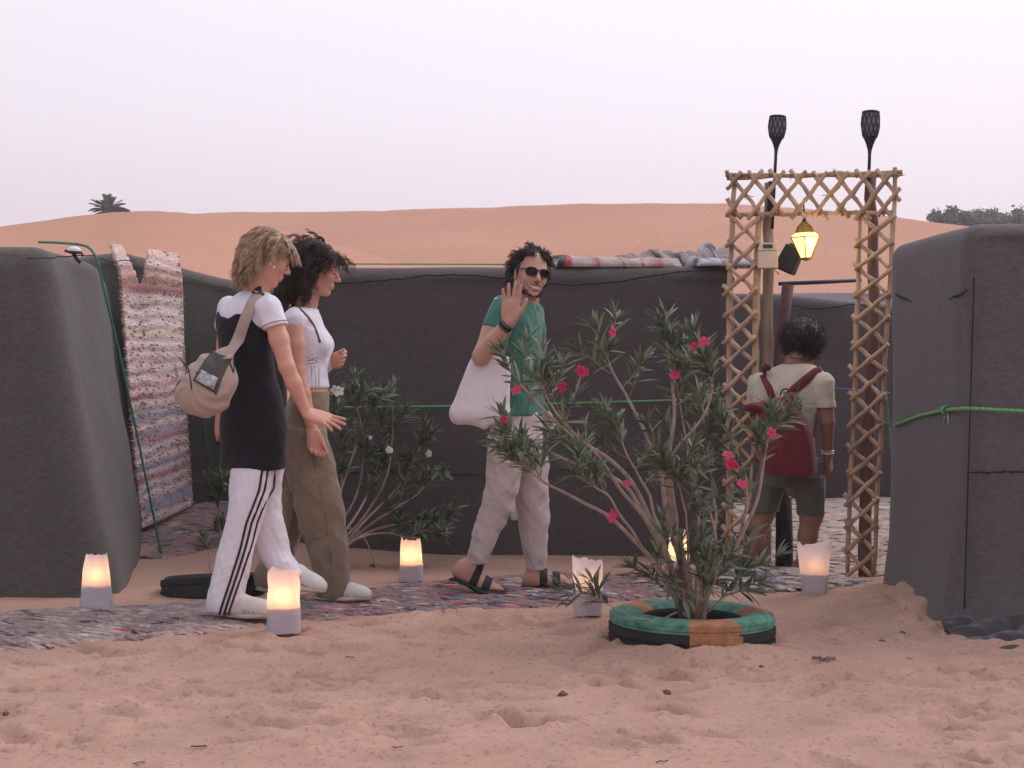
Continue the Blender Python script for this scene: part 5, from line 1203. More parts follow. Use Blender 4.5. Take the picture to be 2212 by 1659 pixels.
v.chain([shR, (shR * .45 + elR * .55), elR, (elR * .65 + wrR * .35), wrR], [.043, .041, .034, .034, .0235], .015)
hand(v, wrR, (.90, -.10, -.28), (.30, .80, .50), (-.15, .50, -.80), curl=(-.02, .04, .14, .24), spread=.09, thumb=(.6, .3), k=1.0)
shL, elL, wrL = A(482, 670, .13), A(466, 790, .17), A(468, 905, .13)
v.chain([shL, elL, wrL], [.045, .037, .026], .015); hand(v, wrL, (.0, .06, -1), (.8, -.3, 0), (.3, .9, 0), curl=(.3, .35, .4, .45))
v.chain([A(553, 940, -.05), A(540, 1105, -.075), A(497, 1300, -.085)], [.07, .05, .034], .03); v.chain([A(555, 940, .07), A(566, 1100, .085), A(612, 1252, .09)], [.07, .05, .034], .03)
A.add('body', v, m_skinF); vb = v
# t-shirt
v = Vol(A(430, 860, -.30), A(660, 610, .30), .0045)
v.loft([(A.z(636), A.x(548), 0, .056, .066, yA), (A.z(648), A.x(543), 0, .072, .115, yA), (A.z(662), A.x(538), 0, .085, .165, yA), (A.z(690), A.x(533), 0, .097, .163, yA), (A.z(760), A.x(533), 0, .090, .145, yA), (A.z(840), A.x(542), 0, .085, .13, yA)], .02)
slR = shR + (elR - shR) * .34
v.cone(shR + (-.012, .01, -.004), slR, .054, .056, .02); v.cone(shL + (.01, -.01, 0), shL + (elL - shL) * .30, .056, .056, .02)
dR = (elR - shR) / np.linalg.norm(elR - shR); v.cut(lambda X, Y, Z: np.where(X > A.x(570), (X - slR[0]) * dR[0] + (Y - slR[1]) * dR[1] + (Z - slR[2]) * dR[2], -1.0))
v.wrap(vb, .007, lambda X, Y, Z: np.maximum(np.maximum(A.z(830) - Z, Z - A.z(640)), np.where(X < A.x(480), A.z(700) - Z, np.where(X > A.x(580), (X - slR[0]) * dR[0] + (Y - slR[1]) * dR[1] + (Z - slR[2]) * dR[2], -1.0))))
v.disp(folds(3, .0035, (26, 26, 20))); v.disp(folds(103, .0016, (60, 60, 40), 6, 2.5, .8))
ts = A.add('shirt', v, m_white); vS = v
# pink line round the sleeve hem
mb = MB(); ax1 = np.cross(dR, (0, 1, 0)); ax1 /= np.linalg.norm(ax1); ax2 = np.cross(dR, ax1); a = np.linspace(0, 2 * math.pi, 40); cc = slR - dR * .012
mb.tube(cc + .0575 * (np.cos(a)[:, None] * ax1 + np.sin(a)[:, None] * ax2), .0022, 5); A.add('sleeve_trim', mb, m_pinkline, ts)
# trousers
v = Vol(A(430, 1335, -.26), A(690, 930, .26), .0045)
rows = [(960, 512, 600), (1000, 504, 604), (1060, 502, 593), (1108, 500, 579), (1150, 489, 567), (1200, 477, 555), (1260, 464, 541), (1300, 455, 534), (1322, 458, 528)]
v.loft(A.edges(rows, [-.03, -.05, -.072, -.085, -.085, -.085, -.085, -.085, -.085], 1.0, .2), .012)
rows = [(960, 512, 605), (1000, 520, 612), (1096, 528, 602), (1150, 536, 606), (1191, 545, 610), (1222, 556, 634), (1248, 574, 656), (1262, 590, 655)]
v.loft(A.edges(rows, [.045, .06, .085, .09, .09, .09, .09, .09], 1.0, -.1), .012)
v.wrap(vb, .008, lambda X, Y, Z: np.maximum(Z - A.z(965), A.z(1312) - Z) + 0 * X); v.disp(folds(8, .0058, (26, 26, 12))); v.disp(folds(108, .0026, (60, 60, 45), 6, 2.5, .8)); v.wrap(vb, .003, lambda X, Y, Z: np.maximum(Z - A.z(965), A.z(1312) - Z) + 0 * X, k=.004); tr = A.add('trousers', v, m_track); vT = v
for off, wd in ((-9.5, 4.9), (0, 4.9), (9.0, 4.4)):     # three black stripes down the side of the near leg
    pts = []
    for vy in np.linspace(1012, 1322, 60):
        xc = np.interp(vy, [1012, 1060, 1096, 1130, 1180, 1250, 1322], [590, 583, 570, 557, 545, 523, 499]) + off * np.interp(vy, [1012, 1322], [1.05, 1.0]); x, z = A.x(xc), A.z(vy)
        pts.append((x, vT.front(x, z, -.15) - .0015, z))
    pts = np.array(pts)
    for _ in range(6): pts[1:-1, 1] = (pts[:-2, 1] + 2 * pts[1:-1, 1] + pts[2:, 1]) / 4
    A.add('side_stripe', ribbon(pts - (0, .0015, 0), wd / A.sc, (.12 + .02 * off, -1, .0), .0025), m_stripe, tr)
# dress
v = Vol(A(430, 1035, -.30), A(660, 650, .32), .0045)
v.loft([(A.z(660), A.x(537), 0, .092, .168, yA), (A.z(690), A.x(531), 0, .103, .170, yA), (A.z(755), A.x(530), 0, .096, .152, yA), (A.z(810), A.x(540), 0, .094, .140, yA), (A.z(870), A.x(545), 0, .113, .165, yA), (A.z(930), A.x(547), 0, .124, .182, yA), (A.z(1019), A.x(545), 0, .120, .176, yA)], .02)
neck = lambda x: np.interp(x, A.x(np.array([440, 462, 480, 500, 520, 545, 565, 585, 610])), A.z(np.array([668, 676, 690, 696, 688, 690, 712, 724, 726])))
v.wrap(vS, .0045, lambda X, Y, Z: np.where((X < A.x(578)) & (X > A.x(472)) & (Z > A.z(830)), -1.0, 1.0)); v.wrap(vT, .005, lambda X, Y, Z: A.z(1014) - Z + 0 * X); v.wrap(vb, .006, lambda X, Y, Z: np.where((X < A.x(590)) & (X > A.x(478)) & (Z < A.z(720)) & (Z > A.z(1000)) & (Y > -.12) & (Y < .12), -1.0, 1.0))
v.cut(lambda X, Y, Z: np.where(Y < .09, Z - neck(X) , Z - A.z(690)))
v.disp(folds(5, .0035, (12, 12, 34))); A.add('dress', v, m_blackd); vD = v
m_shoe_line = mat('shoe_line', (0.22, 0.24, 0.30), .7)
def sneakers(Pn, heel, toe, mu=m_sneak, ms=m_sole, lines=True, **k):
    v, w, pt = shoe_vol(heel, toe, **k); o = Pn.add('shoe', v, mu); Pn.add('sole', w, ms, o)
    mb = MB()
    for a in (.44, .52, .60):
        q = [pt(a, .062 - .25 * (a - .44), -.034), pt(a + .02, .075 - .28 * (a - .44), 0), pt(a, .062 - .25 * (a - .44), .034)]; mb.tube(smooth_line(q, 8), .003, 4)
    Pn.add('laces', mb, mu, o); mb = MB()
    for a in (.40, .48, .56): mb.tube(smooth_line([pt(a + .05, .022, -.041), pt(a, .040, -.040), pt(a - .02, .056, -.033)], 6), .0035, 4)
    Pn.add('side_lines', mb, m_shoe_line, o); return o
sneakers(A, A(497, 1335, -.085), A(582, 1333, -.10) + (0.06, -.02, 0)); sneakers(A, A(612, 1283, .09), A(690, 1296, .085))
# hair: layered wavy shag
keep = lambda p, d: not (d[0] > .60 and p[2] < .075) and not (p[0] > .030 and p[2] < .055) and not (p[0] > -.025 and p[2] < .030 and abs(d[1]) > .4)
rts = scalp(hA, 240, 4, keep, -.05)
def wavy(H, length, out, wav, fwd=0.0, grav=1.0, seed=0):
    r = np.random.default_rng(seed)
    def f(p, n, i):
        L = length(p, n) * r.uniform(.75, 1.15); k = 18; t = np.linspace(0, 1, k); q = [p]; d = n * out + np.array([0, 0, .25]); side = np.cross(n, (0, 0, 1.)); side /= np.linalg.norm(side) + 1e-6; ph = r.uniform(0, 6.28); fr = r.uniform(.8, 1.3); am = wav * r.uniform(.5, 1.3)
        for j in range(1, k):
            d = d + np.array([0, 0, -1.]) * grav * .33 + H.M[:, 0] * fwd * .05 + n * .02; d /= np.linalg.norm(d)
            p2 = q[-1] + d * L / k
            rel = H.M.T @ (p2 - H.c) - (-.012, 0, .03); s_ = np.linalg.norm(rel / (.100, .079, .088))     # stay outside the skull
            if s_ < 1: p2 = H.c + H.M @ (rel / s_ + (-.012, 0, .03))
            q.append(p2)
        q = np.array(q); q += (np.sin(t * 12 * fr + ph) * am * t ** .6)[:, None] * side + (np.cos(t * 12 * fr + ph) * am * t ** .6)[:, None] * n; return q
    return f
def fnA(p, n, i, r=np.random.default_rng(2)):
    rel = hA.M.T @ (p - hA.c); back = float(np.clip((.02 - rel[0]) / .10, 0, 1)); top = float(np.clip((rel[2] - .03) / .07, 0, 1))
    L = (.075 + .11 * back + .02 * top * (1 - back)) * r.uniform(.75, 1.15); k = 20; t = np.linspace(0, 1, k); q = [p + n * .004]; d = combed(hA, p, n, .42, (.045, .01, .105), .25)
    for j in range(1, k):
        d = d + np.array([0, 0, -1.]) * (.24 if j < 12 else .16) + n * .03 * (1 if j < 14 else 3.0); d /= np.linalg.norm(d); p2 = q[-1] + d * L / k
        rr = hA.M.T @ (p2 - hA.c) - (-.012, 0, .03); s_ = np.linalg.norm(rr / (.104, .083, .091))
        if s_ < 1: p2 = hA.c + hA.M @ (rr / s_ + (-.012, 0, .03))
        q.append(p2)
    q = np.array(q); side = np.cross(n, (.2, .1, 1.)); side /= np.linalg.norm(side) + 1e-6; ph = r.uniform(0, 6.28); fr = r.uniform(11, 16) * L / .18; am = .0085 * r.uniform(.6, 1.3)
    return q + (np.sin(t * fr + ph) * am * t ** .5)[:, None] * side + (np.cos(t * fr + ph) * am * .8 * t ** .5)[:, None] * n
mb = hair_locks([e for e in rts], fnA, per=14, spread=.008, r=.0014, clump=.5, seed=5, mi_fn=lambda i: int(rng.choice(3, p=[.42, .33, .25])))
# fringe falls forward over the brow
rf = scalp(hA, 170, 9, lambda p, d: d[0] > .25 and p[2] > .055 and p[0] > .0, .05)
def fringe(p, n, i):
    r = np.random.default_rng(i); t = np.linspace(0, 1, 14)[:, None]; f = hA.M[:, 0]; u = hA.M[:, 2]; L = r.uniform(.045, .080)
    d = f * .9 + u * .35 + hA.M[:, 1] * r.normal(-.12, .35); return p + (d * t - u * 1.05 * t ** 2) * L + (np.sin(t * 9 + i) * .006) * hA.M[:, 1]
mf = hair_mesh([(a, b_) for a, b_, _ in rf], fringe, r=.0034, mi_fn=lambda i: int(rng.choice(3, p=[.4, .45, .15])))
hc = Vol(hA.c - .16, hA.c + .16, .005); hc.ell(hA(-.018, 0, .036), (.106, .085, .090), .02, M=hA.M); hc.ell(hA(-.055, 0, -.03), (.055, .075, .085), .03, M=hA.M)
hc.ell(hA(.09, 0, -.045), (.085, .10, .098), .02, 'sub', M=hA.M); hc.disp(folds(2, .004, (60, 60, 25)))
ho = A.add('hair', mb, m_blond); A.add('fringe', mf, m_blond, ho); A.add('under_hair', hc, m_blond[0], ho)
# earrings, rings
mb = MB()
for (a, c) in ((.004, -.034), (.022, -.040)):
    th, ph = np.meshgrid(np.linspace(0, math.pi, 7), np.linspace(0, 2 * math.pi, 9), indexing='ij'); mb.grid(hA(a, -.090, c) + .0065 * np.stack([np.sin(th) * np.cos(ph), np.sin(th) * np.sin(ph), np.cos(th)], -1))
A.add('earring', mb, m_whitep)
# eyebrow + lashes seen in profile
mb = MB(); mb.tube(smooth_line([hA(.088, -.016, .022), hA(.082, -.036, .026), hA(.070, -.050, .020)], 8), .0028, 4); A.add('eyebrow', mb, m_blond[2])
mb = MB(); mb.tube(smooth_line([hA(.092, -.020, -.008), hA(.091, -.031, -.010), hA(.082, -.045, -.005)], 8), .0020, 4); A.add('eyelashes', mb, m_brownh[1])
# shoulder bag
m_bag = mat('bag_canvas', (0.42, 0.32, 0.265), 0.85, 0.08, 16, bump=.45, bscale=24, bdist=.018, stretch=(1,1,1), sheen=.2); m_mesh = mat('bag_mesh', (0.075, 0.068, 0.060), 0.7, 0.15, 60, bump=.5, bscale=300); m_lab = mat('bag_label', (0.36, 0.37, 0.40), 0.6, 0.55, 55, col2=(0.42, 0.43, 0.46))
bgc = A(468, 838, -.24); BG = empty('shoulder_bag', tuple(np.array(A.root.location) + bgc), 'round beige canvas sling bag on the blond woman\'s back', 'bag')
def bp(vx, vy, y=0.0): return A(vx, vy, y) - (bgc[0], 0, bgc[2])
v = Vol((-.17, -.13, -.18), (.17, .14, .22), .0045)
v.ell((-.005, 0, -.03), (.122, .085, .108), .03); v.ell((.035, .0, .035), (.095, .07, .085), .05); v.cone((.05, 0, .08), bp(522, 760), .055, .020, .05, flat=((0, 1, 0), .5))
v.disp(lambda x, y, z: .0035 * np.sin(9 * np.arctan2(z + .01, x + .03) + 3 * np.sin(5 * np.hypot(x, z) * 6)) * np.clip(np.hypot(x + .03, z + .01) * 12, 0, 1)); v.disp(folds(12, .0022, (30, 30, 30)))
bo = obj('pouch', v.mesh('pouch'), m_bag, BG); vB = v
def onbag(vx, vy, e=.002): q = bp(vx, vy); return np.array((q[0], vB.front(q[0], q[2], 0) - e, q[2]))
u_, v_ = np.meshgrid(np.linspace(0, 1, 16), np.linspace(0, 1, 22), indexing='ij')
cor = [(484, 767), (526, 783), (500, 856), (452, 828)]
gxy = lambda a, c: [(1 - a) * (1 - c) * cor[0][i] + a * (1 - c) * cor[1][i] + a * c * cor[2][i] + (1 - a) * c * cor[3][i] for i in (0, 1)]
pk_ = obj('mesh_pocket', gridmesh('mesh_pocket', np.array([[onbag(*gxy(a, c), .004) for c in np.linspace(0, 1, 22)] for a in np.linspace(0, 1, 16)])), m_mesh, BG); solidify(pk_, .003)
lb = obj('label', gridmesh('label', np.array([[onbag(*gxy(a, c), .008) for c in np.linspace(.60, .94, 8)] for a in np.linspace(.10, .86, 12)])), m_lab, pk_); solidify(lb, .001)
for ln in ([(478, 766), (505, 779), (529, 785)], [(414, 780), (438, 804), (470, 818), (500, 858)], [(440, 806), (420, 830), (404, 852)], [(440, 806), (447, 830), (450, 848)], [(529, 785), (530, 812), (522, 790), (512, 778)]):
    mb = MB(); mb.tube(smooth_line([onbag(a, c, .002) for a, c in ln], 20), .0028, 5); mb.build('cord', m_blackp, BG)
sp_ = smooth_line([bp(512, 785, -.00), bp(525, 745, -.0), bp(543, 700, .03), bp(560, 655, .10), bp(567, 640, .15), bp(570, 640, .22)], 40); 
for i in range(len(sp_)):     # lay the strap on the cloth behind it
    q = sp_[i] + (bgc[0], 0, bgc[2]); yy = min(vS.front(q[0], q[2], 9), vD.front(q[0], q[2], 9)); 
    if yy < 5: sp_[i, 1] = min(yy - .006 - bgc[1], .25)
sp_[:8, 1] = np.interp(np.arange(8), [0, 7], [-.045, sp_[8, 1]]); 
for _ in range(4): sp_[1:-1] = (sp_[:-2] + 2 * sp_[1:-1] + sp_[2:]) / 4
ribbon(sp_[:34], np.interp(np.arange(34), [0, 10, 33], [.062, .056, .048]), (-.2, -1, .15), .004).build('strap', m_bag, BG)
bk_ = ribbon(sp_[30:38], .054, (-.1, -1, .4), .008).build('strap_adjuster', m_blackp, BG); mb = MB(); q = sp_[32]; mb.box(q + (.0, -.014, 0), (.036, .004, .005), rot=rotM(0, .4, 0)); mb.build('buckle', m_whitep, bk_)

# ------------------------------------------------------------------ person 2: dark haired woman, white top, olive trousers
m_top2 = mat('white_top', (0.76, 0.73, 0.80), 0.85, 0.03, 20, bump=.45, bscale=24, bdist=.018, stretch=(1,1,.8), sheen=.2); m_olive = mat('olive_cotton', (0.22, 0.165, 0.115), 0.88, 0.10, 20, bump=.45, bscale=24, bdist=.018, stretch=(1,1,.6), sheen=.25); m_greyp = mat('grey_print', (0.16, 0.15, 0.19), .9, .2, 40); m_leath = mat('brown_strap', (0.10, 0.06, 0.045), .6, .2, 30)
B = Person(680, 1297, 455, 'dark haired woman in white crop top and loose olive trousers, walking right')
hB = HeadXf(B(686, 588, .0), rotM(.06, .22, 0), 1.0)
v = Vol(B(520, 1305, -.36), B(800, 490, .36), .0045); head(v, hB)
v.chain([hB(-.025, 0, -.06), B(664, 655, 0), B(656, 690, 0)], [.048, .045, .06], .03)
v.loft([(B.z(690), B.x(655), 0, .07, .15, 0), (B.z(750), B.x(668), 0, .085, .135, 0), (B.z(830), B.x(668), 0, .078, .115, 0), (B.z(856), B.x(670), 0, .083, .120, 0), (B.z(900), B.x(662), 0, .095, .14, 0), (B.z(960), B.x(655), 0, .095, .14, 0)], .03)
sh, el, wr = B(648, 698, -.17), B(655, 808, -.20), B(688, 932, -.20)
v.chain([sh, sh * .5 + el * .5, el, el * .6 + wr * .4, wr], [.044, .042, .035, .034, .0235], .015)
hand(v, wr, (.12, .05, -1), (.75, .5, .1), (.35, -.3, -.1), curl=(.95, 1.05, 1.1, 1.1), spread=.0, thumb=(.3, .5), k=.95)
sh2, el2, wr2 = B(655, 698, .17), B(668, 815, .21), B(706, 790, .10)
v.chain([sh2, el2, wr2], [.046, .037, .026], .015); hand(v, wr2, (.75, -.5, .25), (.1, .2, .9), (-.3, -.6, -.2), curl=(.7, .8, .85, .9), spread=.02, thumb=(.4, .3), k=.92)
v.chain([B(665, 950, -.08), B(690, 1100, -.09), B(718, 1270, -.09)], [.08, .055, .036], .03); v.chain([B(655, 950, .08), B(624, 1100, .09), B(576, 1262, .1)], [.08, .055, .036], .03)
B.add('body', v, m_skinF); vb = v
v = Vol(B(590, 870, -.30), B(740, 650, .30), .0045)
v.loft([(B.z(672), B.x(657), 0, .052, .10, 0), (B.z(684), B.x(655), 0, .075, .165, 0), (B.z(712), B.x(659), 0, .092, .170, 0), (B.z(752), B.x(668), 0, .100, .150, 0), (B.z(785), B.x(668), 0, .092, .133, 0), (B.z(815), B.x(667), 0, .088, .126, 0), (B.z(846), B.x(668), 0, .094, .132, 0)], .02)
for sg in (-1, 1): v.ell(B(694, 752, .058 * sg), (.055, .06, .055), .04)
v.cone(sh + (.0, .03, .002), sh + (.004, -.002, -.008), .056, .050, .02); v.cone(sh2 + (0, -.03, 0), sh2 + (0, .002, -.008), .056, .050, .02)
v.wrap(vb, .007, lambda X, Y, Z: np.maximum(np.maximum(B.z(838) - Z, Z - B.z(676)), np.where(np.abs(Y) > .135, B.z(698) - Z, np.where(X > B.x(712), 1.0, -1.0)))); v.disp(folds(13, .0032, (18, 18, 30))); v.disp(folds(113, .0016, (60, 60, 45), 6, 2.5, .8)); v.wrap(vb, .003, lambda X, Y, Z: np.maximum(np.maximum(B.z(838) - Z, Z - B.z(676)), np.where(np.abs(Y) > .135, B.z(698) - Z, np.where(X > B.x(712), 1.0, -1.0))), k=.004); tp = B.add('top', v, m_top2); vS2 = v
def lines_on(Pn, vol, lns, m, parent, name, r=.0022, e=.001):
    mb = MB()
    for ln in lns:
        q = []
        for (a, c) in smooth_line([(a, c, 0) for a, c in ln], 14)[:, :2]: x, z = Pn.x(a), Pn.z(c); q.append((x, vol.front(x, z, 0) - e, z))
        mb.tube(q, r, 4)
    return Pn.add(name, mb, m, parent)
lines_on(B, vS2, [[(672, 779), (682, 783), (696, 778)], [(671, 787), (684, 785), (694, 790)], [(673, 793), (690, 791)]], m_greyp, tp, 'print', .0016, .0)
lines_on(B, vS2, [[(680, 796), (681, 820), (682, 843)], [(687, 796), (688, 820), (689, 843)], [(694, 796), (695, 820), (695, 843)]], m_greyp, tp, 'print_stripe', .0012, .0)
lines_on(B, vS2, [[(634, 676), (644, 672), (656, 676), (672, 690), (686, 712), (695, 735), (699, 748)]], m_leath, B.root, 'bag_strap', .0062, .0)
# trousers
v = Vol(B(520, 1305, -.30), B(790, 835, .30), .0045)
v.loft([(B.z(850), B.x(669), 0, .088, .126, 0), (B.z(880), B.x(662), 0, .098, .145, 0), (B.z(930), B.x(655), 0, .112, .16, 0), (B.z(990), B.x(656), 0, .118, .165, 0)], .02)
rows = [(930, 612, 708), (1007, 615, 730), (1050, 630, 742), (1117, 650, 750), (1147, 657, 753), (1221, 677, 763), (1262, 686, 764), (1290, 688, 760)]
v.loft(B.edges(rows, [-.075, -.085, -.095, -.1, -.1, -.1, -.1, -.1], .85, 0), .03)
rows = [(930, 600, 700), (1007, 596, 684), (1100, 590, 658), (1191, 570, 640), (1250, 540, 612), (1280, 540, 600)]
v.loft(B.edges(rows, [.075, .085, .095, .1, .1, .1], .85, 0), .03)
v.wrap(vb, .008, lambda X, Y, Z: np.maximum(np.maximum(Z - B.z(852), B.z(1285) - Z), np.where((Y < -.15) | (Y > .16), 1.0, -1.0)) + 0 * X); v.disp(folds(15, .0080, (26, 26, 20))); v.disp(folds(115, .0042, (60, 60, 45), 6, 2.5, .8)); v.wrap(vb, .003, lambda X, Y, Z: np.maximum(np.maximum(Z - B.z(852), B.z(1285) - Z), np.where((Y < -.15) | (Y > .16), 1.0, -1.0)) + 0 * X, k=.004); ol = B.add('trousers', v, m_olive); vO = v
lines_on(B, vO, [[(668, 900), (690, 1000), (712, 1100), (724, 1200), (728, 1285)], [(676, 1165), (700, 1160), (722, 1150), (735, 1145)]], mat('olive_seam', (.10, .075, .05), .9), ol, 'seam', .0014, 0)
sneakers(B, B(692, 1297, -.10), B(806, 1298, -.10)); sneakers(B, B(545, 1290, .10), B(640, 1297, .10))
keepB = lambda p, d: not (d[0] > .50 and p[2] < .08) and not (p[0] > .03 and p[2] < .05) and not (p[0] > .005 and p[2] < .02)
rts = scalp(hB, 210, 14, keepB, -.05)
def curly(H, length, out, amp, turns, seed, grav=.22, pole=(.03, 0, .115)):
    r = np.random.default_rng(seed)
    def f(p, n, i):
        L = length(p, n) * r.uniform(.7, 1.15); k = 20; t = np.linspace(0, 1, k); q = [p]; d = combed(H, p, n, out, pole)
        for j in range(1, k):
            d = d + np.array([0, 0, -1.]) * grav + n * .06 + r.normal(0, .08, 3); d /= np.linalg.norm(d); p2 = q[-1] + d * L / k
            rel = H.M.T @ (p2 - H.c) - (-.012, 0, .03); s_ = np.linalg.norm(rel / (.102, .081, .090))
            if s_ < 1: p2 = H.c + H.M @ (rel / s_ + (-.012, 0, .03))
            q.append(p2)
        q = np.array(q); s1 = np.cross(n, (0, 0, 1.)); s1 /= np.linalg.norm(s1) + 1e-6; ph = r.uniform(0, 6.28); w = turns * r.uniform(.7, 1.3); am = amp * r.uniform(.6, 1.3) * t ** .5
        return q + (np.sin(t * w + ph) * am)[:, None] * s1 + (np.cos(t * w + ph) * am)[:, None] * n
    return f
mb = hair_locks(rts, curly(hB, lambda p, n: .15 + .13 * max(0, .3 - n[0]), 0.75, .010, 20, 3, grav=.15), per=15, spread=.011, r=.0014, clump=.35, seed=6, mi_fn=lambda i: int(rng.choice(3, p=[.45, .35, .2])))
hc = Vol(hB.c - .2, hB.c + .18, .005); hc.ell(hB(-.020, 0, .040), (.112, .095, .096), .02, M=hB.M); hc.ell(hB(-.065, 0, -.04), (.068, .095, .110), .04, M=hB.M); hc.ell(hB(.105, 0, -.045), (.085, .12, .100), .02, 'sub', M=hB.M); hc.disp(folds(6, .006, (70, 70, 50)))
ho = B.add('hair', mb, m_brownh); B.add('under_hair', hc, m_brownh[1], ho)
mb = MB(); mb.tube(smooth_line([hB(.090, -.014, .022), hB(.084, -.036, .027), hB(.070, -.052, .020)], 8), .0030, 4); B.add('eyebrow', mb, m_brownh[1])
mb = MB(); mb.tube(smooth_line([hB(.092, -.020, -.006), hB(.091, -.031, -.008), hB(.081, -.046, -.004)], 8), .0022, 4); B.add('eyelashes', mb, m_brownh[1])

# ------------------------------------------------------------------ person 3: waving man
m_green = mat('green_tshirt', (0.040, 0.165, 0.120), 0.88, 0.08, 20, bump=.45, bscale=24, bdist=.018, stretch=(1,1,.8), sheen=.25); m_linen = mat('pale_linen', (0.50, 0.42, 0.405), 0.9, 0.06, 24, bump=.45, bscale=24, bdist=.018, stretch=(1,1,.6), sheen=.2); m_band = mat('wrist_band', (0.05, 0.10, 0.06), .7, .3, 40); m_sand_b = mat('sandal_leather', (0.016, 0.014, 0.015), .6, .1, 30)
C = Person(1120, 1279, 441, 'smiling man in green t-shirt, sunglasses and pale trousers waving at the camera')
hC = HeadXf(C(1147, 599, -.03), rotM(-1.22, .04, -.14), 1.02)
yC = -.35
v = Vol(C(950, 1290, -.52), C(1280, 515, .30), .0045); head(v, hC, smile=True, male=True)
v.chain([hC(-.025, 0, -.06), C(1137, 655, 0), C(1128, 690, 0)], [.056, .055, .07], .03)
v.loft([(C.z(680), C.x(1122), 0, .08, .17, yC), (C.z(740), C.x(1122), 0, .10, .16, yC), (C.z(850), C.x(1120), 0, .09, .14, yC), (C.z(940), C.x(1120), 0, .1, .15, yC)], .03)
sh, el, wr = C(1086, 676, -.165), C(1042, 778, -.24), C(1101, 707, -.36)
v.chain([sh, sh * .5 + el * .5, el, el * .6 + wr * .4, wr], [.052, .050, .042, .042, .029], .015)
hand(v, wr, (.07, -.10, 1), (1, -.1, -.05), (-.1, -1, -.1), curl=(.02, .0, .03, .06), spread=.10, thumb=(.75, .1), k=1.08)
sh2, el2, wr2 = C(1150, 684, .16), C(1158, 790, .20), C(1165, 880, .14)
v.chain([sh2, el2, wr2], [.05, .042, .03], .015); hand(v, wr2, (.2, 0, -1), (1, -.2, 0), (0, -.8, .2), curl=(.5, .5, .6, .6))
v.chain([C(1105, 950, -.09), C(1080, 1090, -.09), C(1022, 1225, -.09)], [.085, .058, .038], .03); v.chain([C(1128, 950, .08), C(1152, 1090, .08), C(1156, 1255, .08)], [.085, .058, .038], .03)
# bare feet in sandals
def foot(v, heel, ball, toe, ank, w=.034):
    v.chain([heel + (0, 0, .03), ball + (0, 0, .022), toe + (0, 0, .016)], [.032, .033, .020], .02); v.cone(ank, heel + (.02, 0, .045), .036, .036, .03); v.cone(heel + (.03, 0, .06), ball + (0, 0, .03), .034, .028, .02)
    for k, e in enumerate((-.022, -.008, .005, .016, .026)): v.cone(ball + (.01, e, .018), toe + (.022 - .006 * k, e, .012), .011, .0095 - .0006 * k, .003)
hB1, bB1, tB1 = C(992, 1258, -.09), C(1050, 1276, -.09), C(1075, 1277, -.09); hB1 = hB1 + (0, 0, .02)
hF1, bF1, tF1 = C(1143, 1277, .08), C(1208, 1277, .07), C(1232, 1277, .065)
foot(v, hB1, bB1, tB1, C(1022, 1222, -.09)); foot(v, hF1, bF1, tF1, C(1156, 1245, .08))
C.add('body', v, m_skinM); vb = v; vbC = v
for (h_, b_, t_, nm) in ((hB1, bB1, tB1, 0), (hF1, bF1, tF1, 1)):
    w = Vol(np.minimum(h_, t_) - .1, np.maximum(h_, t_) + .12, .004); w.chain([h_ + (-.01, 0, -.006), b_ + (0, 0, -.006), t_ + (.02, 0, -.006)], [.038, .046, .040], .02, flat=((0, 0, 1), .28))
    so = C.add('sandal', w, m_sand_b)
    for fr in (.50, .93):
        c0 = h_ * (1 - fr) + b_ * fr; w2 = Vol(c0 - (.06, .09, .06), c0 + (.06, .09, .12), .0045); dn = (b_ - h_) / np.linalg.norm(b_ - h_)
        w2.wrap(vb, .006, lambda X, Y, Z: np.abs((X - c0[0]) * dn[0] + (Y - c0[1]) * dn[1] + (Z - c0[2]) * dn[2]) - .019, k=0); C.add('strap', w2, m_sand_b, so)
# shirt
v = Vol(C(1010, 920, -.34), C(1200, 630, .34), .0045)
v.loft([(C.z(661), C.x(1134), 0, .066, .080, yC), (C.z(668), C.x(1130), 0, .080, .13, yC), (C.z(681), C.x(1124), 0, .096, .183, yC), (C.z(715), C.x(1122), 0, .112, .178, yC), (C.z(790), C.x(1124), 0, .112, .165, yC), (C.z(850), C.x(1122), 0, .110, .160, yC), (C.z(905), C.x(1122), 0, .118, .168, yC)], .02)
sl = sh + (el - sh) * .46; v.cone(sh + (.01, .01, .0), sl, .068, .064, .02); v.cone(sh2, sh2 + (el2 - sh2) * .45, .066, .064, .02)
dS = (el - sh) / np.linalg.norm(el - sh); v.cut(lambda X, Y, Z: np.where((X < C.x(1090)) & (Y < -.1), (X - sl[0]) * dS[0] + (Y - sl[1]) * dS[1] + (Z - sl[2]) * dS[2], -1.0))
v.wrap(vb, .008, lambda X, Y, Z: np.maximum(np.maximum(C.z(895) - Z, Z - np.where((Y < -.07) & (X < C.x(1098)), C.z(640), C.z(668))), np.where((X < C.x(1096)) & (Y < -.1), (X - sl[0]) * dS[0] + (Y - sl[1]) * dS[1] + (Z - sl[2]) * dS[2], np.where(Y < -.21, 1.0, np.where(Y > .13, C.z(730) - Z, -1.0))))); v.disp(folds(21, .0058, (24, 24, 24))); v.disp(folds(121, .0030, (60, 60, 45), 6, 2.5, .8)); v.wrap(vb, .003, lambda X, Y, Z: np.maximum(np.maximum(C.z(895) - Z, Z - C.z(668)), np.where((X < C.x(1096)) & (Y < -.1), (X - sl[0]) * dS[0] + (Y - sl[1]) * dS[1] + (Z - sl[2]) * dS[2], np.where(Y < -.21, 1.0, np.where(Y > .13, C.z(730) - Z, -1.0)))), k=.004); C.add('shirt', v, m_green)
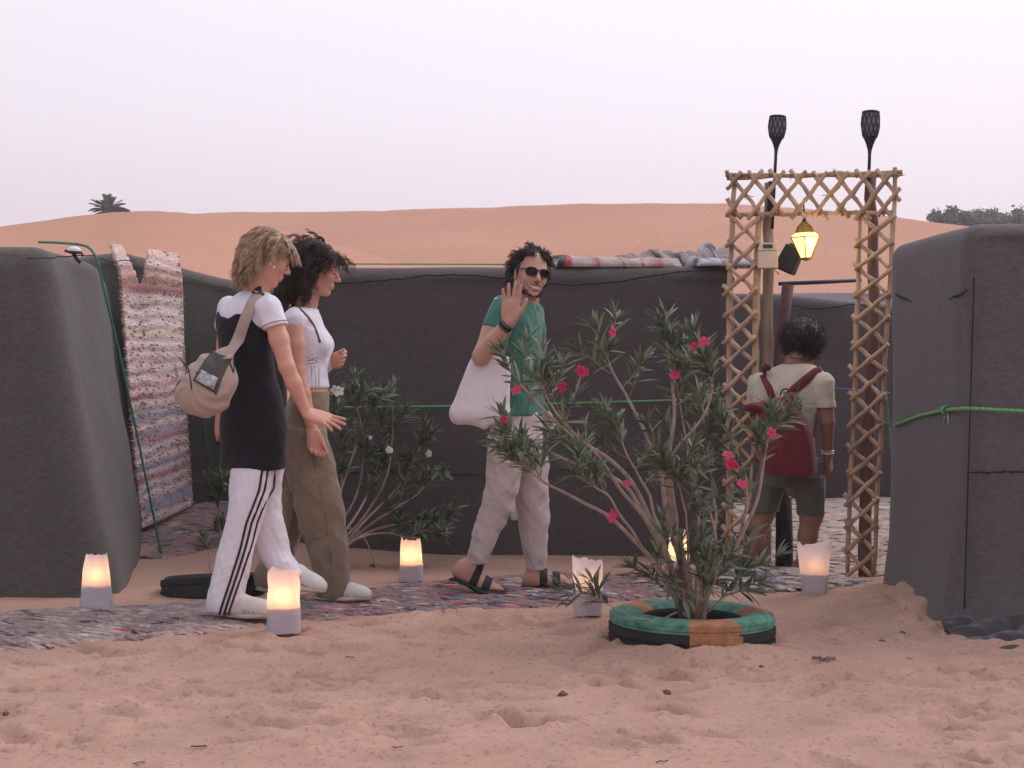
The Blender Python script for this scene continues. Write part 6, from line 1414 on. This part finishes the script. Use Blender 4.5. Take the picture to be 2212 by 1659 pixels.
# trousers
v = Vol(C(985, 1260, -.30), C(1215, 880, .30), .0045)
v.loft([(C.z(893), C.x(1120), 0, .112, .16, yC), (C.z(940), C.x(1116), 0, .125, .172, yC), (C.z(1000), C.x(1116), 0, .125, .17, yC)], .02)
rows = [(950, 1052, 1150), (1005, 1050, 1130), (1060, 1046, 1120), (1100, 1038, 1103), (1142, 1022, 1086), (1190, 1011, 1066), (1220, 1004, 1052)]
v.loft(C.edges(rows, [-.085, -.09, -.095, -.095, -.09, -.09, -.09], 1.05, 0), .03)
rows = [(950, 1090, 1178), (1005, 1098, 1184), (1060, 1105, 1189), (1105, 1113, 1191), (1150, 1120, 1188), (1184, 1126, 1185), (1243, 1136, 1182)]
v.loft(C.edges(rows, [.075, .08, .085, .085, .085, .08, .08], 1.05, 0), .03)
v.wrap(vb, .008, lambda X, Y, Z: np.maximum(np.maximum(Z - C.z(900), C.z(1200) - Z), np.where((Y > .15) | (Y < -.2), 1.0, -1.0)) + 0 * X); v.disp(folds(23, .0072, (22, 22, 26))); v.disp(folds(123, .0040, (60, 60, 45), 6, 2.5, .8)); v.wrap(vb, .003, lambda X, Y, Z: np.maximum(np.maximum(Z - C.z(900), C.z(1200) - Z), np.where((Y > .15) | (Y < -.2), 1.0, -1.0)) + 0 * X, k=.004); C.add('trousers', v, m_linen)
# wrist bands
fd = (wr - el) / np.linalg.norm(wr - el); e1 = np.cross(fd, (0, 1, 0)); e1 /= np.linalg.norm(e1); e2 = np.cross(fd, e1); a = np.linspace(0, 2 * math.pi, 30)
for k, (o_, r_) in enumerate(((-.01, .031), (-.024, .033), (-.036, .034))):
    mb = MB(); mb.tube(wr + fd * o_ + r_ * (np.cos(a)[:, None] * e1 + np.sin(a)[:, None] * e2), .0055, 6); C.add('wristband', mb, (m_band, m_blackd, m_band)[k])
# sunglasses
m_lens = mat('sunglass_lens', (0.005, 0.005, 0.006), 0.25, 0, 5, spec=.25)
sg_ = None
for s_ in (-1, 1):
    mb = MB(); n1 = 20; a = np.linspace(0, 2 * math.pi, n1, endpoint=False); rim = np.array([hC(.098 - .010 * (abs(.033 * s_ + .026 * math.cos(t)) / .05) ** 2, .033 * s_ + .027 * math.copysign(abs(math.cos(t)) ** .8, math.cos(t)), .004 + .020 * math.copysign(abs(math.sin(t)) ** .8, math.sin(t))) for t in a]); cen = rim.mean(0) + hC.M[:, 0] * .003
    mb.add(np.vstack([rim, cen[None]]), None, [(i, (i + 1) % n1, n1) for i in range(n1)]); 
    if sg_ is None: sg_ = C.add('sunglasses', mb, m_lens)
    else: C.add('lens', mb, m_lens, sg_)
    mb = MB(); mb.tube(np.vstack([rim, rim[:1]]), .0028, 5); C.add('rim', mb, m_blackp, sg_)
    mb = MB(); mb.tube(smooth_line([hC(.080, .060 * s_, .014), hC(.05, .072 * s_, .012), hC(-.005, .080 * s_, .006)], 8), .003, 5); C.add('temple', mb, m_blackp, sg_)
mb = MB(); mb.tube([hC(.098, -.010, .012), hC(.101, 0, .014), hC(.098, .010, .012)], .0028, 5); C.add('bridge', mb, m_blackp, sg_)
# teeth, moustache, beard, brows
mb = MB(); u_, v_ = np.meshgrid(np.linspace(-1, 1, 12), np.linspace(-1, 1, 4), indexing='ij'); mb.grid(np.array([[hC(.0905 - .013 * (a * 1.0) ** 2, .028 * a, -.0655 + .0070 * c + .009 * a * a) for c in np.linspace(-1, 1, 4)] for a in np.linspace(-1, 1, 12)])); C.add('teeth', mb, m_tooth)
for zz, xx in ((-.0555, .0975), (-.0755, .0945)):
    mb = MB(); mb.tube(smooth_line([hC(xx - .014, -.029, zz + .010), hC(xx - .002, -.012, zz + .001), hC(xx, 0, zz - .0005), hC(xx - .002, .012, zz + .001), hC(xx - .014, .029, zz + .010)], 14), [.001] + [.0028] * 12 + [.001], 5); C.add('lip', mb, m_lip)
r = np.random.default_rng(3); mb = MB()
def skin_pt(v_, ctr, d):
    p = np.array(ctr, float); d = d / np.linalg.norm(d)
    for _ in range(60):
        if vbC.at(*p) > 0: break
        p = p + d * .0025
    return p
for k in range(900):
    a = r.uniform(-1, 1)
    if k < 170: loc = np.array((1.0, .30 * a, 0)); ctr = hC(.03, .0, -.049 - .006 * a * a + r.normal(0, .0022)); d = hC.M @ loc
    else:
        a = math.copysign(abs(a) ** .7, a); up_ = r.uniform(0, 1) ** 1.5; ctr = hC(.02, 0, -.070 + .028 * up_ * abs(a)); d = hC.M @ np.array((math.cos(a * 1.45), math.sin(a * 1.45) * 1.0, -.62 + .55 * up_ * abs(a)))
    p0 = skin_pt(None, ctr, d); g = hC.M @ np.array((.2, .2 * a, -.95)); L = r.uniform(.005, .010); mb.tube([p0 - d * .001, p0 + g * L * .6 + d * .001, p0 + g * L], [.0007, .0006, .0002], 3, cap=False)
C.add('beard', mb, m_brownh[0])
keepC = lambda p, d: not (d[0] > .55 and p[2] < .080) and not (p[0] > -.005 and p[2] < .055) and not (p[0] > -.03 and p[2] < .0)
rts = scalp(hC, 190, 24, keepC, -.05)
mb = hair_locks(rts, curly(hC, lambda p, n: .060 + .05 * max(0, .2 - (hC.M.T @ n)[0]), 0.75, .010, 13, 5, grav=.06, pole=(.06, 0, .09)), per=13, spread=.008, r=.0014, clump=.45, seed=7, mi_fn=lambda i: int(rng.choice(3, p=[.45, .45, .1])))
hc = Vol(hC.c - .17, hC.c + .17, .005); hc.ell(hC(-.024, 0, .038), (.098, .082, .086), .02, M=hC.M); hc.ell(hC(-.05, 0, -.02), (.06, .082, .075), .04, M=hC.M); hc.ell(hC(.100, 0, -.020), (.094, .12, .106), .02, 'sub', M=hC.M); hc.disp(folds(6, .005, (80, 80, 80)))
ho = C.add('hair', mb, m_brownh); C.add('under_hair', hc, m_brownh[1], ho)
# tote bag
m_tote = mat('tote_cotton', (0.72, 0.66, 0.69), 0.9, 0.05, 14, bump=.45, bscale=24, bdist=.018, stretch=(1,1,.5), sheen=.15)
tc0 = C(1040, 850, -.20); TB = empty('tote_bag', tuple(np.array(C.root.location) + tc0), 'white cotton tote bag hanging from the waving man\'s shoulder', 'bag')
def tp_(vx, vy, y=0): q = C(vx, vy, y) - tc0; return np.array((q[0], y, q[2]))
v = Vol(tp_(960, 945, -.09), tp_(1130, 755, .10), .0045)
rows = [(778, 1028, 1100), (810, 1016, 1098), (850, 1003, 1094), (885, 993, 1090), (905, 990, 1088)]
for (vy, l_, r_), (vy2, l2, r2) in zip(rows[:-1], rows[1:]):
    for t in (0, .2, .4, .6, .8): 
        q0 = tp_(l_ + (l2 - l_) * t + 6, vy + (vy2 - vy) * t); q1 = tp_(r_ + (r2 - r_) * t - 6, vy + (vy2 - vy) * t + 4); rr = .014 + .024 * ((vy + (vy2 - vy) * t - 778) / 127); v.cone(q0, q1, rr, rr, .03, flat=((0, 1, 0), 1.0))
v.cone(tp_(991, 902), tp_(1048, 916), .014, .03, .02); v.cone(tp_(1048, 916), tp_(1088, 902), .03, .02, .02)
v.disp(folds(31, .0065, (26, 12, 14))); obj('bag_body', v.mesh('bag_body'), m_tote, TB)
for e, yy in ((0, -.0), (14, .06)):
    q = smooth_line([tp_(1040 + e, 785, -.01 + yy), tp_(1048 + e, 740, .02 + yy), tp_(1058 + e, 700, .04 + yy), tp_(1074 + e, 655, .02 + yy), tp_(1086 + e, 650, .06 + yy), tp_(1092 + e, 690, .16)], 30); ribbon(q, .022, (-.6, -.6, .5), .003).build('handle', m_tote, TB)
# water bottle seen between his legs
m_bot = mat('bottle_plastic', (0.55, 0.62, 0.58), 0.15, 0.05, 10, spec=.6); bt_ = P(1113, 1124, 7.35)
WB = empty('water_bottle', tuple(bt_), 'small clear bottle seen between the waving man\'s legs', 'bottle'); mb = MB(); mb.lathe([(.0001, 0), (.022, .002), (.024, .02), (.024, .09), (.018, .11), (.010, .125), (.010, .14)], sides=14); mb.build('bottle_body', m_bot, WB)
mb = MB(); mb.lathe([(.0115, .135), (.0115, .155), (.0001, .156)], sides=12); mb.build('cap', m_green, WB)
mb = MB(); mb.tube([(0, 0, .15), (.0, .0, .30), (.01, -.05, .55), (.05, -.1, .62)], .003, 5); mb.build('cord', m_blackp, WB)

# ------------------------------------------------------------------ person 4: man with backpack in the gateway
m_cream = mat('cream_tshirt', (0.56, 0.50, 0.40), 0.9, 0.05, 20, bump=.45, bscale=24, bdist=.018, stretch=(1,1,.8), sheen=.2); m_short = mat('grey_shorts', (0.105, 0.100, 0.085), 0.9, 0.1, 20, bump=.45, bscale=24, bdist=.018, stretch=(1,1,.6), sheen=.2); m_pack = mat('maroon_canvas', (0.150, 0.014, 0.024), 0.8, 0.12, 20, bump=.45, bscale=24, bdist=.018, stretch=(1,1,.8), sheen=.2); m_shoe4 = mat('grey_shoe', (0.16, 0.155, 0.19), .8, .1, 20)
E4 = Person(1715, 1255, 389, 'man with afro hair, cream t-shirt and grey shorts walking away through the gate')
yE = .95
hE = HeadXf(E4(1739, 752, .04), rotM(.75, .32, .05), 1.02)
v = Vol(E4(1570, 1265, -.34), E4(1830, 680, .34), .0048); head(v, hE, male=True)
v.chain([hE(-.025, 0, -.06), E4(1722, 785, 0), E4(1712, 815, 0)], [.056, .055, .07], .03)
v.loft([(E4.z(815), E4.x(1710), 0, .08, .17, yE), (E4.z(900), E4.x(1698), 0, .09, .15, yE), (E4.z(1000), E4.x(1705), 0, .095, .15, yE)], .03)
sh, el, wr = E4(1768, 836, -.12), E4(1774, 915, -.14), E4(1779, 985, -.10)
v.chain([sh, el, wr], [.052, .042, .029], .015); hand(v, wr, (.2, .25, -1), (.5, .8, .2), (-.6, .3, 0), curl=(.5, .6, .6, .6), k=1.0)
sh2, el2, wr2 = E4(1650, 836, .12), E4(1634, 920, .2), E4(1650, 990, .22); v.chain([sh2, el2, wr2], [.052, .042, .029], .015)
v.chain([E4(1738, 1020, -.07), E4(1748, 1115, -.06), E4(1741, 1160, -.05), E4(1727, 1242, -.04)], [.08, .060, .050, .034], .03); v.chain([E4(1680, 1020, .08), E4(1656, 1115, .08), E4(1635, 1175, .06), E4(1606, 1240, .04)], [.08, .058, .048, .034], .03)
E4.add('body', v, m_skinB); vb = v
v = Vol(E4(1590, 1020, -.32), E4(1820, 770, .32), .0048)
v.loft([(E4.z(790), E4.x(1722), 0, .062, .08, yE), (E4.z(800), E4.x(1717), 0, .082, .14, yE), (E4.z(822), E4.x(1708), 0, .10, .195, yE), (E4.z(870), E4.x(1698), 0, .118, .195, yE), (E4.z(940), E4.x(1698), 0, .115, .18, yE), (E4.z(1002), E4.x(1704), 0, .118, .18, yE)], .02)
sl = sh + (el - sh) * .62; v.cone(sh + (-.01, .0, 0), sl, .070, .062, .02); v.cone(sh2, sh2 + (el2 - sh2) * .6, .070, .062, .02); v.cut(lambda X, Y, Z: np.where(X > E4.x(1752), E4.z(886) - Z, -1.0))
v.wrap(vb, .008, lambda X, Y, Z: np.maximum(np.maximum(E4.z(995) - Z, Z - E4.z(794)), np.where((X > E4.x(1750)) | (X < E4.x(1650)), E4.z(880) - Z, -1.0)) + 0 * Y); v.disp(folds(41, .0060, (20, 20, 20))); v.disp(folds(141, .0030, (60, 60, 45), 6, 2.5, .8)); v.wrap(vb, .003, lambda X, Y, Z: np.maximum(np.maximum(E4.z(995) - Z, Z - E4.z(794)), np.where((X > E4.x(1750)) | (X < E4.x(1650)), E4.z(880) - Z, -1.0)) + 0 * Y, k=.004); E4.add('shirt', v, m_cream); vS4 = v
v = Vol(E4(1600, 1135, -.30), E4(1800, 985, .30), .0048)
v.loft([(E4.z(992), E4.x(1706), 0, .112, .172, yE), (E4.z(1030), E4.x(1708), 0, .122, .185, yE), (E4.z(1055), E4.x(1708), 0, .12, .18, yE)], .02)
v.loft(E4.edges([(1030, 1690, 1776), (1075, 1712, 1777), (1117, 1718, 1775)], [-.06, -.06, -.06], 1.1, 0), .02); v.loft(E4.edges([(1030, 1640, 1725), (1075, 1630, 1700), (1115, 1622, 1690)], [.08, .08, .08], 1.1, 0), .02)
v.wrap(vb, .010, lambda X, Y, Z: np.maximum(np.maximum(Z - E4.z(1000), E4.z(1114) - Z), np.where((X > E4.x(1772)) | (X < E4.x(1600)), 1.0, -1.0)) + 0 * Y); v.disp(folds(43, .0055, (24, 24, 14))); v.disp(folds(143, .0026, (60, 60, 45), 6, 2.5, .8)); v.wrap(vb, .003, lambda X, Y, Z: np.maximum(np.maximum(Z - E4.z(1000), E4.z(1114) - Z), np.where((X > E4.x(1772)) | (X < E4.x(1600)), 1.0, -1.0)) + 0 * Y, k=.004); E4.add('shorts', v, m_short)
sneakers(E4, E4(1716, 1256, -.05), E4(1716, 1256, -.05) + (.12, .21, .0), m_shoe4, m_shoe4); sneakers(E4, E4(1596, 1252, .05), E4(1596, 1252, .05) + (.15, .2, .0), m_shoe4, m_shoe4)
keepE = lambda p, d: not (d[0] > .50 and p[2] < .07) and not (p[0] > .03 and p[2] < .03)
rts = scalp(hE, 1000, 34, keepE, -.045); r = np.random.default_rng(8)
def afro(p, n, i):
    k = 14; t = np.linspace(0, 1, k); L = r.uniform(.035, .068); s1 = np.cross(n, r.normal(0, 1, 3)); s1 /= np.linalg.norm(s1); s2 = np.cross(n, s1); ph = r.uniform(0, 6); return p + n * (t * L)[:, None] + .009 * (np.sin(t * 18 + ph)[:, None] * s1 + np.cos(t * 18 + ph)[:, None] * s2)
mb = hair_mesh([(a, b_) for a, b_, _ in rts], afro, r=.0032, mi_fn=lambda i: int(rng.choice(3, p=[.4, .5, .1])))
hc = Vol(hE.c - .18, hE.c + .18, .005); hc.ell(hE(-.020, 0, .045), (.124, .108, .108), .02, M=hE.M); hc.ell(hE(.12, 0, -.045), (.10, .13, .10), .03, 'sub', M=hE.M); hc.disp(folds(6, .005, (90, 90, 90)))
ho = E4.add('hair', mb, m_brownh); E4.add('under_hair', hc, m_brownh[1], ho)
mb = MB(); mb.tube(smooth_line([E4(1700, 778, -.075), E4(1712, 780, -.085), E4(1730, 782, -.07), E4(1742, 786, -.03)], 14), .004, 5); E4.add('necklace', mb, m_leath)
mb = MB(); a = np.linspace(0, 2 * math.pi, 24)
for k in (0, 1): mb.tube(wr + (0, 0, .006 + .014 * k) + .032 * np.column_stack([np.cos(a), np.sin(a), 0 * a]), .005, 5)
E4.add('bracelet', mb, m_whitep)
# backpack
pc = E4(1672, 950, -.20); BP = empty('backpack', tuple(np.array(E4.root.location) + pc), 'maroon canvas backpack on the man in the gateway', 'backpack')
def kp(vx, vy, y=0): q = E4(vx, vy, 0) - (pc[0], 0, pc[2]); return np.array((q[0], y, q[2]))
v = Vol(kp(1580, 1045, -.16), kp(1760, 840, .17), .0048)
nb_ = np.array((-.35, -.94, 0))
v.loft([(kp(0, 1026)[2], kp(1690, 0)[0], -.04, .10, .140, yE), (kp(0, 990)[2], kp(1682, 0)[0], -.05, .115, .155, yE), (kp(0, 930)[2], kp(1670, 0)[0], -.05, .110, .150, yE), (kp(0, 890)[2], kp(1658, 0)[0], -.04, .09, .135, yE), (kp(0, 868)[2], kp(1668, 0)[0], -.01, .05, .10, yE)], .02, pw=2.8)
v.disp(folds(51, .0060, (24, 24, 22))); obj('pack_body', v.mesh('pack_body'), m_pack, BP)
v = Vol(kp(1575, 915, -.20), kp(1730, 840, .17), .0048); v.cone(kp(1606, 884, -.06), kp(1690, 866, -.05), .035, .04, .02, flat=((0, .3, 1), .55)); v.cone(kp(1606, 884, -.06), kp(1660, 892, -.10), .03, .035, .03, flat=((0, .3, 1), .45)); v.cone(kp(1690, 866, -.05), kp(1700, 880, -.08), .035, .03, .03); v.disp(folds(52, .003, (25, 25, 25))); obj('flap', v.mesh('flap'), m_pack, BP)
for pts, w in (([(1664, 865), (1658, 845), (1652, 822), (1650, 804), (1656, 794)], .048), ([(1686, 872), (1700, 852), (1722, 832), (1745, 814), (1758, 806), (1764, 806)], .050)):
    q = []
    for a, c in smooth_line([(a, c, 0) for a, c in pts], 24)[:, :2]: x, z = E4.x(a), E4.z(c); q.append((x - pc[0], vS4.front(x, z, -.05) - .008 - pc[1], z - pc[2]))
    q = np.array(q); 
    for _ in range(3): q[1:-1] = (q[:-2] + 2 * q[1:-1] + q[2:]) / 4
    ribbon(q, w, (.1, -1, .3), .006).build('shoulder_strap', m_pack, BP)
mb = MB(); mb.tube(smooth_line([kp(1672, 858, .02), kp(1676, 846, -.0), kp(1684, 845, -.0), kp(1690, 856, .02)], 12), .005, 5); mb.build('grab_loop', m_pack, BP)
mb = MB(); mb.tube(smooth_line([kp(1733, 985, -.0), kp(1742, 950, .02), kp(1752, 905, .05)], 12), .006, 5); mb.build('side_strap', m_pack, BP)

# ------------------------------------------------------------------ dusty evening air
hz_m = bpy.data.materials.new('haze_air'); hz_m.use_nodes = True; n = hz_m.node_tree.nodes; n.clear(); l = hz_m.node_tree.links
ho_ = n.new('ShaderNodeOutputMaterial'); pv = n.new('ShaderNodeVolumePrincipled'); pv.inputs['Color'].default_value = (0.96, 0.90, 0.90, 1); pv.inputs['Density'].default_value = 0.0017; pv.inputs['Anisotropy'].default_value = 0.1
l.new(pv.outputs['Volume'], ho_.inputs['Volume'])
mb = MB(); mb.box((0, 2000, 9.0), (6400, 4600, 21.0)); hz = mb.build('haze', hz_m, smooth=False); tag(hz, 'thin dusty evening air over the camp', kind='stuff')
